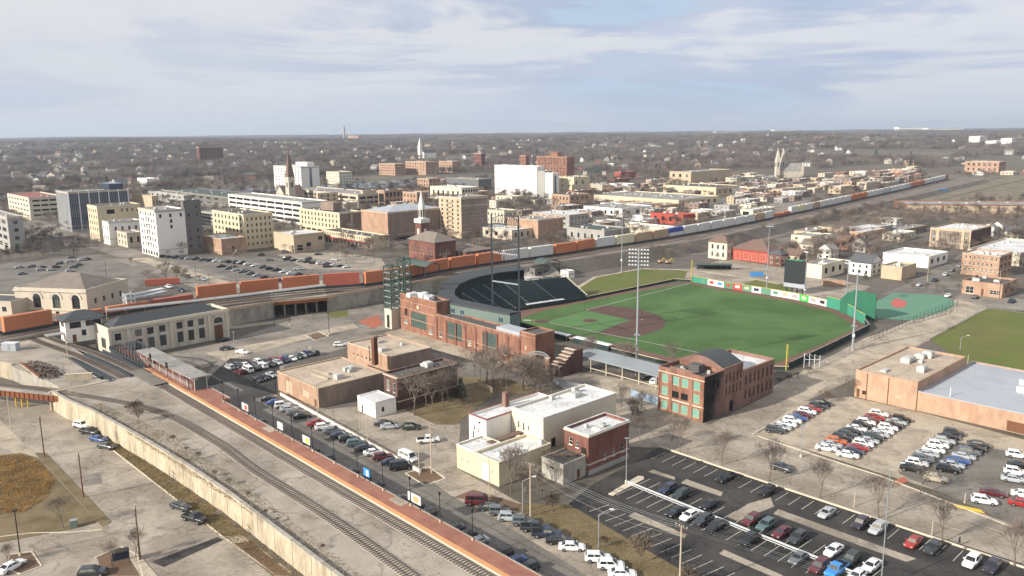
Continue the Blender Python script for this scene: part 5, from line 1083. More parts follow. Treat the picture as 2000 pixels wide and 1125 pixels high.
# entrance tower: green lattice on a stone base
def lattice(label, P, w, z0, z1, base='wall_stone', n=7, ang=43):
    t = thing('lattice_tower', label, 'tower', P, R(ang)); c = [(0, 0), (w, 0), (w, w), (0, w)]
    if z0 > .5: MB().box(-.2, w + .2, -.2, w + .2, 0, z0).build('base', base, t); MB().box(-.25, w * .4, w * .3, w * .7, .3, z0 * .7).build('door', 'glass_dark', t)
    for x, y in c: MB().beam((x, y, z0), (x, y, z1), .35, .35).build('post', 'steel_green', t)
    for k in range(n + 1):
        z = z0 + (z1 - z0) * k / n; m = MB()
        for i in range(4): m.beam((*c[i], z), (*c[(i + 1) % 4], z), .25, .28)
        m.build('ring_beam', 'steel_grey' if k < n else 'steel_green', t)
        if k < n:
            z2 = z0 + (z1 - z0) * (k + 1) / n; m = MB()
            for i in range(4): a, b = c[i], c[(i + 1) % 4]; m.beam((*a, z), (*b, z2), .12, .12); m.beam((*b, z), (*a, z2), .12, .12)
            m.build('cross_brace', 'steel_green', t)
    return t
P = G(766, 643); lattice('green steel lattice entrance tower on a stone base', P, 4.2, 7.5, HT(P, 522))
P = G(790, 630); lattice('shorter green lattice tower behind the entrance tower', P, 3.6, 0, HT(P, 506), n=8)
# picnic shelter beside first base
sp = thing('picnic_shelter', 'long pale blue metal roof along the first base picnic deck', 'shelter', T(0, 0)); A0, A1 = Vector((19.6, 248, 0)), Vector((45, 220, 0)); sp.location = A0; d = A1 - A0; n = d.normalized(); q = Vector((-n.y, n.x, 0)); q = q if q.x > 0 else -q
m = MB(); m.face([Z3(4.2), d + Z3(4.2), d + q * 7 + Z3(5.2), q * 7 + Z3(5.2)]); m.face([Z3(3.9), d + Z3(3.9), d + Z3(4.2), Z3(4.2)]); m.face([Z3(3.9), d + Z3(3.9), d + q * 7 + Z3(4.9), q * 7 + Z3(4.9)]); m.build('roof', 'steel_grey', sp)
for i in range(7):
    MB().tube(d * (i / 6) + q * .3, d * (i / 6) + q * .3 + Z3(4.1), .2, .16).build('post', 'wall_beige', sp); MB().tube(d * (i / 6) + q * 6.5, d * (i / 6) + q * 6.5 + Z3(5), .16, .16).build('post', 'steel_grey', sp)
MB().prism([q * .2, d + q * .2, d + q * .5, q * .5], .9, 1.1).build('railing', 'wall_beige', sp)
# ------------------------------------------------------------------ floodlight towers
def lamp_bank(t, h, w, rows, cols):
    for k in range(rows):
        z = h - .6 - k * 1.15; MB().beam((0, -w / 2, z), (0, w / 2, z), .12, .14).build('cross_arm', 'steel_grey', t)
        m = MB()
        for i in range(cols): y = -w / 2 + w * (i + .5) / cols; m.tube((.1, y, z + .25), (.55, y, z + .05), .16, .34, 8)
        m.build('floodlights', 'steel_white', t)
def flood(label, base, top, w=6.4, rows=5, cols=7, r=.42, aim=0, z=0):
    P = G(base[0], base[1], z); h = HT(P, top); t = thing('floodlight_tower', label, 'floodlight', P, R(aim)); MB().tube((0, 0, 0), (0, 0, h), r, r * .45, 10).build('pole', 'steel_grey', t); lamp_bank(t, h, w, rows, cols); MB().tube((0, 0, 0), (0, 0, .8), .8, .8, 10).build('footing', 'wall_concrete', t); MB().box(-.4, .4, -.4, .4, h * .17, h * .2).build('junction_box', 'steel_white', t)
    for i in range(2): MB().box(-.9, .9, -.9, .9, h * (.3 + .0 * i) - .05, h * .3 + .05).build('ring_platform', 'steel_grey', t) if i == 0 else None
flood('tall floodlight tower on the first base side above the picnic deck', (1243, 724), 485, aim=75)
flood('floodlight tower beyond the right field wall', (1665, 684), 524, 4.5, 2, 6, aim=160); flood('slender floodlight tower behind the right field green wall', (1652, 598), 507, 4.5, 2, 6, .3, aim=190)
flood('floodlight tower beyond the third base berm', (1214, 533), 396, 4.5, 2, 6, .3, aim=-60); flood('thin floodlight mast left of the scoreboard', (1497, 565), 440, 3.5, 1, 5, .25, aim=-90); flood('thin floodlight mast right of the scoreboard', (1571, 583), 490, 3.5, 1, 5, .22, aim=190)
tw = thing('floodlight_tower', 'twin post floodlight tower with curved lattice arches above the grandstand', 'floodlight', G(962, 598, 12.5)); a0 = Vector((0, 0, 0)); b0 = G(1014, 607, 12.5) - G(962, 598, 12.5); b0.z = 0; H2 = HT(G(962, 598, 12.5), 418)
for p in (a0, b0): MB().beam(p, p + Z3(H2), .55, .55).build('post', 'steel_dark', tw)
MB().beam(a0 + Z3(H2 * .28), b0 + Z3(H2 * .28), .3, .4).build('cross_beam', 'steel_grey', tw)
for zz, rise in ((H2 - 1.6, 1.6), (H2 * .66, 1.6)):
    m = MB(); n = 12; A = [a0.lerp(b0, i / n) + Z3(zz + rise * math.sin(math.pi * i / n)) for i in range(n + 1)]; Bq = [a0.lerp(b0, i / n) + Z3(zz - 1.6) for i in range(n + 1)]
    for i in range(n): m.beam(A[i], A[i + 1], .25, .25); m.beam(Bq[i], Bq[i + 1], .2, .2); m.beam(A[i], Bq[i], .12, .12); m.beam(A[i], Bq[i + 1], .12, .12)
    m.build('arch_truss', 'steel_dark', tw); m = MB()
    for i in range(1, n): c = Bq[i] - Z3(.6); m.tube(c, c + Vector((.3, .4, -.25)), .16, .34, 8)
    m.build('floodlights', 'steel_white', tw)
# scoreboard
P = G(1551, 573); sb = thing('scoreboard', 'large dark video scoreboard on posts beyond center field', 'scoreboard', P, R(224)); hS = HT(P, 507)
MB().box(-.5, .5, -5, 5, hS * .30, hS * .97).build('screen', 'screen_dark', sb); MB().box(.5, .58, -4.7, 4.7, hS * .33, hS * .95).build('display', 'screen_dark', sb); MB().box(-.4, .62, -5, 5, hS * .18, hS * .295).build('message_strip', 'roof_blue', sb)
MB().box(-.3, .3, -3.5, 3.5, hS * .97, hS).build('crown', 'wall_padgreen', sb)
for y in (-3.8, -1.2, 1.2, 3.8): MB().box(-.3, .3, y - .3, y + .3, 0, hS * .3).build('post', 'steel_dark', sb)
# tall green backdrop screen and small practice diamond on the right
a, b = G(1640, 611), G(1709, 627); bd = thing('backdrop_screen', 'tall bright green windscreen behind right field wall', 'screen', a); d = b - a; n = d.normalized(); q = Vector((-n.y, n.x, 0)) * .1
for i in range(5):
    e, f_ = d * (i / 5), d * ((i + .985) / 5); h0, h1 = 5.5 + 5 * min(1, i / 1.5), 5.5 + 5 * min(1, (i + 1) / 1.5)
    m = MB(); m.face([e - q, f_ - q, f_ - q + Z3(h1), e - q + Z3(h0)]); m.face([e + q, f_ + q, f_ + q + Z3(h1), e + q + Z3(h0)]); m.face([e - q + Z3(h0), f_ - q + Z3(h1), f_ + q + Z3(h1), e + q + Z3(h0)]); m.build('panel', 'net_green', bd); MB().beam(e + q * 2, e + q * 2 + Z3(h0 + .2), .2, .2).build('post', 'steel_green', bd)
sheet('practice_field', [(1709, 590), (1745, 572), (1840, 577), (1868, 592), (1850, 607), (1780, 626), (1712, 622)], 'turf_pale', .07); sheet('practice_infield', [(1740, 590), (1750, 582), (1772, 590), (1768, 599), (1752, 602), (1742, 598)], 'clay_red', .09)
def fence(label, pts, h=2.2, step=3.0, post='steel_grey', slats=False, z=0, mesh=None):
    P = [G(*p) if len(p) == 2 else Vector((*p[:2], 0)) for p in pts]; o_ = P[0].copy(); t = thing('fence', label, 'fence', o_)
    for a, b in zip(P[:-1], P[1:]):
        L_ = (b - a).length; n = max(1, int(L_ / step))
        for i in range(n + 1): MB().box(-.05, .05, -.05, .05, 0, h).build('post', post, t, a.lerp(b, i / n) - o_)
        for zz in ((h - .05, .1) if not slats else (h - .05, h * .5, .2)): MB().beam(a - o_ + Z3(zz), b - o_ + Z3(zz), .05, .06).build('rail', post, t)
        if mesh: MB().beam(a - o_ + Z3(h * .48), b - o_ + Z3(h * .48), .06, h * .9).build('infill', mesh, t)
    return t
fence('curved dark fence round the small green practice field', [(1712, 630), (1785, 632), (1855, 612), (1870, 596)], 2.4, 3.5, 'steel_dark', True); fence('dark fence along the path from the ball park to the back street', [(1700, 668), (1790, 626), (1860, 598)], 2.4, 3.5, 'steel_dark', True)
fence('chain link fence beside the right field wall and gravel path', [(1548, 742), (1660, 690), (1700, 672)], 2.2, 3, 'steel_grey', True); fence('fence along the near edge of the sports field', [(1815, 664), (1925, 604)], 1.8, 4, 'steel_grey')
fence('fence along the back edge of the sports field', [(1932, 602), (2060, 620)], 1.8, 4, 'steel_grey'); fence('grey blue fence panels before the picnic deck', [(1085, 752), (1150, 768), (1180, 776)], 2.3, 3, 'frame_dark', mesh='roof_blue')
fence('blue fence panels left of the burnt brick building', [(1232, 775), (1288, 792)], 2.3, 3, 'frame_dark', mesh='haze_blue'); fence('wooden fence panel behind the brown lawn', [(934, 752), (962, 768)], 1.8, 2, 'wood_pole', mesh='wall_tan')
fence('chain link fence between the verge and dark car park', [(1030, 965), (1150, 1003), (1300, 1085), (1420, 1150)], 1.9, 3.5, 'steel_dark')
# ================================================================== downtown
def B(label, F, top, xL, xR, wall, roof='roof_grey', left=None, right=None, units=2, **k): units = units and units + 3; return bld(k.pop('name', 'building'), label, F, top, xL, xR, wall, roof, left=left, right=right, units=units, **k)
w4 = lambda nx, nz, k='wind', fw=.36, fh=.46, z0=.08, z1=.95: [g(nx, nz, fw, fh, .04, .96, z0, z1, k)]
NAMES0 = {'wall_white': 'white', 'wall_cream': 'cream', 'wall_grey': 'grey', 'wall_brick': 'brick', 'wall_tan': 'tan'}
# left group
t, h, du, dv = B('cream parking garage with rows of square openings far left', (61, 430), 386, 14, 124, 'wall_cream', 'roof_red', w4(7, 4, 'slot', .5, .4), [g(3, 4, .86, .4, .08, .8, .1, .95, 'slot')], 2, name='parking_garage')
t, h, du, dv = B('dark blue glass office block with white vertical fins', (141, 453), 375, 110, 249, 'wall_grey', 'roof_grey', [g(7, 1, .5, .96, 0, 1, 0, .98, 'blue')], [g(6, 1, .9, .95, 0, 1, .02, .98, 'blue')], 3, name='office_building')
for i in range(7): MB().box(du * i / 6 - .35, du * i / 6 + .35, -.6, .02, 0, h + .3).build('fin', 'steel_white', t)
for k in range(1, 6): MB().box(0, du, -.05, .1, h * k / 6 - .2, h * k / 6 + .2).build('spandrel', 'glass_dark', t)
for i in range(8): MB().box(-.5, .02, dv * i / 7 - .25, dv * i / 7 + .25, 0, h + .3).build('fin', 'steel_white', t)
MB().box(du * .72, du * .96, dv * .15, dv * .85, h, h + 4.5).build('penthouse', 'glass_blue', t)
B('tall yellow brick block behind the small white bank', (196, 472), 403, 170, 274, 'wall_yellow', 'roof_dark', w4(4, 5), [g(4, 1, .3, .6, .5, .98, .78, .92, 'wind'), g(1, 1, .9, .5, .2, .4, .7, .95, 'slot')])
B('small white classical bank building with four windows', (216, 479), 434, 199, 274, 'wall_white', 'roof_dark', w4(3, 2), [g(4, 1, .3, .5, .1, .95, .55, .85, 'wind')], 1)
B('low pale shop front left of the tall white building', (250, 484), 455, 228, 277, 'wall_beige', 'roof_grey', w4(3, 2), w4(2, 1, 'slot'), 0, name='shop')
t, h, du, dv = B('tall narrow building with blank white painted side wall', (311, 503), 411, 270, 360, 'wall_white', 'roof_grey', [g(6, 6, .45, .5, .05, .95, .16, .97, 'wind'), g(6, 1, .7, .8, .03, .97, .02, .12, 'wind')], [r_(.12, .2, .84, .91, 'wind'), r_(.46, .54, .84, .91, 'wind'), r_(.82, .9, .84, .91, 'wind'), r_(.47, .55, .72, .79, 'wind'), r_(.47, .55, .6, .67, 'wind')], 1, cap='wall_tan')
for k in range(1, 6): MB().box(-1.0, -.02, dv * .35, dv * .6, h * (.14 + .135 * k), h * (.14 + .135 * k) + .12).build('fire_escape', 'black_metal', t)
MB().box(-.5, 0, -.2, dv + .2, h * .96, h + .1).build('cornice', 'wall_beige', t)
B('brown grey tower wing behind the white painted wall', (366, 497), 392, 352, 391, 'wall_dkgrey', 'roof_grey', None, w4(2, 6, 'wind', .3, .4), 1)  # shadow side of an L-shaped block, its shade put into the wall colour
B('beige block with stepped top behind the white tower', (302, 446), 383, 257, 309, 'wall_tan', 'roof_tan', None, w4(2, 3), 2)
B('low brown brick shop beside the street car park', (434, 498), 467, 392, 480, 'wall_ltbrick', 'roof_white', [r_(.3, .6, .1, .5, 'panel')], [r_(.4, .5, .2, .5, 'brown')], 1, name='shop')
t, h, du, dv = B('five storey yellow brick hotel with rows of windows', (480, 488), 419, 414, 532, 'wall_yellow', 'roof_dark', w4(8, 5, 'wind', .42, .5), w4(6, 5, 'wind', .35, .45), 3, name='hotel')
B('pale grey modern building at left edge with dark windows', (22, 494), 424, -40, 44, 'wall_grey', 'roof_grey', w4(5, 4, 'wind', .7, .5), w4(1, 4, 'wind', .3, .4), 1)
B('long low green roofed casino hall', (470, 412), 388, 315, 545, 'wall_dkgrey', 'roof_green', w4(10, 2, 'wind', .5, .4), w4(4, 1, 'slot'), 6, name='casino'); B('casino wing with white canopy roofs', (360, 400), 382, 290, 400, 'wall_grey', 'roof_white', w4(6, 2), None, 4, name='casino')
B('casino garage deck with dark bands', (430, 442), 418, 385, 500, 'wall_grey', 'roof_grey', [g(1, 3, .95, .45, .02, .98, .1, .95, 'slot')], [g(1, 3, .95, .45, .02, .98, .1, .95, 'slot')], 2, name='parking_garage')
B('grey parking garage with white bands behind the yellow block', (592, 440), 395, 445, 640, 'wall_white', 'roof_grey', [g(9, 4, .92, .5, .01, .99, .05, .95, 'slot')], None, 2, name='parking_garage')
B('long low deck garage roof beyond the church', (700, 405), 380, 560, 760, 'wall_beige', 'roof_grey', [g(10, 2, .85, .5, .02, .98, .15, .9, 'slot')], [g(4, 2, .85, .5, .02, .98, .15, .9, 'slot')], 2, name='parking_garage')
B('white angular pavilion roof beside the river trees', (288, 366), 349, 268, 307, 'wall_white', 'roof_white', None, None, 0, name='pavilion')
t, h, du, dv = B('dark red apartment tower among bare trees far left', (391, 320), 287, 383, 435, 'wall_redbrick', 'roof_dark', w4(4, 7, 'slot', .6, .5), w4(7, 7, 'slot', .6, .5), 1, name='apartment_tower')
# white hotel and spired stone church
t, h, du, dv = B('white riverside hotel tower with regular windows', (590, 377), 326, 534, 623, 'wall_white', 'roof_grey', w4(9, 8, 'wind', .4, .5), [r_(.45, .6, .05, .95, 'blue')], 2, name='hotel'); MB().box(du * .5, du * .9, dv * .1, dv * .5, h, h + 5).build('penthouse', 'wall_white', t)
P = G(566, 398); t = thing('stone_church', 'tan stone church with slender brown spire', 'church', P, R(43)); hC = HT(P, 346); m = MB(); w = 7.5
facade(m, w, hC, rects([r_(.35, .65, .6, .8, 'slot')], w, hC), lambda x, d, z: (x, d, z), .2); facade(m, w, hC, rects([r_(.35, .65, .6, .8, 'slot'), r_(.35, .65, .1, .35, 'slot')], w, hC), lambda x, d, z: (d, w - x, z), .2); m.face([(w, 0, 0), (w, w, 0), (w, w, hC), (w, 0, hC)]); m.face([(w, w, 0), (0, w, 0), (0, w, hC), (w, w, hC)]); m.build('tower', 'wall_stone', t)
m = MB(); ap = (w / 2, w / 2, HT(P, 293))
for a, b in (((0, 0), (w, 0)), ((w, 0), (w, w)), ((w, w), (0, w)), ((0, w), (0, 0))): m.face([(*a, hC), (*b, hC), ap])
m.build('spire', 'roof_brown', t); m = MB().box(-2, 22, w, w + 18, 0, 10); m.build('nave', 'wall_stone', t); hip(t, -2, 22, w, w + 18, 10, 8.5, 'roof_brown', gable='x', wallmat='wall_stone'); MB().tube(ap, (ap[0], ap[1], ap[2] + 3), .2, .1).build('finial', 'steel_dark', t)
# yellow shopping block, theatre, brown hotel
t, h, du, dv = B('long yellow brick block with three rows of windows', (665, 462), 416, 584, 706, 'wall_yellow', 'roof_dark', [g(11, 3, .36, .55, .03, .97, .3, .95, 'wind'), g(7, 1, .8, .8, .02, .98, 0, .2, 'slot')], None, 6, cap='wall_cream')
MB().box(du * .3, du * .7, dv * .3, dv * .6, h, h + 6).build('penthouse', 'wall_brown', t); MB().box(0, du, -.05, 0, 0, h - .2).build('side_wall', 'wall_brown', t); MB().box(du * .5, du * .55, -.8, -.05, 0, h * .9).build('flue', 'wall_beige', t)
t, h, du, dv = B('low row of shops with red awnings', (726, 487), 463, 632, 761, 'wall_yellow', 'roof_dark', [g(20, 1, .5, .7, .02, .98, .62, .92, 'win'), g(12, 1, .85, .9, .02, .98, .0, .36, 'awning')], None, 4, name='shop_row')
MB().box(-1.2, -.05, 0, dv, h * .38, h * .5).build('awning', 'awning_red', t)
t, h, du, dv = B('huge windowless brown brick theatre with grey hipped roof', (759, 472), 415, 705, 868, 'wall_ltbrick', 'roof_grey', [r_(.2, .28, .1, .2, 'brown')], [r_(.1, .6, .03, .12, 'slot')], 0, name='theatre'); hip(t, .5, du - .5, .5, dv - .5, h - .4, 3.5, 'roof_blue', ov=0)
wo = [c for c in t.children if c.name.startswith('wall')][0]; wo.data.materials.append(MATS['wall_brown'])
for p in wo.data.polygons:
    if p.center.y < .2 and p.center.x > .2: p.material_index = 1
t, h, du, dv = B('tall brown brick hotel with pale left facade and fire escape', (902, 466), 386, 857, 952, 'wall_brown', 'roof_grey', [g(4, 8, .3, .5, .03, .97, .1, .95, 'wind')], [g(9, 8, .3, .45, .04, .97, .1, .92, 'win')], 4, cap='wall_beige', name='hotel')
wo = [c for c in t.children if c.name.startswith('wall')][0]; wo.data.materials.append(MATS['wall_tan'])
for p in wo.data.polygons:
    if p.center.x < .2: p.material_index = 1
MB().box(-.2, du, -.25, 0, h * .78, h * .8).build('string_course', 'wall_beige', t)
for k in range(1, 8): MB().box(-.9, -.02, dv * .4, dv * .6, h * (.08 + .11 * k), h * (.08 + .11 * k) + .12).build('fire_escape', 'black_metal', t)
B('low beige box building with white roof by the car park', (575, 494), 459, 534, 633, 'wall_tan', 'roof_white', [r_(.9, .98, 0, .4, 'slot')], [r_(.1, .28, .1, .4, 'slot'), r_(.4, .55, .1, .5, 'slot'), r_(.8, .93, .6, .8, 'wind')], 1)
# white steepled church
P = G(850, 512); P2, h, du, dv = solve((850, 512), 474, 798, 890, 0, 43); ch = thing('brick_church', 'red brick church with tall white steeple', 'church', P, R(43))
block(ch, du, dv, h, 'wall_redbrick', 'roof_grey', left=[g(6, 1, .25, .6, .05, .95, .2, .85, 'win')], right=[g(3, 1, .25, .6, .1, .9, .2, .85, 'win')], par=.1); hip(ch, 0, du, 0, dv, h + .1, 4.6, 'roof_shingle', ov=.8)
S0 = G(824, 492); loc = Matrix.Rotation(-R(43), 3, 'Z') @ (S0 - P); w = 6.0; sx, sy = loc.x, loc.y
z1, z2, z3, z4 = HT(S0, 436), HT(S0, 428), HT(S0, 404), HT(S0, 372)
MB().box(sx, sx + w, sy, sy + w, 0, z1).build('steeple_base', 'wall_redbrick', ch); MB().box(sx - .5, sx + w + .5, sy - .5, sy + w + .5, z1, z2).build('steeple_balcony', 'frame_white', ch)
m = MB(); oc = [(sx + w / 2 + 2.2 * math.cos(R(22.5 + 45 * i)), sy + w / 2 + 2.2 * math.sin(R(22.5 + 45 * i))) for i in range(8)]; m.prism(oc, z2, z3); m.build('steeple_drum', 'frame_white', ch)
m = MB(); ap = (sx + w / 2, sy + w / 2, z4)
for i in range(8): m.face([(*oc[i], z3), (*oc[(i + 1) % 8], z3), ap])
m.build('spire', 'frame_white', ch)
for i in range(8): a = R(45 * i); MB().box(-.05, .05, -.5, .5, 0, (z3 - z2) * .6).build('louvre', 'glass_dark', ch, (sx + w / 2 + 2.05 * math.cos(a), sy + w / 2 + 2.05 * math.sin(a), z2 + 1), a)
for yy in (.3,): MB().box(sx - .05, sx, sy + w * .35, sy + w * .65, z1 * .45, z1 * .8).build('window', 'frame_white', ch); MB().box(sx + w * .35, sx + w * .65, sy - .05, sy, z1 * .45, z1 * .8).build('window', 'frame_white', ch)
P, h, du, dv = solve((912, 508), 492, 869, 961, 0, 43); t = house('parish_house', 'brick parish house with hipped shingle roof beside the steepled church', P, 43, du, dv, h, 'wall_redbrick', 'roof_shingle', 3, None, [g(4, 2, .3, .5, .05, .95, .08, .95, 'win')], [g(4, 2, .3, .5, .05, .95, .08, .95, 'win')])
# middle rank behind theatre
B('orange brick hall with dark hipped roof', (752, 405), 372, 738, 790, 'wall_ltbrick', 'roof_slate', [r_(.1, .9, .1, .8, 'slot')], w4(5, 2, 'slot', .6, .6), 1); B('cream long roofed block behind the brown hotel', (902, 392), 367, 840, 935, 'wall_cream', 'roof_white', w4(6, 1), w4(6, 2, 'slot', .6, .5), 3); B('small orange brick block by the river', (838, 375), 349, 815, 860, 'wall_ltbrick', 'roof_tan', w4(4, 3), w4(3, 3), 1)
B('dark glass office block with flat roof near the river', (935, 372), 350, 872, 960, 'wall_dkgrey', 'roof_grey', w4(8, 3, 'blue', .8, .5), w4(3, 3, 'blue', .8, .5), 3, name='office_building'); B('brown block with pale parapet left of the theatre roof', (622, 405), 378, 617, 660, 'wall_tan', 'roof_dark', None, w4(3, 3), 1)
B('tan gabled hall behind the theatre roof', (710, 402), 372, 704, 735, 'wall_tan', 'roof_slate', w4(2, 2), None, 1); B('brick block with penthouse behind the theatre', (815, 412), 376, 786, 835, 'wall_ltbrick', 'roof_grey', w4(4, 3), w4(3, 3), 2); B('pale two storey shop block right of the brown hotel', (985, 440), 412, 950, 1010, 'wall_cream', 'roof_grey', w4(5, 2), w4(3, 2), 2)
B('white roofed hall right of the brown hotel', (1000, 470), 450, 922, 1050, 'wall_beige', 'roof_white', w4(4, 1, 'slot'), w4(4, 1), 2); B('small cream block beside the river road', (1000, 402), 384, 968, 1020, 'wall_cream', 'roof_tan', w4(4, 2), w4(3, 2), 1)
# cream tower, red apartments and neighbours
t, h, du, dv = B('large cream concrete tower with blank walls', (1049, 384), 325, 966, 1063, 'wall_white', 'roof_white', None, w4(2, 5, 'wind', .2, .4), 2, name='office_tower'); B('pale grey stair block attached to the cream tower', (1064, 386), 334, 1050, 1078, 'wall_grey', 'roof_grey', None, [r_(.3, .6, .1, .9, 'blue')], 1, name='office_tower'); B('narrow pale wing at the right of the cream tower', (1079, 387), 338, 1064, 1092, 'wall_white', 'roof_grey', None, [r_(.3, .6, .1, .9, 'blue')], 1, name='office_tower')
t, h, du, dv = B('tall red brick apartment block beyond the cream tower', (1107, 350), 306, 1048, 1122, 'wall_brick', 'roof_white', w4(9, 8, 'wind', .45, .45), None, 0, name='apartment_tower'); MB().box(du * .2, du * .8, dv * .35, dv * .6, h, h + 6).build('penthouse', 'wall_brick', t)
B('slim brick tower left of the red apartments', (1027, 345), 303, 1015, 1033, 'wall_brick', 'roof_grey', w4(3, 7), w4(2, 7), 0, name='apartment_tower'); B('tan four storey block right of the cream tower', (1121, 381), 346, 1090, 1152, 'wall_yellow', 'roof_grey', w4(2, 3, 'wind', .2, .3), [r_(.1, .2, .6, .8, 'wind'), r_(.5, .6, .6, .8, 'wind')], 2); B('orange brick corner block with small windows', (1112, 408), 381, 1077, 1152, 'wall_ltbrick', 'roof_dark', w4(5, 2), w4(4, 2), 2)
B('sprawling tan factory with wide grey roof', (1325, 408), 391, 1160, 1405, 'wall_yellow', 'roof_grey', [g(8, 1, .4, .5, .05, .95, .2, .8, 'panel')], w4(6, 1, 'slot'), 14, name='factory'); B('long cream parapet factory hall behind the tan factory', (1398, 384), 366, 1295, 1445, 'wall_yellow', 'roof_dark', None, w4(4, 1, 'slot'), 6, name='factory'); B('tan and grey department block with big white sign panel', (1349, 364), 336, 1308, 1428, 'wall_tan', 'roof_grey', w4(3, 2), [r_(.5, .9, .3, .8, 'panel')], 3, name='store')
B('orange brick hall with purple shaded side near the tracks', (1051, 466), 430, 985, 1100, 'wall_ltbrick', 'roof_grey', [r_(.1, .3, .0, .3, 'brown')], None, 2); B('grey stone hall with arched windows beside the tracks', (1180, 478), 451, 1107, 1229, 'wall_grey', 'roof_green', [g(5, 1, .3, .55, .05, .95, .2, .8, 'wind')], [g(4, 1, .3, .55, .05, .95, .2, .8, 'wind')], 1); B('grey two storey block behind the orange brick hall', (1112, 446), 420, 1040, 1150, 'wall_grey', 'roof_white', w4(5, 2), w4(5, 2), 3)
B('bright red orange garage with flat roof', (1334, 440), 420, 1271, 1358, 'wall_paintred', 'roof_red', w4(4, 1, 'slot'), None, 2, name='garage'); B('long white roofed shed beside the train', (1310, 462), 447, 1225, 1335, 'wall_cream', 'roof_white', None, None, 2, name='shed'); B('white fronted depot beside the curve of the train', (1470, 424), 410, 1446, 1515, 'wall_cream', 'roof_white', [r_(.2, .7, 0, .7, 'slot')], w4(5, 1), 1, name='depot')
B('dark shed with white front before the tan factory', (1215, 425), 408, 1140, 1275, 'wall_white', 'roof_grey', w4(6, 1, 'slot'), w4(3, 1), 3, name='shed'); B('low tan sheds before the factory yard', (1290, 414), 402, 1200, 1330, 'wall_ltbrick', 'roof_tan', None, None, 3, name='shed'); B('long white grey warehouse beyond the factory', (1225, 372), 360, 1190, 1245, 'wall_white', 'roof_white', None, w4(3, 1), 1, name='warehouse'); B('red shop block beyond the factory', (1212, 352), 336, 1200, 1242, 'wall_paintred', 'roof_grey', w4(2, 2), w4(3, 2), 1, name='shop')
# twin spired church
P = G(1515, 347); t = thing('stone_church', 'pale twin spired church with grey nave roof', 'church', P, R(4)); w = 6; FOOT.append((P.x, P.y, R(4), -12, -90, 75, 115))
for k, (x, y, ap_) in enumerate(((0, 0, 288), (12, 9, 289))):
    hh = HT(P, 312); MB().box(x, x + w, y, y + w, 0, hh).build('tower', 'wall_stone', t); m = MB(); za = HT(P, ap_)
    for a, b in (((x, y), (x + w, y)), ((x + w, y), (x + w, y + w)), ((x + w, y + w), (x, y + w)), ((x, y + w), (x, y))): m.face([(*a, hh), (*b, hh), (x + w / 2, y + w / 2, za)])
    m.build('spire', 'wall_stone', t); MB().box(x - .1, x, y + 2, y + 4, hh * .6, hh * .85).build('louvre', 'glass_dark', t); MB().box(x + 2, x + 4, y - .1, y, hh * .6, hh * .85).build('louvre', 'glass_dark', t)
MB().box(6, 46, 4, 18, 0, 10).build('nave', 'wall_stone', t); hip(t, 6, 46, 4, 18, 10, 11, 'roof_grey', gable='x', wallmat='wall_stone'); MB().box(42, 45, 3, 5, 0, 22).build('turret', 'wall_stone', t)
# right side rank
t, h, du, dv = B('brown brick school with ornate cream trimmed front', (1894, 488), 450, 1818, 1937, 'wall_brown', 'roof_white', [g(9, 2, .4, .6, .22, .8, .2, .85, 'win'), r_(.07, .13, .22, .45, 'win'), r_(.07, .13, .58, .82, 'win'), r_(.87, .93, .22, .45, 'win'), r_(.87, .93, .58, .82, 'win')], None, 3, cap='wall_tan', name='school')
for y in (.0, .19, .81, 1): MB().box(-.4, 0, max(0, dv * y - .8), min(dv, dv * y + .8), 0, h + .4).build('pilaster', 'wall_tan', t)
MB().box(-.3, 0, 0, dv, h * .88, h * .95).build('cornice', 'wall_tan', t)
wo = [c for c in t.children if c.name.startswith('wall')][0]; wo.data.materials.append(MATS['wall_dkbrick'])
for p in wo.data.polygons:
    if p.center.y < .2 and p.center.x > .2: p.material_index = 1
B('orange three storey brick block with white trimmed windows', (1949, 543), 500, 1880, 1978, 'wall_ltbrick', 'roof_white', [g(8, 3, .4, .5, .05, .97, .12, .95, 'win')], w4(3, 3), 2); B('low orange brick shop with dark flat roof on the corner', (1956, 583), 556, 1880, 1986, 'wall_ltbrick', 'roof_dark', [r_(.1, .3, .1, .6, 'win'), r_(.48, .56, 0, .55, 'door'), r_(.7, .95, .2, .5, 'win')], w4(2, 1), 1, name='shop')
B('white roofed commercial garage beside the brick school', (1812, 524), 502, 1725, 1852, 'wall_white', 'roof_white', None, w4(3, 1, 'slot'), 2, name='garage'); B('long pale roofed hall behind the orange brick block', (1990, 520), 495, 1890, 2060, 'wall_beige', 'roof_white', None, None, 2, name='hall'); B('long orange walled shed with white pilasters on the right', (2100, 420), 401, 1770, 2200, 'wall_brick', 'roof_grey', [g(9, 1, .86, .8, .0, 1, .02, .98, 'panel')], None, 2, name='shed', du=40, ang=79)
B('white shop with flat grey roof behind the scoreboard', (1604, 545), 518, 1570, 1650, 'wall_cream', 'roof_grey', None, w4(3, 1, 'slot'), 1, name='shop'); B('tan flat roofed store front beside the white house', (1760, 548), 522, 1722, 1790, 'wall_tan', 'roof_tan', [r_(.1, .9, .3, .6, 'panel')], None, 1, name='shop'); B('long brick and cream commercial block on the far right', (1950, 338), 316, 1885, 1965, 'wall_ltbrick', 'roof_white', w4(6, 2), w4(3, 2), 2)
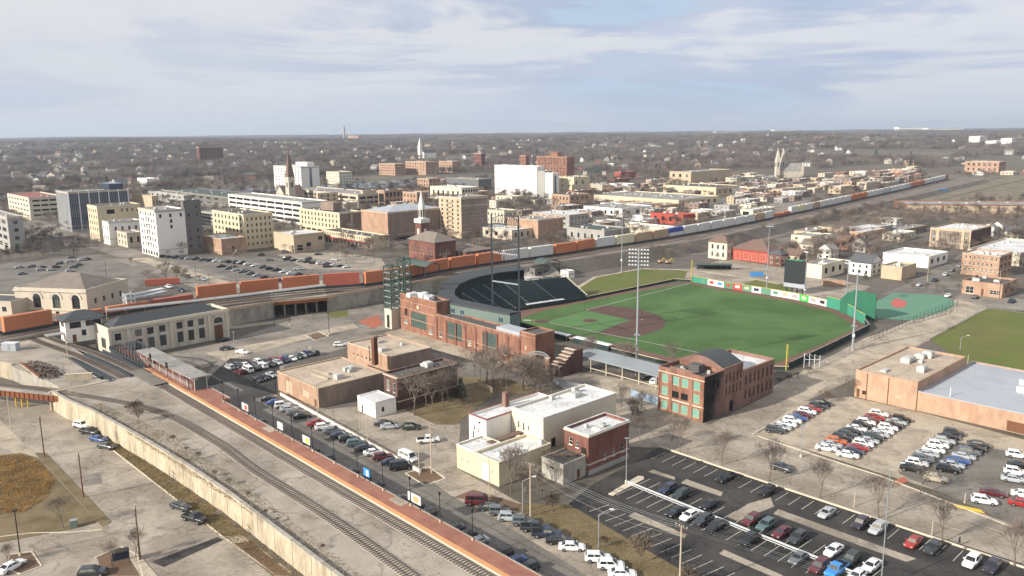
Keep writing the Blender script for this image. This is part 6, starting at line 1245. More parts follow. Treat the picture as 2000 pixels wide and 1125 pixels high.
# cream house and red firehouse
P, h, du, dv = solve((1419, 508), 475, 1384, 1433, 0, 43); house('cream_house', 'cream two storey house with brown hipped roof beside firehouse', P, 43, du, dv, h, 'wall_cream', 'roof_brown', 3.4, None, [g(3, 2, .35, .55, .08, .95, .08, .95, 'wind')], [g(2, 2, .35, .55, .08, .95, .08, .95, 'wind')])
P, h, du, dv = solve((1500, 515), 492, 1432, 1530, 0, 43); t = house('firehouse', 'bright red firehouse with brown roof and garage doors', P, 43, du, dv, h, 'wall_paintred', 'roof_brown', 5, None, [g(4, 1, .75, .75, .03, .97, 0, .85, 'red')], [g(2, 1, .5, .5, .1, .9, .2, .8, 'win')], cat='fire station')
P, h, du, dv = solve((1700, 540), 515, 1658, 1724, 0, 43); house('white_house', 'white two storey house with dark gabled roof by the practice field', P, 43, du, dv, h, 'wall_white', 'roof_slate', 3.6, 'y', [g(3, 2, .3, .5, .08, .95, .1, .95, 'wind')], [g(2, 2, .3, .5, .08, .95, .1, .95, 'wind')])
P, h, du, dv = solve((1525, 520), 498, 1500, 1540, 0, 43); house('brick_house', 'small dark brick house with green grey roof left of the scoreboard', P, 43, du, dv, h, 'wall_redbrick', 'roof_slate', 2.5, None, w4(2, 2, 'win'), w4(2, 2, 'win'))
for i, (px, py, wl, rf_) in enumerate(((1622, 508, 'wall_white', 'roof_grey'), (1588, 497, 'wall_cream', 'roof_shingle'), (1690, 494, 'wall_grey', 'roof_slate'), (1655, 488, 'wall_brick', 'roof_brown'), (1958, 458, 'wall_white', 'roof_shingle'), (1988, 470, 'wall_cream', 'roof_slate'), (1940, 462, 'wall_white', 'roof_grey'), (1560, 520, 'wall_tan', 'roof_brown'), (1478, 505, 'wall_grey', 'roof_slate'))):
    house('gabled_house', f'{NAMES0[wl]} gabled house among trees, {ORD[i]} in the back streets', G(px, py), 43, 9, 8, 5.6, wl, rf_, 3, 'xy'[i % 2], w4(2, 2, 'wind'), w4(2, 2, 'wind'))
# dugout-like green shelter and blue tarpaulins behind left field
t = thing('bullpen_shelter', 'long dark green shelter with teal roof beyond left field', 'shelter', G(1362, 528), R(-8)); MB().box(0, 18, 0, 5, 2.8, 3.1).build('roof', 'roof_green', t)
for i in range(7): MB().box(i * 3 - .1, i * 3 + .1, 0, .2, 0, 2.8).build('post', 'steel_dark', t)
MB().box(0, 18, 4.8, 5, 0, 2.8).build('back_wall', 'dark_green', t)
tag(MB().box(-3.4, 3.4, -.1, .1, .2, 2.2).build('banner', 'sign_blue', None, G(1478, 540)), 'blue and white banner standing beyond the left field wall', 'banner')
tag(MB().box(-5, 5, -1.3, 1.3, .1, 2.6).box(-5.1, 5.1, -1.4, -1.3, .2, .5).build('dump_container', 'wall_orange', None, G(1628, 558), R(-10)), 'rusty orange skip container behind the scoreboard', 'container')
tag(MB().box(-7, 7, -1.3, 1.3, 1.0, 3.8).box(-7, 7, -1, 1, .6, 1).build('trailer', 'sign_blue', None, G(1838, 376), R(20)), 'bright blue semi trailer parked in the gravel rail yard', 'trailer')
for lb, p in (('yellow excavator left machine parked by the bushes', (1290, 514)), ('yellow loader right machine parked by the bushes', (1305, 515))):
    t = thing('excavator', lb, 'excavator', G(*p), .4); t.scale = (.7, .7, .7); MB().box(-1.6, 1.6, -1.2, 1.2, .9, 2.4).build('cab', 'wall_orange', t); MB().box(-2, 2, -1.4, -.8, 0, .9).build('crawler', 'tire', t); MB().box(-2, 2, .8, 1.4, 0, .9).build('crawler', 'tire', t); MB().beam((1, 0, 2), (3.5, 0, 4), .4, .5).build('boom', 'yellow_paint', t); MB().beam((3.5, 0, 4), (5, 0, 1.4), .35, .4).build('arm', 'yellow_paint', t)
# green bascule bridge over the river
for k, (px, lb) in enumerate(((1143, 'left raised green truss leaf of the river lift bridge'), (1180, 'right raised green truss leaf of the river lift bridge'))):
    t = thing('lift_bridge', lb, 'bridge', G(px, 342)); s_ = 1 if k == 0 else -1
    for y in (0, 7):
        m = MB(); A = [Vector((s_ * i * 4.5, y, 4 + 0.0 * i)) for i in range(7)]; Bq = [Vector((s_ * i * 4.5, y, 12 - abs(i - 2) * 1.1)) for i in range(7)]
        for i in range(6): m.beam(A[i], A[i + 1], .6, .6); m.beam(Bq[i], Bq[i + 1], .6, .6); m.beam(A[i], Bq[i], .4, .4); m.beam(A[i], Bq[i + 1], .4, .4)
        m.build('truss', 'roof_green', t)
    MB().box(min(0, s_ * 27), max(0, s_ * 27), 0, 7, 3.4, 3.9).build('deck', 'steel_green', t); MB().box(-3, 3, -1, 8, 0, 6).build('pier', 'wall_beige', t)
# churches and landmarks on the far hill
def far_tower(name, label, px, ybase, ytop, w, wall, spire=True, body=None):
    P = GH(px, ybase); h = HT(P, ytop); t = thing(name, label, 'church' if spire else 'tower', P, R(40)); hb = h * (.55 if spire else 1)
    MB().box(0, w, 0, w, -3, hb).build('tower', wall, t)
    if spire:
        m = MB()
        for a, b in (((0, 0), (w, 0)), ((w, 0), (w, w)), ((w, w), (0, w)), ((0, w), (0, 0))): m.face([(*a, hb), (*b, hb), (w / 2, w / 2, h)])
        m.build('spire', wall, t)
    else: MB().tube((w / 2, w / 2, h), (w / 2, w / 2, h + 6), w * .4, .3, 8).build('cap', 'roof_grey', t)
    if body: MB().box(w, w + body, -body * .2, body * .3, -3, h * .25).build('nave', wall, t); hip(t, w, w + body, -body * .2, body * .3, h * .25, h * .12, 'roof_slate', gable='x', wallmat=wall)
far_tower('stone_church', 'distant white steepled church on the wooded hill', 820, 309, 268, 8, 'wall_white', True, 36); far_tower('bell_tower', 'slender pale bell tower on the far horizon', 672, 272, 247, 11, 'wall_grey', False)
for i, (lb, F, tp, xl, xr, wl) in enumerate((('left of three orange brick apartment blocks beyond the river', (772, 343), 320, 740, 792, 'wall_ltbrick'), ('middle of three orange brick apartment blocks beyond the river', (832, 342), 316, 792, 852, 'wall_ltbrick'), ('right of three orange brick apartment blocks beyond the river', (884, 337), 315, 857, 901, 'wall_ltbrick'), ('brick tower block with stepped top among the trees', (940, 330), 299, 925, 948, 'wall_redbrick'), ('yellow banded garage by the far river bank', (663, 360), 336, 637, 687, 'wall_cream'), ('red brick hall beside the horizon bell tower', (700, 275), 265, 679, 706, 'wall_ltbrick'))):
    B(lb, F, tp, xl, xr, wl, 'roof_grey', w4(7, 4, 'slot' if 'garage' in lb else 'wind'), w4(4, 4, 'slot' if 'garage' in lb else 'wind'), 1, name='parking_garage' if 'garage' in lb else 'apartment_block')
for i, (px, py, tp, xl, xr) in enumerate(((1912, 284, 266, 1893, 1930), (1945, 287, 275, 1925, 1960), (1975, 286, 270, 1955, 1986))): B(('left', 'middle', 'right')[i] + ' block of the white hospital complex on the far right', (px, py), tp, xl, xr, 'wall_white', 'roof_white', w4(5, 3), w4(3, 3), 0, name='hospital')
# ------------------------------------------------------------------ rank and file: small commercial buildings along the town blocks
rb = random.Random(21); used = []
for o in scene.objects:
    if o.parent is None and o.get('category') in ('building', 'church', 'warehouse', 'house', 'station', 'stadium'): used.append((o.location.x, o.location.y))
ZONES = [((960, 400), (1160, 385), (1200, 440), (1000, 455), 16), ((1150, 360), (1420, 345), (1480, 385), (1180, 395), 44), ((1400, 345), (1640, 345), (1700, 362), (1430, 400), 70), ((1640, 345), (1800, 330), (1800, 350), (1660, 372), 46), ((640, 395), (820, 385), (840, 415), (650, 430), 10), ((20, 345), (240, 350), (250, 372), (10, 372), 12), ((1880, 320), (2020, 315), (2040, 350), (1900, 342), 12), ((840, 360), (960, 352), (966, 385), (850, 390), 8), ((1420, 400), (1560, 372), (1600, 385), (1430, 425), 8), ((1130, 440), (1250, 430), (1290, 445), (1150, 462), 6), ((1340, 425), (1440, 405), (1480, 415), (1360, 440), 6), ((1560, 465), (1760, 450), (1790, 475), (1580, 495), 9), ((1160, 400), (1330, 393), (1420, 415), (1180, 440), 14), ((1600, 360), (1780, 345), (1800, 352), (1640, 380), 22)]
NAMES = {'wall_cream': 'cream', 'wall_white': 'white', 'wall_tan': 'tan', 'wall_brick': 'red brick', 'wall_ltbrick': 'orange brick', 'wall_grey': 'grey', 'wall_beige': 'beige', 'wall_brown': 'brown brick'}
ROOFN = {'roof_grey': 'grey', 'roof_white': 'white', 'roof_dark': 'dark', 'roof_tan': 'tan'}
AREA = ['right of the cream tower', 'around the tan factory', 'below the twin spires', 'by the far train curve', 'behind the theatre', 'beyond the glass office', 'on the far right', 'right of the theatre', 'beside the train', 'before the tan factory', 'by the white depot', 'behind the firehouse', 'below the tan factory', 'above the train curve']
def inside(q, P):
    s = 0
    for i in range(4):
        a, b = q[i], q[(i + 1) % 4]; c = (b[0] - a[0]) * (P[1] - a[1]) - (b[1] - a[1]) * (P[0] - a[0]); s += 1 if c > 0 else -1
    return abs(s) == 4
cp_ = G(1515, 347); used += [(cp_.x + a, cp_.y + b) for a in range(-12, 62, 12) for b in range(-84, 44, 12)]
for zi, (*q, n) in enumerate(ZONES):
    Q = [G(*p) for p in q]; c = 0; tries = 0
    while c < n and tries < 900:
        tries += 1; a, b = rb.random(), rb.random(); P = Q[0].lerp(Q[1], a).lerp(Q[3].lerp(Q[2], a), b)
        if any((P.x - x) ** 2 + (P.y - y) ** 2 < 17 ** 2 for x, y in used): continue
        used.append((P.x, P.y)); du, dv, h = (rb.uniform(9, 20) if rb.random() < .7 else rb.uniform(24, 42)), rb.uniform(8, 18), rb.choice([3.8, 4.2, 4.6, 5, 5.5, 7, 8.5])
        wl = rb.choice(list(NAMES)); rf_ = rb.choice(['roof_white', 'roof_grey', 'roof_white', 'roof_grey', 'roof_tan', 'roof_dark']); c += 1
        t = thing('shop_building', f'{NAMES[wl]} building with {ROOFN[rf_]} flat roof {AREA[zi]}', 'building', P, R(43 + rb.uniform(-2, 2)), 'small commercial buildings in the town blocks')
        nz = 2 if h > 6 else 1; block(t, du, dv, h, wl, rf_, left=w4(max(2, int(dv / 5)), nz, 'wind', .28, .34), right=w4(max(2, int(du / 6)), nz, 'wind', .24, .32), par=.4, units=rb.randint(0, 3), seed=c)
# white sheds on the horizon
for i, (px, py, w, h) in enumerate(((1778, 251, 150, 16), (1842, 249, 190, 14), (1300, 254, 120, 10), (1420, 254, 140, 10), (1530, 252, 120, 9))):
    P = G(px, py + 6, 0); P = P.normalized() * 0 + Vector((P.x, P.y, 0)); d = P.length; k = min(1, 9000 / d); P = Vector((P.x * k, P.y * k, 0)); P.z = hill(P.x, P.y)
    t = thing('distribution_shed', f'{ORD[i]} of the long white sheds on the horizon, counting from the right', 'warehouse', P, R(10)); MB().box(-w, w, -40, 40, -5, h * 2.4).build('wall', 'wall_white', t); MB().box(-w, w, -41, -40.5, h * 2.0, h * 2.4).build('fascia', 'roof_blue', t)
# ================================================================== vehicles
CC = {'black': '#1a1b1d', 'white': '#e4e4e2', 'silver': '#a9adb0', 'grey': '#5f6468', 'charcoal': '#34373a', 'navy': '#232c45', 'blue': '#2f4f86', 'bright blue': '#2a86d0', 'maroon': '#5a1f26', 'red': '#9c2a26', 'orange': '#c8622c', 'dark green': '#26332c', 'teal grey': '#4d6265', 'beige': '#a69c88', 'purple': '#2d2836'}
def paint(c):
    n = 'paint_' + c.replace(' ', '_')
    if n in MATS: return MATS[n]
    m = mat(n, CC[c], rough=.32, var=.04, fine=1, spec=.5); m.node_tree.nodes['Principled BSDF'].inputs['Coat Weight'].default_value = .5; m.node_tree.nodes['Principled BSDF'].inputs['Coat Roughness'].default_value = .08; return m
# stations: x, underside, shoulder height, half width ; cabin: rear base, rear top, front top, front base, belt, roof, half width belt, half width roof
CARS = {'sedan': ([(-2.4, .4, .74, .76), (-2.3, .26, .98, .86), (-1.5, .2, 1.04, .91), (0, .18, 1.0, .92), (1.0, .2, .97, .91), (2.05, .24, .84, .86), (2.4, .38, .64, .74)], [(-1.95, -1.05, .35, 1.25, .98, 1.45, .84, .64)], (-1.42, 1.42), .33),
        'suv': ([(-2.3, .45, .9, .82), (-2.25, .32, 1.12, .92), (-1.4, .24, 1.12, .95), (0, .22, 1.08, .96), (.95, .24, 1.06, .95), (2.0, .3, .96, .9), (2.35, .42, .74, .8)], [(-2.2, -1.85, .3, 1.15, 1.06, 1.7, .88, .72)], (-1.4, 1.42), .37),
        'pickup': ([(-2.8, .5, .95, .9), (-2.75, .42, 1.12, .95), (-1, .32, 1.12, .98), (0, .3, 1.12, .98), (1.2, .32, 1.12, .97), (2.6, .38, 1.04, .92), (2.85, .5, .8, .86)], [(-.75, -.55, .75, 1.4, 1.1, 1.85, .9, .76)], (-1.75, 1.75), .41),
        'van': ([(-2.6, .4, 1.0, .92), (-2.55, .3, 1.2, .97), (-1, .25, 1.2, .98), (0, .25, 1.2, .98), (1.4, .28, 1.15, .96), (2.4, .32, .95, .9), (2.65, .44, .72, .8)], [(-2.5, -2.4, 1.1, 2.0, 1.15, 2.1, .92, .8)], (-1.6, 1.7), .36),
        'jeep': ([(-2.1, .5, .95, .84), (-2.05, .42, 1.15, .9), (-1, .36, 1.15, .9), (0, .34, 1.12, .9), (.8, .36, 1.12, .88), (1.95, .42, 1.05, .78), (2.05, .55, .9, .76)], [(-2.0, -1.95, .35, .65, 1.12, 1.85, .84, .78)], (-1.3, 1.3), .4)}
def car_meshes(kind):
    st, cab, ax, wr = CARS[kind]; b = MB()
    def ring(x, zb, zs, w): m = (zb + zs) / 2; return [(x, -w * .86, zb), (x, -w, zb + .16), (x, -w, zs - .14), (x, -w * .93, zs - .02), (x, 0, zs + .03), (x, w * .93, zs - .02), (x, w, zs - .14), (x, w, zb + .16), (x, w * .86, zb)]
    rg = [ring(*s) for s in st]; n = 9
    for a, c in zip(rg[:-1], rg[1:]):
        for i in range(n): j = (i + 1) % n; b.face([a[i], c[i], c[j], a[j]])
    b.face(rg[0]); b.face(rg[-1][::-1])
    xr0, xr1, xf1, xf0, zb, zt, wb, wt = cab[0]; zc = zt - .06
    lo = [(xr0, -wb, zb - .06), (xf0, -wb, zb - .06), (xf0, wb, zb - .06), (xr0, wb, zb - .06)]; hi = [(xr1, -wt, zc), (xf1, -wt, zc), (xf1, wt, zc), (xr1, wt, zc)]; rf = [(xr1 + .15, -wt * .8, zt), (xf1 - .2, -wt * .8, zt), (xf1 - .2, wt * .8, zt), (xr1 + .15, wt * .8, zt)]
    for i in range(4): j = (i + 1) % 4; b.face([lo[i], lo[j], hi[j], hi[i]]); b.face([hi[i], hi[j], rf[j], rf[i]])
    b.face(rf)
    for s in (-1, 1): b.box(xf0 - .45, xf0 - .25, s * (wb + .02), s * (wb + .24), zb + .02, zb + .18) if s > 0 else b.box(xf0 - .45, xf0 - .25, -wb - .24, -wb - .02, zb + .02, zb + .18)
    if kind == 'pickup': pass
    body = b
    def panel(q, s0, s1, t0, t1, outw):
        """inset glass panel on quad q (lower a,b upper c,d) pushed outwards"""
        a, bb, c, d = [Vector(p) for p in q]; f = lambda s, t: (a.lerp(bb, s)).lerp(d.lerp(c, s), t); nrm = (bb - a).cross(d - a).normalized() * outw
        return [f(s0, t0) + nrm, f(s1, t0) + nrm, f(s1, t1) + nrm, f(s0, t1) + nrm]
    G_ = {}
    G_['windscreen'] = [panel((lo[1], lo[2], hi[2], hi[1]), .06, .94, .14, .92, .015)]
    G_['rear_window'] = [panel((lo[3], lo[0], hi[0], hi[3]), .08, .92, .2, .9, .015)]
    sides_ = [(lo[0], lo[1], hi[1], hi[0]), (lo[2], lo[3], hi[3], hi[2])]
    G_['side_window'] = [[panel(q, .08, .47, .2, .88, .015), panel(q, .51, .92, .2, .88, .015)] for q in sides_]
    return body, G_, ax, wr, st
def wheel_mesh(r):
    m = MB(); m.tube((0, -.11, 0), (0, .11, 0), r, r, 14); m2 = MB(); m2.tube((0, -.125, 0), (0, .125, 0), r * .6, r * .6, 10); return m, m2
CARM = {}
def car_data(kind):
    if kind in CARM: return CARM[kind]
    body, gl, ax, wr, st = car_meshes(kind); d = {}
    d['body'] = body.mesh('body', MATS['rim'])
    for k in ('windscreen', 'rear_window'): m = MB(); m.face(gl[k][0]); d[k] = m.mesh(k, 'glass_dark')
    d['side'] = []
    for s in gl['side_window']:
        m = MB(); [m.face(q) for q in s]; d['side'].append(m.mesh('side_window', 'glass_dark'))
    a, b = wheel_mesh(wr); d['tire'] = a.mesh('wheel', 'tire'); d['rim'] = b.mesh('rim', 'rim'); w = st[3][3] - .08
    d['wpos'] = [(x, s * w, wr) for x in ax for s in (-1, 1)]
    hx, hz, hw = st[-1][0], (st[-1][1] + st[-1][2]) / 2 + .08, st[-1][3]; tx, tz, tw_ = st[0][0], (st[0][1] + st[0][2]) / 2 + .16, st[0][3]
    d['hl'] = MB().box(-.1, .03, -.2, .2, -.09, .09).mesh('headlight', 'lamp_glass'); d['hlp'] = [(hx - .04, s * (hw - .22), hz) for s in (-1, 1)]
    d['tl'] = MB().box(-.03, .1, -.17, .17, -.1, .1).mesh('taillight', 'tail_red'); d['tlp'] = [(tx + .04, s * (tw_ - .18), tz) for s in (-1, 1)]
    if kind == 'pickup': d['bed'] = MB().box(-2.6, -.85, -.8, .8, 1.1, 1.165).mesh('cargo_bed', 'tire')
    # one-piece version for cars far away
    f = MB(); f.v = list(body.v); f.f = list(body.f); f.m = [0] * len(body.f)
    for k in ('windscreen', 'rear_window'): f.face(gl[k][0], 1)
    for s in gl['side_window']: [f.face(q, 1) for q in s]
    for p in d['wpos']: f.tube((p[0], p[1] - .11, p[2]), (p[0], p[1] + .11, p[2]), wr, wr, 10, 2)
    d['far'] = f.mesh('car_body', ['rim', 'glass_dark', 'tire']); CARM[kind] = d; return d
TYPE = {'sedan': 'sedan', 'suv': 'sport utility car', 'pickup': 'pickup truck', 'van': 'van', 'jeep': 'boxy off road car'}
def car(kind, color, P, heading, label, group=None, far=False):
    d = car_data(kind); nm = {'sedan': 'sedan_car', 'suv': 'suv_car', 'pickup': 'pickup_truck', 'van': 'van', 'jeep': 'offroad_car'}[kind]; cat = 'van' if kind == 'van' else 'truck' if kind == 'pickup' else 'car'
    def bodyobj(o): o.material_slots[0].link = 'OBJECT'; o.material_slots[0].material = paint(color); return o
    if far:
        o = obj(nm, d['far'], None, P, R(heading)); bodyobj(o); return tag(o, label, cat, group)
    t = thing(nm, label, cat, P, R(heading), group); bodyobj(obj('body', d['body'], t)); obj('windscreen', d['windscreen'], t); obj('rear_window', d['rear_window'], t)
    for s in d['side']: obj('side_window', s, t)
    for p in d['wpos']: w = obj('wheel', d['tire'], t, p); obj('rim', d['rim'], w)
    for p in d['hlp']: obj('headlight', d['hl'], t, p)
    for p in d['tlp']: obj('taillight', d['tl'], t, p)
    if 'bed' in d: obj('cargo_bed', d['bed'], t)
    return t
rc = random.Random(8)
def crow(p0, p1, items, heading, where, far=False, sw=False, flip=0.0, lift=.06):
    """a row of parked cars from p0 to p1 (survey points); items are 'colour kind' or None for an empty bay"""
    a, b = (GS(*p0), GS(*p1)) if sw else (G(p0[0], p0[1], .7), G(p1[0], p1[1], .7)); n = len(items); k = 0
    tot = sum(1 for i in items if i)
    for i, it in enumerate(items):
        if not it: continue
        c, kd = it.rsplit(' ', 1); P = a.lerp(b, i / max(1, n - 1)); P = P + Vector((rc.uniform(-.12, .12), rc.uniform(-.12, .12), 0)); P.z = (zsw(P) if sw else 0) + lift; hd = heading + rc.uniform(-2.5, 2.5) + (180 if rc.random() < flip else 0)
        car(kd, c, P, hd, f'{c} {TYPE[kd]}, {ORD[k]} from left, {where}', f'cars {where}', far); k += 1
def single(px, py, color, kind, heading, label, far=False, sw=False, lift=.06):
    P = GS(px, py) if sw else G(px, py, .7); P = Vector((P.x, P.y, (zsw(P) if sw else 0) + lift)); car(kind, color, P, heading, label, None, far)
crow((527, 779), (784, 911), ['black sedan', 'blue sedan', 'white jeep', 'silver sedan', 'grey sedan', 'black sedan', None, 'red sedan', 'white suv', 'grey sedan', 'navy sedan', 'black suv', 'teal grey suv', 'charcoal sedan', 'white sedan', 'maroon suv', 'navy sedan', 'black van'], 20, 'row along the low white wall', lift=.09)
crow((449, 717), (614, 689), ['silver suv', 'black suv', 'white sedan', 'maroon sedan', 'white suv', 'black sedan', 'maroon sedan', 'red sedan', 'blue sedan', 'grey sedan', 'white sedan', 'navy suv', 'charcoal suv'], -47, 'back row of the station car park', flip=.3, lift=.08)
crow((469, 726), (584, 696), ['maroon suv', 'white van', 'black suv', 'white suv', 'charcoal sedan', 'silver sedan', 'navy pickup', 'white sedan', 'dark green suv'], -47, 'front row of the station car park', flip=.3, lift=.08)
crow((502, 741), (530, 732), ['black sedan', 'black sedan', 'silver sedan'], -47, 'row by the tan warehouse corner', lift=.08)
for a in ((443, 680, 'charcoal', 'sedan', 20, 'dark grey sedan driving past the cream station entrance'), (474, 687, 'white', 'sedan', -20, 'white sedan driving behind the station car park'), (664, 673, 'white', 'suv', 15, 'white sport utility car alone near the tan warehouse roof'), (436, 663, 'black', 'sedan', 40, 'black sedan parked at the cream station entrance')): single(*a)
crow((1514, 840), (1606, 787), ['charcoal suv', 'silver sedan', 'white sedan', 'white suv', 'blue sedan', 'maroon sedan', 'white suv', 'red sedan', 'charcoal suv', 'black suv'], -28, 'left group on the gravel lot')
crow((1613, 874), (1717, 808), ['white sedan', 'silver sedan', 'orange suv', 'black suv', 'charcoal suv', 'black sedan', 'white sedan', 'black suv', 'white suv', 'maroon sedan', 'red sedan', 'white suv'], -28, 'left column of the middle lot group')
crow((1655, 887), (1760, 818), ['white sedan', 'navy sedan', 'red sedan', 'white suv', 'silver sedan', 'dark green suv', 'silver sedan', 'white sedan', 'white suv', 'black sedan', 'silver sedan', 'black suv'], -28, 'right column of the middle lot group')
crow((1779, 914), (1862, 845), ['black suv', 'white suv', 'grey suv', 'silver sedan', 'white sedan', 'white suv', 'silver suv', 'black sedan', 'charcoal suv'], -28, 'left column of the right lot group', lift=.08)
crow((1828, 934), (1911, 867), ['beige suv', None, 'black suv', 'silver sedan', 'blue sedan', 'silver sedan', 'grey suv', 'black sedan', 'charcoal sedan'], -28, 'right column of the right lot group', lift=.08)
for a in ((1987, 888, 'white', 'suv', -28, 'white sport utility car at right edge nearest the warehouse wall'), (1992, 908, 'black', 'sedan', -28, 'black sedan at right edge beside white cars'), (1984, 921, 'white', 'suv', -28, 'middle white sport utility car at right edge of the lot'), (1980, 935, 'silver', 'sedan', -28, 'silver sedan at the right edge of the asphalt lot'), (1922, 977, 'white', 'suv', -24, 'white sport utility car at the street edge of the right lot'), (1940, 962, 'maroon', 'sedan', -28, 'maroon sedan just behind the white car at the lot edge'), (1996, 982, 'red', 'sedan', -28, 'red car cut by the right edge of the picture'), (2001, 965, 'white', 'sedan', -28, 'white sedan cut by the right edge of the picture')): single(*a, lift=.08)
single(1526, 913, 'charcoal', 'suv', -45, 'dark grey car driving on the street above the dark car park')
DL = [(1418, 933, 'black', 'pickup', 'black pickup truck against the kerb wall of the dark car park'), (1498, 959, 'black', 'suv', 'black car against the kerb wall right of the pickup'), (1305, 955, 'navy', 'suv', 'dark blue car behind the long white rail'), (1330, 966, 'dark green', 'suv', 'dark green car behind the long white rail beside the blue one'), (1385, 985, 'black', 'sedan', 'black car alone behind the long white rail'), (1319, 999, 'black', 'sedan', 'black sedan left of the white hatchback below the rail'), (1347, 1006, 'white', 'sedan', 'white hatchback among black cars below the rail'), (1373, 1016, 'charcoal', 'suv', 'charcoal car right of the white hatchback'), (1397, 1029, 'black', 'suv', 'black sport utility car at the end of the four below the rail'),
      (1468, 1015, 'maroon', 'suv', 'maroon car behind the rail left of the teal car'), (1496, 1025, 'teal grey', 'suv', 'teal grey car behind the white rail'), (1462, 1054, 'black', 'suv', 'black car with red lights below the rail'), (1527, 1039, 'maroon', 'sedan', 'dark red sedan behind the rail right of the teal car'), (1558, 1050, 'charcoal', 'suv', 'charcoal car right of the dark red sedan'), (1615, 1001, 'silver', 'sedan', 'silver sedan alone against the kerb wall'), (1681, 1022, 'purple', 'suv', 'dark purple car against the kerb wall'), (1714, 1032, 'silver', 'suv', 'silver grey car against the kerb wall beside the purple one'), (1784, 1058, 'red', 'sedan', 'bright red sedan against the kerb wall'), (1822, 1070, 'charcoal', 'suv', 'dark grey car against the kerb wall right of the red sedan'), (1898, 1096, 'white', 'suv', 'white car near the right end of the kerb wall'), (1938, 1107, 'purple', 'suv', 'dark car last at the right end of the kerb wall'),
      (1628, 1074, 'white', 'sedan', 'white car with black sunroof behind the rail'), (1662, 1092, 'dark green', 'suv', 'very dark green car between two white cars'), (1702, 1104, 'white', 'sedan', 'white hatchback right of the dark green car'), (1634, 1112, 'bright blue', 'pickup', 'bright sky blue car at the bottom edge'), (1560, 1089, 'grey', 'sedan', 'grey sedan below the rail near the bottom'), (1600, 1106, 'maroon', 'suv', 'maroon car left of the bright blue one'), (1674, 1124, 'white', 'sedan', 'white car at the bottom edge right of the blue one')]
for x, y, c, k, lb in DL: single(x, y, c, k, 223, lb, lift=.075)
NR = [(934, 979, 'maroon', 'van', 'maroon van at the left end of the near kerb row'), (958, 990, 'charcoal', 'sedan', 'dark sedan beside the maroon van'), (976, 999, 'grey', 'jeep', 'grey boxy car in the near kerb row'), (996, 1010, 'silver', 'suv', 'silver car in the near kerb row left of the jeep'), (1022, 1019, 'grey', 'jeep', 'silver grey jeep in the near kerb row'), (1045, 1030, 'charcoal', 'pickup', 'dark pickup truck in the near kerb row'), (1068, 1042, 'navy', 'pickup', 'navy pickup truck in the near kerb row'), (1092, 1055, 'black', 'sedan', 'black sedan left of the lone white sedan'), (1117, 1067, 'white', 'sedan', 'white sedan alone in the near kerb row'), (1168, 1089, 'white', 'suv', 'upper left white car of the three at the bottom edge'), (1193, 1103, 'white', 'suv', 'middle white car of the three at the bottom edge'), (1215, 1119, 'white', 'sedan', 'lowest white car of the three at the bottom edge')]
for x, y, c, k, lb in NR: single(x, y, c, k, -4, lb, lift=.1)
PXS = [(430, 768, 'black', 'suv'), (515, 812, 'blue', 'sedan'), (535, 822, 'charcoal', 'suv'), (588, 853, 'charcoal', 'sedan'), (607, 863, 'black', 'sedan'), (632, 876, 'black', 'sedan'), (660, 893, 'charcoal', 'suv'), (686, 906, 'silver', 'sedan'), (706, 918, 'charcoal', 'sedan'), (728, 930, 'black', 'suv'), (752, 944, 'navy', 'sedan'), (778, 958, 'charcoal', 'suv'), (800, 970, 'grey', 'sedan'), (828, 985, 'black', 'sedan'), (856, 998, 'charcoal', 'suv'), (884, 1014, 'black', 'suv'), (906, 1028, 'charcoal', 'sedan'), (928, 1040, 'black', 'sedan'), (950, 1053, 'silver', 'sedan'), (972, 1066, 'charcoal', 'suv'), (997, 1078, 'black', 'suv'), (1022, 1092, 'blue', 'sedan'), (1046, 1106, 'charcoal', 'suv'), (1090, 1128, 'black', 'sedan')]  # mostly darker paints, standing in for the deep shade beside the platform
PXS = [q for i, q in enumerate(PXS) if i % 4 != 3]
for i, (x, y, c, k) in enumerate(PXS):
    P = G(x, y, .7); s_, n_ = TSN(P); n_ = (6.85 if s_ < 50 else 4.65) + 2.75; P = T(s_ - .5, n_, .09); car(k, c, P, 215, f'{c} {TYPE[k]}, {ORD[i]} along the platform wall from the shelter', 'cars parked in the shade of the platform wall')
crow((160, 835), (210, 876), ['white suv', 'black pickup', 'blue sedan', 'charcoal sedan'], -22, 'row at the retaining wall foot', sw=True)
for a in ((353, 994, 'charcoal', 'sedan', -28, 'charcoal sedan at the kerb of the lower street'), (381, 1018, 'black', 'pickup', -28, 'black pickup behind the sedan on the lower street'), (24, 1112, 'white', 'sedan', 70, 'white car at the bottom left corner island'), (182, 1124, 'charcoal', 'suv', 10, 'dark car at the bottom edge beside the small island')): single(*a, sw=True)
for a in ((749, 826, 'charcoal', 'sedan', 10, 'dark sedan in the yard behind the silver one'), (761, 832, 'silver', 'sedan', 8, 'silver sedan in the yard before the white shed'), (804, 834, 'dark green', 'suv', 5, 'dark green car at the edge of the brown lawn'), (836, 859, 'white', 'pickup', 12, 'white pickup truck in the concrete yard'), (797, 893, 'white', 'van', -45, 'white van behind the end of the low white wall'), (1266, 738, 'black', 'sedan', 20, 'black car parked behind the blue fence by the burnt building'), (1279, 744, 'white', 'suv', 60, 'white car beside the burnt building fence')): single(*a, lift=.09)
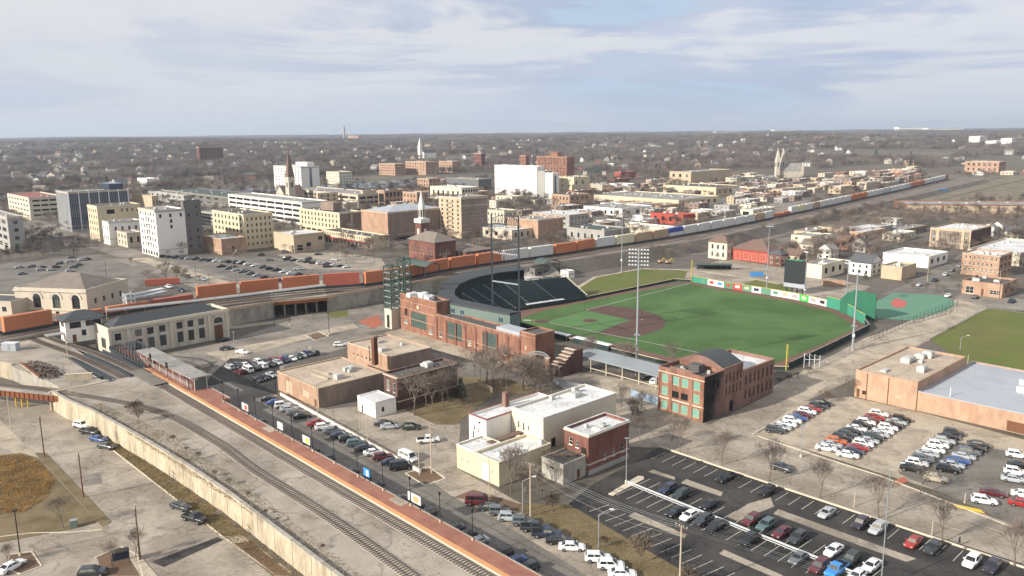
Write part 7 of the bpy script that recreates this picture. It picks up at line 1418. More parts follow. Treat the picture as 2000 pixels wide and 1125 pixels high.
# white low wall behind the angled row
# town cars, seen from afar
cl = ['black', 'white', 'silver', 'grey', 'charcoal', 'navy', 'maroon', 'black', 'white', 'charcoal', 'silver', 'grey']
UL = [(37, 521), (44, 534), (61, 520), (82, 521), (80, 526), (115, 514), (110, 521), (101, 526), (140, 502), (136, 510), (160, 507), (170, 505), (152, 517), (137, 529), (143, 521)]
def farcars(pts, heading, where):
    for i, (x, y) in enumerate(pts):
        c, k = rc.choice(cl), rc.choice(['sedan', 'suv', 'suv', 'sedan', 'pickup']); P = G(x, y, .7); P.z = .06; car(k, c, P, heading + rc.choice([0, 180]) + rc.uniform(-3, 3), f'{c} {TYPE[k]}, {ORD[i]} {where}', 'distant parked cars in town', True)
farcars(UL, 43, 'from left behind the old stone station')
farcars([(345, 530), (367, 540), (397, 545), (355, 567), (330, 560)], -47, 'on the street above the red container')
farcars([(318 + 13 * i, 500 + 1.1 * i) for i in range(13)], 43, 'from left below the tall white building'); farcars([(470 + 14 * i, 512 + 3.0 * i) for i in range(10)], 43, 'from left in the downtown car park row'); farcars([(432 + 14 * i, 520 + 3.4 * i) for i in range(12)], 43, 'from left in the nearer downtown car park row'); farcars([(560 + 13 * i, 506 + 1.6 * i) for i in range(10)], 43, 'from left in the car park beside the church square'); farcars([(455, 520), (480, 527), (510, 497), (557, 491), (562, 502), (527, 507), (622, 496), (602, 505), (611, 513), (583, 525), (640, 520), (655, 507)], 10, 'among scattered cars before the beige box')
farcars([(1826, 547), (1860, 528), (1796, 556), (1852, 577), (1905, 580), (1976, 588), (1874, 519), (1848, 536)], 43, 'along the back street on the right'); farcars([(1395 + 9 * i, 409 - 1.6 * i) for i in range(9)], 43, 'in the lot beside the train'); farcars([(1290 + 12 * i, 424 - 1.2 * i) for i in range(7)], 43, 'by the red garage'); farcars([(1560 + 11 * i, 372 - .8 * i) for i in range(8)], 43, 'below the twin spires')
# ================================================================== trees, houses, poles, haze
def grow(seed, h, levels=(4, 3, 3, 3), spread=.6, r0=None, tw=.035, fine=3):
    """bare winter tree: returns (trunk, crown) builders"""
    rd = random.Random(seed); tr, cr = MB(), MB(); r0 = r0 or h * .016
    def branch(p, d, ln, r, lv):
        q = p + d * ln * .5 + Vector((rd.uniform(-1, 1), rd.uniform(-1, 1), 0)) * ln * .05; e = q + (d + Vector((rd.uniform(-.2, .2), rd.uniform(-.2, .2), .1))).normalized() * ln * .5
        m = tr if lv == 0 else cr; n = 6 if lv == 0 else 4 if lv < 2 else 3
        m.tube(p, q, r, r * .8, n, cap=False); m.tube(q, e, r * .8, r * .55, n, cap=False)
        if lv < len(levels):
            k = levels[lv]; a0 = rd.uniform(0, 6.28)
            for i in range(k):
                a = a0 + 6.283 * i / k + rd.uniform(-.5, .5); tilt = spread * rd.uniform(.6, 1.15) * (.85 if lv == 0 else 1)
                o = d.orthogonal().normalized(); o2 = d.cross(o); nd = (d * math.cos(tilt) + (o * math.cos(a) + o2 * math.sin(a)) * math.sin(tilt) + Vector((0, 0, .13))).normalized()
                branch((q.lerp(e, rd.uniform(.35, 1)) if i else e), nd, ln * rd.uniform(.6, .85), r * .55, lv + 1)
        else:
            for i in range(fine):
                nd = (d + Vector((rd.uniform(-.8, .8), rd.uniform(-.8, .8), rd.uniform(-.25, .7)))).normalized(); s = q.lerp(e, rd.random()); o = nd.orthogonal().normalized() * tw; cr.face([s - o, s + o, s + nd * ln * rd.uniform(.5, 1.1)])
    branch(Vector((0, 0, -.2)), Vector((0, 0, 1)), h * .34, r0, 0)
    return tr, cr
TREEV = {}
def tree_data(kind, i):
    k = (kind, i)
    if k not in TREEV:
        if kind == 'street': a, b = grow(100 + i, 8, (5, 4, 4, 3), .5, fine=8, tw=.014)
        elif kind == 'broad': a, b = grow(200 + i, 12, (4, 4, 4, 3), .72, fine=9, tw=.02)
        elif kind == 'bush': a, b = grow(300 + i, 3.0, (7, 5, 4), .85, r0=.06, fine=9, tw=.016)
        else: a, b = grow(400 + i, 12, (5, 4, 3), .66, fine=4, tw=.05)
        z = [v[2] for v in b.v]; TREEV[k] = (a.mesh('trunk', 'bark'), b.mesh('crown', 'shrub' if kind == 'bush' else 'twig'), max(z))
    return TREEV[k]
rt = random.Random(33)
def tree(kind, P, h, label, name='bare_tree', group=None):
    a, b, zz = tree_data(kind, rt.randint(0, 3)); s = h / zz; t = thing(name, label, 'bush' if kind == 'bush' else 'tree', P, rt.uniform(0, 6.28), group); t.scale = (s, s, s); obj('trunk', a, t); obj('crown', b, t); return t
def T_(kind, base, top, label, sw=False, z=0, **k): P = GS(*base) if sw else G(base[0], base[1], z); return tree(kind, P, HT(P, top), label, **k)
ST = [((1410, 908), 828), ((1502, 940), 850), ((1602, 973), 893), ((1716, 1012), 918), ((1841, 1060), 960), ((1980, 1106), 1005)]
for i, (b, tp) in enumerate(ST): T_('street', b, tp, f'{ORD[i]} bare street tree along the kerb above dark car park, from the left', group='street trees along the kerb')
for lb, kd, b, tp in (('bare tree on the lot island among the parked cars', 'street', (1797, 965), 893), ('bare tree in front of the boarded brick building, right', 'street', (1328, 882), 806), ('bare tree in front of the boarded brick building, left', 'street', (1312, 862), 800), ('small bare tree right of the red brick building', 'street', (1250, 858), 806), ('round bare shrub tree at the corner of the orange warehouse', 'broad', (1650, 777), 727), ('low bare bush left of the warehouse shrub tree', 'bush', (1614, 787), 757),
    ('bare tree left of the ballpark gateway', 'broad', (938, 745), 675), ('second bare tree left of the ballpark gateway', 'broad', (965, 757), 683), ('bare tree beside the wooden fence panel', 'broad', (990, 762), 700), ('small bare tree before the gateway arch', 'street', (1062, 772), 722), ('bare tree behind the cream building roof', 'street', (1045, 765), 705), ('small bare tree on the plaza left of the burnt building', 'street', (1212, 800), 742), ('bare tree on the plaza near the blue fence', 'street', (1145, 797), 745), ('bare tree at the edge of the picnic deck', 'street', (1152, 712), 650), ('second bare tree at the edge of the picnic deck', 'street', (1225, 728), 660), ('third bare tree along the picnic deck near the burnt building', 'street', (1312, 725), 662),
    ('large pale bare tree before the ivy covered building', 'broad', (810, 812), 712), ('second bare tree against the ivy covered wall', 'broad', (832, 795), 722), ('third bare tree against the ivy covered wall', 'broad', (866, 775), 705), ('bare tree before the yellow garage door wall', 'street', (998, 962), 862), ('thin bare tree right of the yellow wall corner', 'street', (1026, 985), 900), ('scrubby tree beside the concrete annex', 'street', (1050, 968), 905), ('reddish bare shrub inside the car park fence', 'bush', (1250, 1102), 1040), ('bare shrub along the chain link fence', 'bush', (1080, 1000), 962), ('bare shrub beside the lamp by the verge', 'bush', (1180, 1070), 1042), ('bare bush near the utility poles on the verge', 'bush', (1340, 1150), 1105)):
    T_(kd, b, tp, lb, name='bush' if kd == 'bush' else 'bare_tree')
for lb, kd, b, tp in (('bare tree in the rough grass by the lower street', 'street', (124, 1032), 962), ('bare tree beside the wooden pole on the lower street', 'street', (266, 1088), 1030), ('bare tree on the small island at the bottom left', 'street', (222, 1112), 1040), ('tiny bare tree at the bottom left corner', 'street', (15, 1102), 1058)): T_(kd, b, tp, lb, True)
WB = [(205, 812), (222, 824), (240, 832), (300, 872), (330, 890), (350, 905), (392, 935), (420, 952), (455, 975), (500, 1005), (520, 1020), (600, 1075)]
for i, b in enumerate(WB):
    P = G(b[0], b[1], 4.2); s_, n_ = TSN(P); n_ = max(n_, -17.5 + rt.uniform(0, 2)); P = T(s_, n_, ztr(s_)); tree('bush', P, rt.uniform(1.1, 1.9) if i not in (1, 2) else 4.2, f'{ORD[i]} brown bush on top of the retaining wall, from the left', 'bush', 'bushes along the retaining wall top')
for i, b in enumerate(((1522, 752), (1540, 746), (1558, 738), (1580, 730), (905, 790), (895, 775))): T_('bush', b, b[1] - 16, f'{ORD[i]} dark thicket bush beside the ballpark lots', name='bush')
# rough growth on the wall top and in the meadow: nobody could count it
def tufts(name, pts, n, hgt, material, label, spread=.5, seed=1):
    rd = random.Random(seed); m = MB(); k = len(pts)
    tri = [(pts[0], pts[i], pts[i + 1]) for i in range(1, k - 1)]; ar = [((b - a).cross(c - a)).length for a, b, c in tri]
    for _ in range(n):
        a, b, c = rd.choices(tri, ar)[0]; u, v = rd.random(), rd.random()
        if u + v > 1: u, v = 1 - u, 1 - v
        p = a + (b - a) * u + (c - a) * v; hh = hgt * rd.uniform(.4, 1.2)
        for j in range(3): d = Vector((rd.uniform(-1, 1), rd.uniform(-1, 1), 0)) * spread; o = Vector((-d.y, d.x, 0)).normalized() * .04; m.face([p - o, p + o, p + d * hh + Z3(hh)])
    o = m.build(name, material); tag(o, label, 'grass', kind='stuff'); return o
tufts('wall_top_scrub', [T(s_, n_, ztr(s_)) for s_, n_ in ((30, -22.6), (64, -19.2), (104, -17.4), (150, -17.9), (150, -16.4), (104, -13.9), (64, -14.6), (30, -19.5))], 5500, .32, 'dirt_grass', 'dry scrub growing along the top of the retaining wall', seed=2)
tufts('meadow_grass', [GS(*p) for p in ((-100, 900), (45, 888), (78, 905), (108, 935), (95, 970), (50, 1000), (-100, 1015))], 12000, .55, 'dry_grass', 'tall golden dry grass in the corner meadow', .35, seed=3)
tufts('verge_grass', [GS(*p) for p in ((175, 832), (215, 848), (660, 1165), (610, 1165), (440, 1056), (228, 884))], 6000, .4, 'dirt_grass', 'short rough grass below the retaining wall', seed=4)
tufts('verge_grass', [G(*p) for p in ((1010, 988), (1108, 988), (1455, 1185), (1320, 1185), (1135, 1068))], 3500, .28, 'dirt_grass', 'rough grass on the verge beside the dark car park', seed=5)
tufts('track_weeds', [T(s_, n_, ztr(s_)) for s_, n_ in ((30, -15), (60, -12), (110, -9), (170, -8), (170, -4.5), (100, -4.5), (40, -6))], 900, .3, 'dirt_grass', 'sparse weeds on the gravel between the tracks', seed=6)
# grouped town trees
def cluster(label, quad, n, kind='broad', h=(8, 13), group=None, name='bare_tree'):
    Q = [G(*p) for p in quad]
    for i in range(n):
        a, b = rt.random(), rt.random(); P = Q[0].lerp(Q[1], a).lerp(Q[3].lerp(Q[2], a), b); tree(kind, P, rt.uniform(*h), label, name, group or label)
cluster('bare tree in the square left of the red brick church', [(640, 500), (780, 500), (790, 520), (655, 528)], 9); cluster('bare tree beside the orange brick hall by the tracks', [(1060, 472), (1100, 470), (1110, 485), (1070, 488)], 5, h=(6, 9)); cluster('bare tree on the bank between the tracks and cream house', [(1240, 500), (1390, 474), (1395, 492), (1255, 512)], 30, h=(4, 8))
cluster('bare tree in the rail side park', [(1600, 470), (1790, 425), (1830, 440), (1660, 470)], 34, h=(10, 15)); cluster('bare tree around the houses behind the scoreboard', [(1530, 500), (1700, 470), (1730, 500), (1560, 525)], 34, h=(8, 12)); cluster('bare tree behind the brick school', [(1760, 440), (2040, 425), (2040, 450), (1780, 452)], 18, h=(9, 13)); cluster('bare tree on the slope at the far right', [(1955, 560), (2040, 545), (2050, 600), (1970, 580)], 9, h=(5, 8)); cluster('bare street tree along the back street', [(1730, 565), (1870, 570), (1880, 582), (1740, 575)], 6, 'street', (5, 7))
cluster('bare tree by the grey building at the left edge', [(30, 465), (120, 440), (200, 490), (40, 505)], 18, h=(6, 10)); cluster('bare tree between the downtown blocks', [(400, 470), (640, 470), (700, 500), (420, 495)], 16, h=(6, 9)); cluster('bare tree beside the red brick church', [(890, 480), (1060, 478), (1060, 495), (900, 500)], 10, h=(6, 9)); cluster('bare tree in front of the factory yard', [(1170, 395), (1330, 395), (1400, 408), (1200, 420)], 10, h=(7, 10)); cluster('bare tree beside the rail yard right of the train', [(1500, 448), (1640, 420), (1640, 430), (1520, 460)], 12, h=(6, 10)); cluster('bare tree at the foot of the tall white building', [(330, 500), (480, 498), (485, 510), (350, 512)], 8, h=(5, 8)); cluster('bare tree behind the old station hall', [(200, 500), (300, 520), (420, 560), (380, 560)], 8, 'street', (4, 6)); cluster('bare tree along the river front', [(450, 385), (760, 372), (960, 352), (960, 356)], 14, h=(8, 12)); cluster('bare tree in the town blocks on the right', [(1200, 350), (1800, 335), (1800, 352), (1250, 380)], 12, h=(8, 13))
cluster('bare tree on the lot before the brick ballpark front', [(885, 715), (1060, 745), (1085, 775), (930, 765)], 18, h=(8, 12)); cluster('bare tree beside the ivy covered building', [(790, 790), (880, 765), (900, 790), (820, 810)], 9, h=(9, 13)); cluster('bare sapling on the plaza by the burnt building', [(1100, 775), (1270, 800), (1260, 840), (1180, 820)], 7, 'street', (5, 7))
ev = MB(); rd = random.Random(4)
for i in range(420):
    z = rd.random(); r_e = (1 - z) * .24 + .02; a = rd.uniform(0, 6.28); p = Vector((r_e * math.cos(a), r_e * math.sin(a), .1 + z * .9)); d = Vector((math.cos(a), math.sin(a), -.5)) * .09; o = Vector((-math.sin(a), math.cos(a), 0)) * .05; ev.face([p - o, p + o, p + d])
ev_me = ev.mesh('crown', 'evergreen'); ev_tr = MB().tube((0, 0, 0), (0, 0, .8), .02, .008).mesh('trunk', 'bark')
def evergreen(P, h, label, group): t = thing('evergreen_tree', label, 'tree', P, rt.uniform(0, 6), group); t.scale = (h, h, h); obj('trunk', ev_tr, t); obj('crown', ev_me, t)
for i, p in enumerate(((14, 496), (34, 494), (1690, 545), (885, 768), (900, 775))): evergreen(G(*p), rt.uniform(4, 6), 'dark evergreen shrub near a building wall', 'evergreen shrubs')
# ------------------------------------------------------------------ houses on the wooded hill
def far_house(i):
    rd = random.Random(50 + i); L, W_, h, ri = rd.uniform(9, 14), rd.uniform(7, 10), rd.uniform(5, 6.5), rd.uniform(2.2, 3.6); m = MB()
    m.box(-L / 2, L / 2, -W_ / 2, W_ / 2, -2, h, 0); A = [(-L / 2 - .4, -W_ / 2 - .5, h), (L / 2 + .4, -W_ / 2 - .5, h), (L / 2 + .4, W_ / 2 + .5, h), (-L / 2 - .4, W_ / 2 + .5, h)]; p, q = (-L / 2 - .4, 0, h + ri), (L / 2 + .4, 0, h + ri)
    m.face([A[0], A[1], q, p], 1); m.face([A[2], A[3], p, q], 1); m.face([(-L / 2, -W_ / 2, h), (-L / 2, W_ / 2, h), (-L / 2, 0, h + ri)], 0); m.face([(L / 2, W_ / 2, h), (L / 2, -W_ / 2, h), (L / 2, 0, h + ri)], 0)
    for z in (.9, 3.6):
        for k in range(3):
            x = -L / 2 + L * (k + .5) / 3; m.box(x - .55, x + .55, -W_ / 2 - .04, -W_ / 2, z, z + 1.5, 2); m.box(x - .55, x + .55, W_ / 2, W_ / 2 + .04, z, z + 1.5, 2)
        for k in range(2): y = -W_ / 2 + W_ * (k + .5) / 2; m.box(-L / 2 - .04, -L / 2, y - .5, y + .5, z, z + 1.5, 2); m.box(L / 2, L / 2 + .04, y - .5, y + .5, z, z + 1.5, 2)
    m.box(L * .2, L * .2 + .8, -.4, .4, h + ri * .5, h + ri + 1.0, 3); return m
HM = [far_house(i) for i in range(4)]; HC = [('white', 'wall_white', 'roof_slate'), ('pale', 'wall_far', 'roof_shingle'), ('cream', 'wall_cream', 'roof_shingle'), ('grey', 'wall_grey', 'roof_slate'), ('brick', 'wall_brick', 'roof_slate'), ('tan', 'wall_tan', 'roof_brown'), ('pale', 'wall_far', 'roof_slate')]
LIM = [(-300, 385), (0, 382), (250, 372), (430, 362), (520, 350), (640, 348), (760, 341), (960, 338), (1150, 338), (1300, 345), (1420, 338), (1500, 336), (1700, 322), (1800, 330), (1870, 325), (1900, 308), (2000, 318), (2300, 318)]
def wood_limit(x):
    for (a, ya), (b, yb) in zip(LIM[:-1], LIM[1:]):
        if a <= x <= b: return ya + (yb - ya) * (x - a) / (b - a)
    return 340
rh = random.Random(77); houses = []
HDATA = {}
def place_house(i, P):
    nm, wl, rf_ = rh.choice(HC); k = rh.randint(0, 3)
    me = cached(('fh', k, wl, rf_), lambda: HM[k].mesh('house', [wl, rf_, 'glass_dark', 'wall_brick'])); lr = 'left' if PX(P)[0] < 700 else 'middle' if PX(P)[0] < 1350 else 'right'
    sc_ = rh.uniform(1.05, 1.45)
    o = tag(obj('house', me, None, P, R(rh.choice([43, -47, 0, 90]) + rh.uniform(-6, 6))), f'{nm} gabled house in the trees, {lr} part of far hillside', 'house', 'houses on the wooded hillside'); o.scale = (sc_, sc_, sc_)
cand = []; tries = 0
while len(cand) < 480 and tries < 20000:
    tries += 1; y = 950 + 3000 * rh.random() ** 1.15; x = rh.uniform(-.66, .66) * y; P = Vector((x, y, hz(x, y))); u, v = PX(P)
    if not (-20 < u < 2020) or v > wood_limit(u) - 2 or (1680 < u < 1860 and 290 < v < 312): continue
    if any((P.x - q.x) ** 2 + (P.y - q.y) ** 2 < 17 ** 2 for q in cand): continue
    cand.append(P)
cand.sort(key=lambda p: p.y)
for i, P in enumerate(cand[:300]): place_house(i, P)
m = MB(); mi = 0
for P in cand[300:]:
    b = HM[mi % 4]; mi += 1; k = len(m.v); a = R(rh.choice([43, -47, 0])); c, s = math.cos(a), math.sin(a); m.v += [(P.x + x * c - y * s, P.y + x * s + y * c, P.z + z) for x, y, z in b.v]; m.f += [tuple(k + i for i in f) for f in b.f]; m.m += b.m
tag(m.build('far_houses', ['wall_far', 'roof_shingle', 'glass_dark', 'wall_brick']), 'scatter of tiny pale houses in the most distant trees', 'houses', kind='stuff')
# ------------------------------------------------------------------ the far bare woodland, one mass
def simple_tree(m, rd, ox, oy, h, mi=0):
    tw_ = h * .0045; m.tube((ox, oy, -1), (ox, oy, h * .45), h * .014, h * .008, 3, cap=False, mi=mi)
    for i in range(26):
        a, z = rd.uniform(0, 6.28), rd.uniform(.22, .6) * h; rr = h * rd.uniform(.16, .34); p = Vector((ox, oy, z)); e = Vector((ox + rr * math.cos(a), oy + rr * math.sin(a), min(h, z + rr * rd.uniform(.6, 1.5)))); o = (e - p).orthogonal().normalized() * h * .006; m.face([p - o, p + o, e], mi)
        for j in range(7): s = p.lerp(e, rd.uniform(.35, 1)); d = Vector((rd.uniform(-1, 1), rd.uniform(-1, 1), rd.uniform(-.1, 1))) * h * .13; o = d.orthogonal().normalized() * tw_; m.face([s - o, s + o, s + d], mi)
SRC = bpy.data.collections.new('woodland_sources')
def clump(i, n, rad, far):
    rd = random.Random(900 + i); m = MB()
    for k in range(n): a, r_ = rd.uniform(0, 6.28), rad * math.sqrt(rd.random()); simple_tree(m, rd, r_ * math.cos(a), r_ * math.sin(a), rd.uniform(9, 14.5))
    o = bpy.data.objects.new(f'tree_clump', m.mesh('tree_clump', ('twig_grey', 'twig_brown', 'twig_grey', 'twig_dark', 'twig_brown', 'twig_grey')[i])); SRC.objects.link(o)
for i in range(6): clump(i, 8, 13, False)
SRC2 = bpy.data.collections.new('town_tree_sources')
for i_ in range(5):
    a_, b_ = grow(700 + i_, 11, (5, 4, 3), .7, fine=10, tw=.045); k_ = len(a_.v); a_.v += b_.v; a_.f += [tuple(k_ + q for q in f) for f in b_.f]; a_.m += b_.m
    o_ = bpy.data.objects.new('small_tree', a_.mesh('small_tree', ('twig', 'twig_brown', 'twig_grey', 'shrub', 'twig_dark')[i_])); SRC2.objects.link(o_)
def scatter(name, label, V, S_, Rt, src, rd):
    me = bpy.data.meshes.new(name); me.from_pydata(V, [], [])
    a = me.attributes.new('siz', 'FLOAT_VECTOR', 'POINT'); a.data.foreach_set('vector', [q * rd.uniform(.85, 1.15) for s in S_ for q in (s if isinstance(s, tuple) else (s, s, s))]); a = me.attributes.new('rot', 'FLOAT_VECTOR', 'POINT'); a.data.foreach_set('vector', [q for r_ in Rt for q in (0, 0, r_)])
    o = tag(obj(name, me), label, 'woodland', kind='stuff')
    ng = bpy.data.node_groups.new(name, 'GeometryNodeTree'); ng.interface.new_socket('Geometry', in_out='INPUT', socket_type='NodeSocketGeometry'); ng.interface.new_socket('Geometry', in_out='OUTPUT', socket_type='NodeSocketGeometry')
    N = ng.nodes.new; L = ng.links.new; gi, go = N('NodeGroupInput'), N('NodeGroupOutput'); ip = N('GeometryNodeInstanceOnPoints'); ci = N('GeometryNodeCollectionInfo'); ci.inputs['Collection'].default_value = src; ci.inputs['Separate Children'].default_value = True; ci.inputs['Reset Children'].default_value = True
    def attr(nm): q = N('GeometryNodeInputNamedAttribute'); q.data_type = 'FLOAT_VECTOR'; q.inputs['Name'].default_value = nm; return q.outputs['Attribute']
    er = N('FunctionNodeEulerToRotation'); L(attr('rot'), er.inputs[0]); L(gi.outputs[0], ip.inputs['Points']); L(ci.outputs[0], ip.inputs['Instance']); ip.inputs['Pick Instance'].default_value = True; L(er.outputs[0], ip.inputs['Rotation']); L(attr('siz'), ip.inputs['Scale']); L(ip.outputs[0], go.inputs[0])
    md = o.modifiers.new('scatter', 'NODES'); md.node_group = ng
def woodland():
    rd = random.Random(5); V, S_, Rt = [], [], []; grid = {}
    for p in cand: grid.setdefault((int(p.x // 40), int(p.y // 40)), []).append(p)
    def near_house(x, y):
        gx, gy = int(x // 40), int(y // 40)
        for i in (-1, 0, 1):
            for j in (-1, 0, 1, 2):
                for p in grid.get((gx + i, gy + j), ()):
                    # keep the garden in front of each house open
                    if abs(p.x - x - (p.y - y) * p.x / p.y) < 15 and -14 < p.y - y < 75: return True
        return False
    for y0, y1, n, sc in ((900, 1600, 4800, .95), (1600, 2600, 9500, 1.05), (2600, 4200, 12000, 1.3), (4200, 7000, 10000, 1.9), (7000, 13000, 8000, 3.4)):
        c = 0
        while c < n:
            y = math.sqrt(rd.uniform(y0 * y0, y1 * y1)); x = rd.uniform(-.78, .78) * y; z = hz(x, y); u, v = PX((x, y, z)); c += 1
            if v > wood_limit(u) or (1670 < u < 1870 and 292 < v < 311): continue
            if y < 4000 and near_house(x, y): continue
            if math.sin(x / 160 + y / 240) + math.sin(x / 71 - y / 130) > 1.2 and y < 5000: continue
            V.append((x, y, z)); S_.append((sc, sc, .75 + .25 * sc ** .5 if sc < 2 else 1.2)); Rt.append(rd.uniform(0, 6.28))
    scatter('woodland', 'wide grey brown mass of bare winter woodland out to the horizon', V, S_, Rt, SRC, rd)
woodland()
def town_trees():
    rd = random.Random(12); V = []; mp_ = MP[::6]
    def poly_in(q, x, y):
        c = False; j = len(q) - 1
        for i in range(len(q)):
            if (q[i][1] > y) != (q[j][1] > y) and x < (q[j][0] - q[i][0]) * (y - q[i][1]) / (q[j][1] - q[i][1]) + q[i][0]: c = not c
            j = i
        return c
    def blocked(x, y):
        for fx, fy, a, ox, oy, du, dv in FOOT:
            dx, dy = x - fx, y - fy
            if abs(dx) > 130 or abs(dy) > 130: continue
            u, v = dx * math.cos(a) + dy * math.sin(a), -dx * math.sin(a) + dy * math.cos(a)
            if ox - 3 < u < ox + du + 3 and oy - 3 < v < oy + dv + 3: return True
        return any((x - p.x) ** 2 + (y - p.y) ** 2 < 15 ** 2 for p in mp_) or any(poly_in(q, x, y) for q in ROADS) or any(poly_in(q, x, y) for q in RAILZ)
    RAILZ = [nearE + farE[::-1], near2 + far2[::-1], [(-60, 225), (140, 225), (140, 450), (-60, 450)]]
    while len(V) < 4200:
        y = math.sqrt(rd.uniform(400 ** 2, 1250 ** 2)); x = rd.uniform(-.66, .66) * y
        if math.sin(x / 37 + y / 61) + math.sin(x / 23 - y / 41) < -.9 or blocked(x, y): continue
        V.append((x, y, 0))
    return V, rd
V_, rd_ = town_trees()
scatter('town_trees', 'scattered small bare trees and yards between the town blocks', V_, [rd_.uniform(.35, 1.05) for _ in V_], [rd_.uniform(0, 6.28) for _ in V_], SRC2, rd_)
k = 0
for i in range(400):
    y = rh.uniform(1100, 3200); x = rh.uniform(-.64, .64) * y; P = Vector((x, y, hz(x, y))); u, v = PX(P)
    if v > wood_limit(u) or k >= 45: continue
    k += 1; evergreen(P, rt.uniform(11, 17), 'dark evergreen standing out among the bare hillside trees', 'evergreens on the far hillside')
# ------------------------------------------------------------------ poles and wires
def pole(label, base, top, kind, sw=False, z=0.0, lean=0.0, az=0):
    P = GS(*base) if sw else G(base[0], base[1], z); h = HT(P, top)
    nm = {'lamp': 'street_lamp', 'lot': 'lamp_post', 'util': 'utility_pole', 'dark': 'lamp_post', 'pole': 'post'}[kind]; t = thing(nm, label, 'utility pole' if kind == 'util' else 'lamp post' if kind != 'pole' else 'post', P, R(az)); tp = Vector((lean * h, 0, h))
    if kind == 'util':
        MB().tube((0, 0, 0), tp, .17, .11, 8).build('pole', 'pale_pole' if 'pale' in label else 'wood_pole', t)
        for dz in (.3, 1.2): MB().beam(tp + Vector((0, -1.1, -dz)), tp + Vector((0, 1.1, -dz)), .12, .14).build('crossarm', 'wood_pole', t)
        for y in (-1, -.4, .4, 1): MB().tube(tp + Vector((0, y, -.25)), tp + Vector((0, y, .05)), .05, .07).build('insulator', 'frame_white', t)
    elif kind == 'lamp':
        MB().tube((0, 0, 0), (0, 0, h * .86), .12, .08, 8).build('pole', 'steel_grey', t); m = MB(); pp = [Vector((2.2 * math.sin(a) * .9, 0, h * .86 + h * .13 * math.sin(a))) for a in [i * math.pi / 12 for i in range(7)]]
        m.path(pp, .06); m.build('arm', 'steel_grey', t); MB().box(-.1, .65, -.16, .16, -.1, .1).build('lamp_head', 'steel_white', t, pp[-1])
    elif kind == 'pole': MB().tube((0, 0, 0), tp, .1, .08, 8).build('post', 'pale_pole', t); MB().tube((0, 0, 0), (0, 0, .2), .25, .2, 8).build('footing', 'wall_concrete', t)
    else:
        MB().tube((0, 0, 0), (0, 0, .7), .28, .26, 8).build('base', 'curb', t); MB().tube((0, 0, .7), (0, 0, h), .11, .08, 8).build('pole', 'black_metal' if kind == 'dark' else 'steel_grey', t); MB().box(-.45, .45, -.2, .2, h - .15, h).build('lamp_head', 'black_metal' if kind == 'dark' else 'steel_grey', t)
    return P + tp
POLES = [('tall lamp post on the traffic island at the end of the white rail', (1223, 944), 855, 'lot'), ('curved arm street lamp on the kerb above the dark car park', (1731, 1013), 903, 'lamp'), ('lamp post at the bottom of the dark car park', (1720, 1150), 1020, 'lot'), ('lamp post in the left gravel lot', (1564, 893), 830, 'lot'), ('white lamp post on the verge beside the chain link fence', (1169, 1071), 994, 'lamp'), ('street lamp beside the annex stairs', (1021, 1000), 930, 'lamp'),
    ('thin post in the yard before the tan warehouse', (704, 848), 781, 'pole'), ('thin post behind the parked row by the white wall', (718, 866), 823, 'pole'), ('left post in the round planting bed', (819, 928), 862, 'pole'), ('post at the corner of the tan warehouse', (621, 818), 746, 'pole'), ('dark post at the upper corner of the tan warehouse', (539, 776), 714, 'dark'), ('post before the yellow garage door', (956, 970), 893, 'pole'),
    ('lamp post beside the crossing in front of the underpass', (536, 645), 602, 'dark'), ('white lantern post left of the underpass columns', (566, 635), 602, 'dark'), ('tall traffic pole at the plaza junction', (643, 654), 610, 'dark'), ('lamp post beside the brown planting bed', (606, 681), 639, 'lot'), ('lamp post at the left of the station car park', (443, 714), 682, 'lot'), ('lamp post by the driving grey sedan', (458, 682), 648, 'lot'), ('lamp post at the end of the station car park rows', (610, 692), 652, 'lot'),
    ('curved arm street lamp on the downtown street', (457, 556), 489, 'lamp'), ('tall post on the back street beside the practice field', (1811, 549), 484, 'pole'), ('post before the corner brick shop', (1949, 583), 529, 'pole'), ('post on the gravel path by the dark fence', (1864, 612), 584, 'pole'), ('lamp on the near edge of the sports field', (1875, 684), 655, 'lamp'), ('short post before the orange warehouse roof', (1889, 720), 693, 'pole'), ('downtown lamp right of the old station', (410, 570), 536, 'dark'), ('post beside the parked red container', (384, 556), 520, 'dark'), ('left lamp on the downtown car park', (208, 545), 512, 'dark'), ('sign post on the kerb among street trees', (1668, 990), 962, 'pole'), ('second sign post on the kerb among street trees', (1820, 1045), 1017, 'pole'), ('sign post at the lot entrance', (1884, 982), 963, 'pole')]
for lb, b, tp, kd in POLES: pole(lb, b, tp, kd)
for lb, b, tp, kd in (('dark wooden pole beside the pavement of the lower street', (87, 893), 812, 'util'), ('leaning wooden pole with crossarms by the lower street', (163, 972), 884, 'util'), ('wooden pole with crossarm near the small bare tree', (274, 1094), 988, 'util'), ('dark lamp post by the corner island', (40, 1086), 996, 'dark'), ('short pole by the pavement under the girder bridge', (22, 838), 770, 'pole')): pole(lb, b, tp, kd, True, lean=0, az=20)
pole('tall dark post on the gravel yard beside the concrete block', (138, 750), 652, 'pole', z=5)
w1 = pole('pale wooden utility pole on the verge behind the annex', (1036, 1009), 905, 'util', az=45); w2 = pole('pale wooden utility pole at the bottom edge of the car park', (1327, 1158), 1026, 'util', az=45); w0 = pole('pale wooden utility pole in the round planting bed', (843, 925), 826, 'util', az=45)
w3 = Vector((w2.x + 60, w2.y - 42, w2.z + 1.0)); wl_ = Vector((w0.x - 55, w0.y + 55, w0.z))
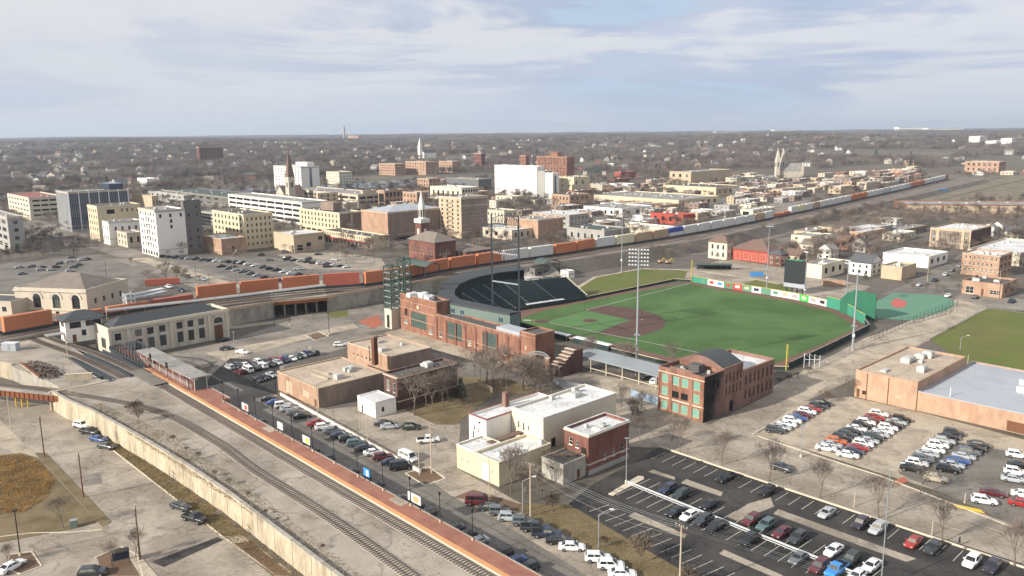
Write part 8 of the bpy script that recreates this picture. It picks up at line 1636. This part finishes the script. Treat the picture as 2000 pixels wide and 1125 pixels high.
def wire(a, b, label, sag=1.2):
    o_ = a.copy(); pts = [a.lerp(b, i / 14) - o_ - Z3(sag * 4 * (i / 14) * (1 - i / 14)) for i in range(15)]; m = MB().path(pts, .013, 3); tag(m.build('power_line', 'steel_grey', None, o_), label, 'power line', 'overhead wires')
for k, off_ in enumerate((-1, -.4, .4, 1)):
    q = Vector((off_ * .7, off_ * .7, 0)); wire(w0 + q, w1 + q, 'overhead wire between the planting bed pole and annex pole'); wire(w1 + q, w2 + q, 'overhead wire above the dark car park verge'); wire(w2 + q, w3 + q, 'overhead wire leaving the bottom of the picture')
wire(w1 - Z3(1.6), w2 - Z3(1.8), 'lowest thick overhead cable above the car park verge', 1.8)
# white parking rail of the dark car park
a, b = G(1226, 941, .9), G(1700, 1131, .9); t = thing('guard_rail', 'long white guard rail on short posts across the dark car park', 'guard rail', on(a, 0)); d = b - a
for zz, w in ((.5, .16), (.9, .2)): MB().beam(Z3(zz), d + Z3(zz), .08, w * .7).build('rail', 'steel_white', t)
MB().beam(Z3(1.1), d + Z3(1.1), .16, .05).build('top_plate', 'steel_white', t)
for i in range(28): MB().box(-.06, .06, -.06, .06, 0, 1.1).build('post', 'steel_grey', t, d * (i / 27))
# low white wall behind the angled row
a, b = G(548, 772), G(822, 925); t = thing('low_wall', 'long low white painted wall behind the angled parked cars', 'wall', a); d = b - a
for i in range(24): MB().beam(d * (i / 24) + Z3(.45), d * ((i + .97) / 24) + Z3(.45), .3, .9).build('panel', 'wall_white', t); MB().beam(d * (i / 24) + Z3(.93), d * ((i + .97) / 24) + Z3(.93), .4, .08).build('coping', 'concrete_pale', t)
# utility boxes
t = thing('utility_box', 'grey green utility cabinet beside the lower street pavement', 'cabinet', GS(145, 1030), .4); MB().box(-.6, .6, -.5, .5, 0, 1.5).build('body', 'wall_green', t); MB().box(-.65, .65, -.55, .55, 1.5, 1.58).build('lid', 'steel_grey', t)
t = thing('bus_shelter', 'small dark bus shelter beside the bottom left island', 'shelter', GS(236, 1100), .5); MB().box(-1.5, 1.5, -.8, .8, 2.3, 2.42).build('roof', 'frame_dark', t)
for x in (-1.4, 1.4):
    for y in (-.7, .7): MB().box(x - .05, x + .05, y - .05, y + .05, 0, 2.3).build('post', 'frame_dark', t)
MB().box(-1.4, 1.4, .66, .7, .3, 2.1).build('glass', 'glass_blue', t)
# pedestrian on the pavement
def person(P, heading, label):
    t = thing('person', label, 'person', P, R(heading)); me = bpy.data.meshes.new('body')
    V = [(0, 0, .95), (0, 0, 1.2), (0, 0, 1.45), (0, 0, 1.56), (0.02, 0, 1.68), (0, .1, .9), (.14, .1, .5), (-.02, .1, .08), (.12, .1, .03), (0, -.1, .9), (-.1, -.1, .5), (-.3, -.1, .12), (-.2, -.1, .03), (0, .2, 1.42), (-.08, .24, 1.15), (.05, .25, .92), (0, -.2, 1.42), (.1, -.24, 1.16), (.22, -.22, .96)]
    E_ = [(0, 1), (1, 2), (2, 3), (3, 4), (0, 5), (5, 6), (6, 7), (7, 8), (0, 9), (9, 10), (10, 11), (11, 12), (2, 13), (13, 14), (14, 15), (2, 16), (16, 17), (17, 18)]; Rr = [.15, .16, .15, .06, .1, .1, .075, .05, .045, .1, .075, .05, .045, .08, .05, .04, .08, .05, .04]
    me.from_pydata(V, E_, []); me.materials.append(MATS['charcoal_cloth']); o = obj('body', me, t); sk = o.modifiers.new('skin', 'SKIN')
    for i, r0 in enumerate(Rr): me.skin_vertices[0].data[i].radius = (r0, r0) if me.skin_vertices else (r0, r0)
    me.skin_vertices[0].data[0].use_root = True; o.modifiers.new('sub', 'SUBSURF').levels = 1
    hd = MB(); hd.tube((.03, 0, 1.62), (.03, 0, 1.8), .085, .06, 8); hd.build('hair', 'frame_dark', t)
mat('charcoal_cloth', '#2b2c30', var=.05)
def add_person():
    P = G(1873, 1066); P.z = .06
    person(P, -47, 'pedestrian in dark clothes walking on the pavement beside kerb wall')
# ------------------------------------------------------------------ air
def haze():
    m = MB().box(-9500, 9500, -600, 15500, -8, 190); o = m.build('haze', []); o.data.materials.clear(); hm = bpy.data.materials.new('haze_air'); hm.use_nodes = True; nt = hm.node_tree; nt.nodes.clear(); out = nt.nodes.new('ShaderNodeOutputMaterial'); pv = nt.nodes.new('ShaderNodeVolumePrincipled')
    pv.inputs['Color'].default_value = (.76, .86, 1, 1); pv.inputs['Density'].default_value = HAZE; pv.inputs['Anisotropy'].default_value = 0.2; nt.links.new(pv.outputs[0], out.inputs['Volume']); o.data.materials.append(hm); o['kind'] = 'stuff'; o['label'] = 'thin pale winter haze over the town'
    o.display_type = 'WIRE'
HAZE = 0.00008
add_person()
haze()

# ------------------------------------------------------------------ tell look-alikes apart by their order in the view
def order_labels():
    by = {}
    for o in scene.objects:
        if o.parent is None and o.get('label') and o.get('kind') is None: by.setdefault(o['label'], []).append(o)
    for lb, os_ in by.items():
        if len(os_) < 2: continue
        os_.sort(key=lambda o: PX(o.location)[0])
        for i, o in enumerate(os_):
            n = i + 1; sfx = 'th' if n % 100 in (11, 12, 13) else {1: 'st', 2: 'nd', 3: 'rd'}.get(n % 10, 'th'); o['label'] = f'{lb}, {n}{sfx} from left'
            if not o.get('group'): o['group'] = lb
order_labels()
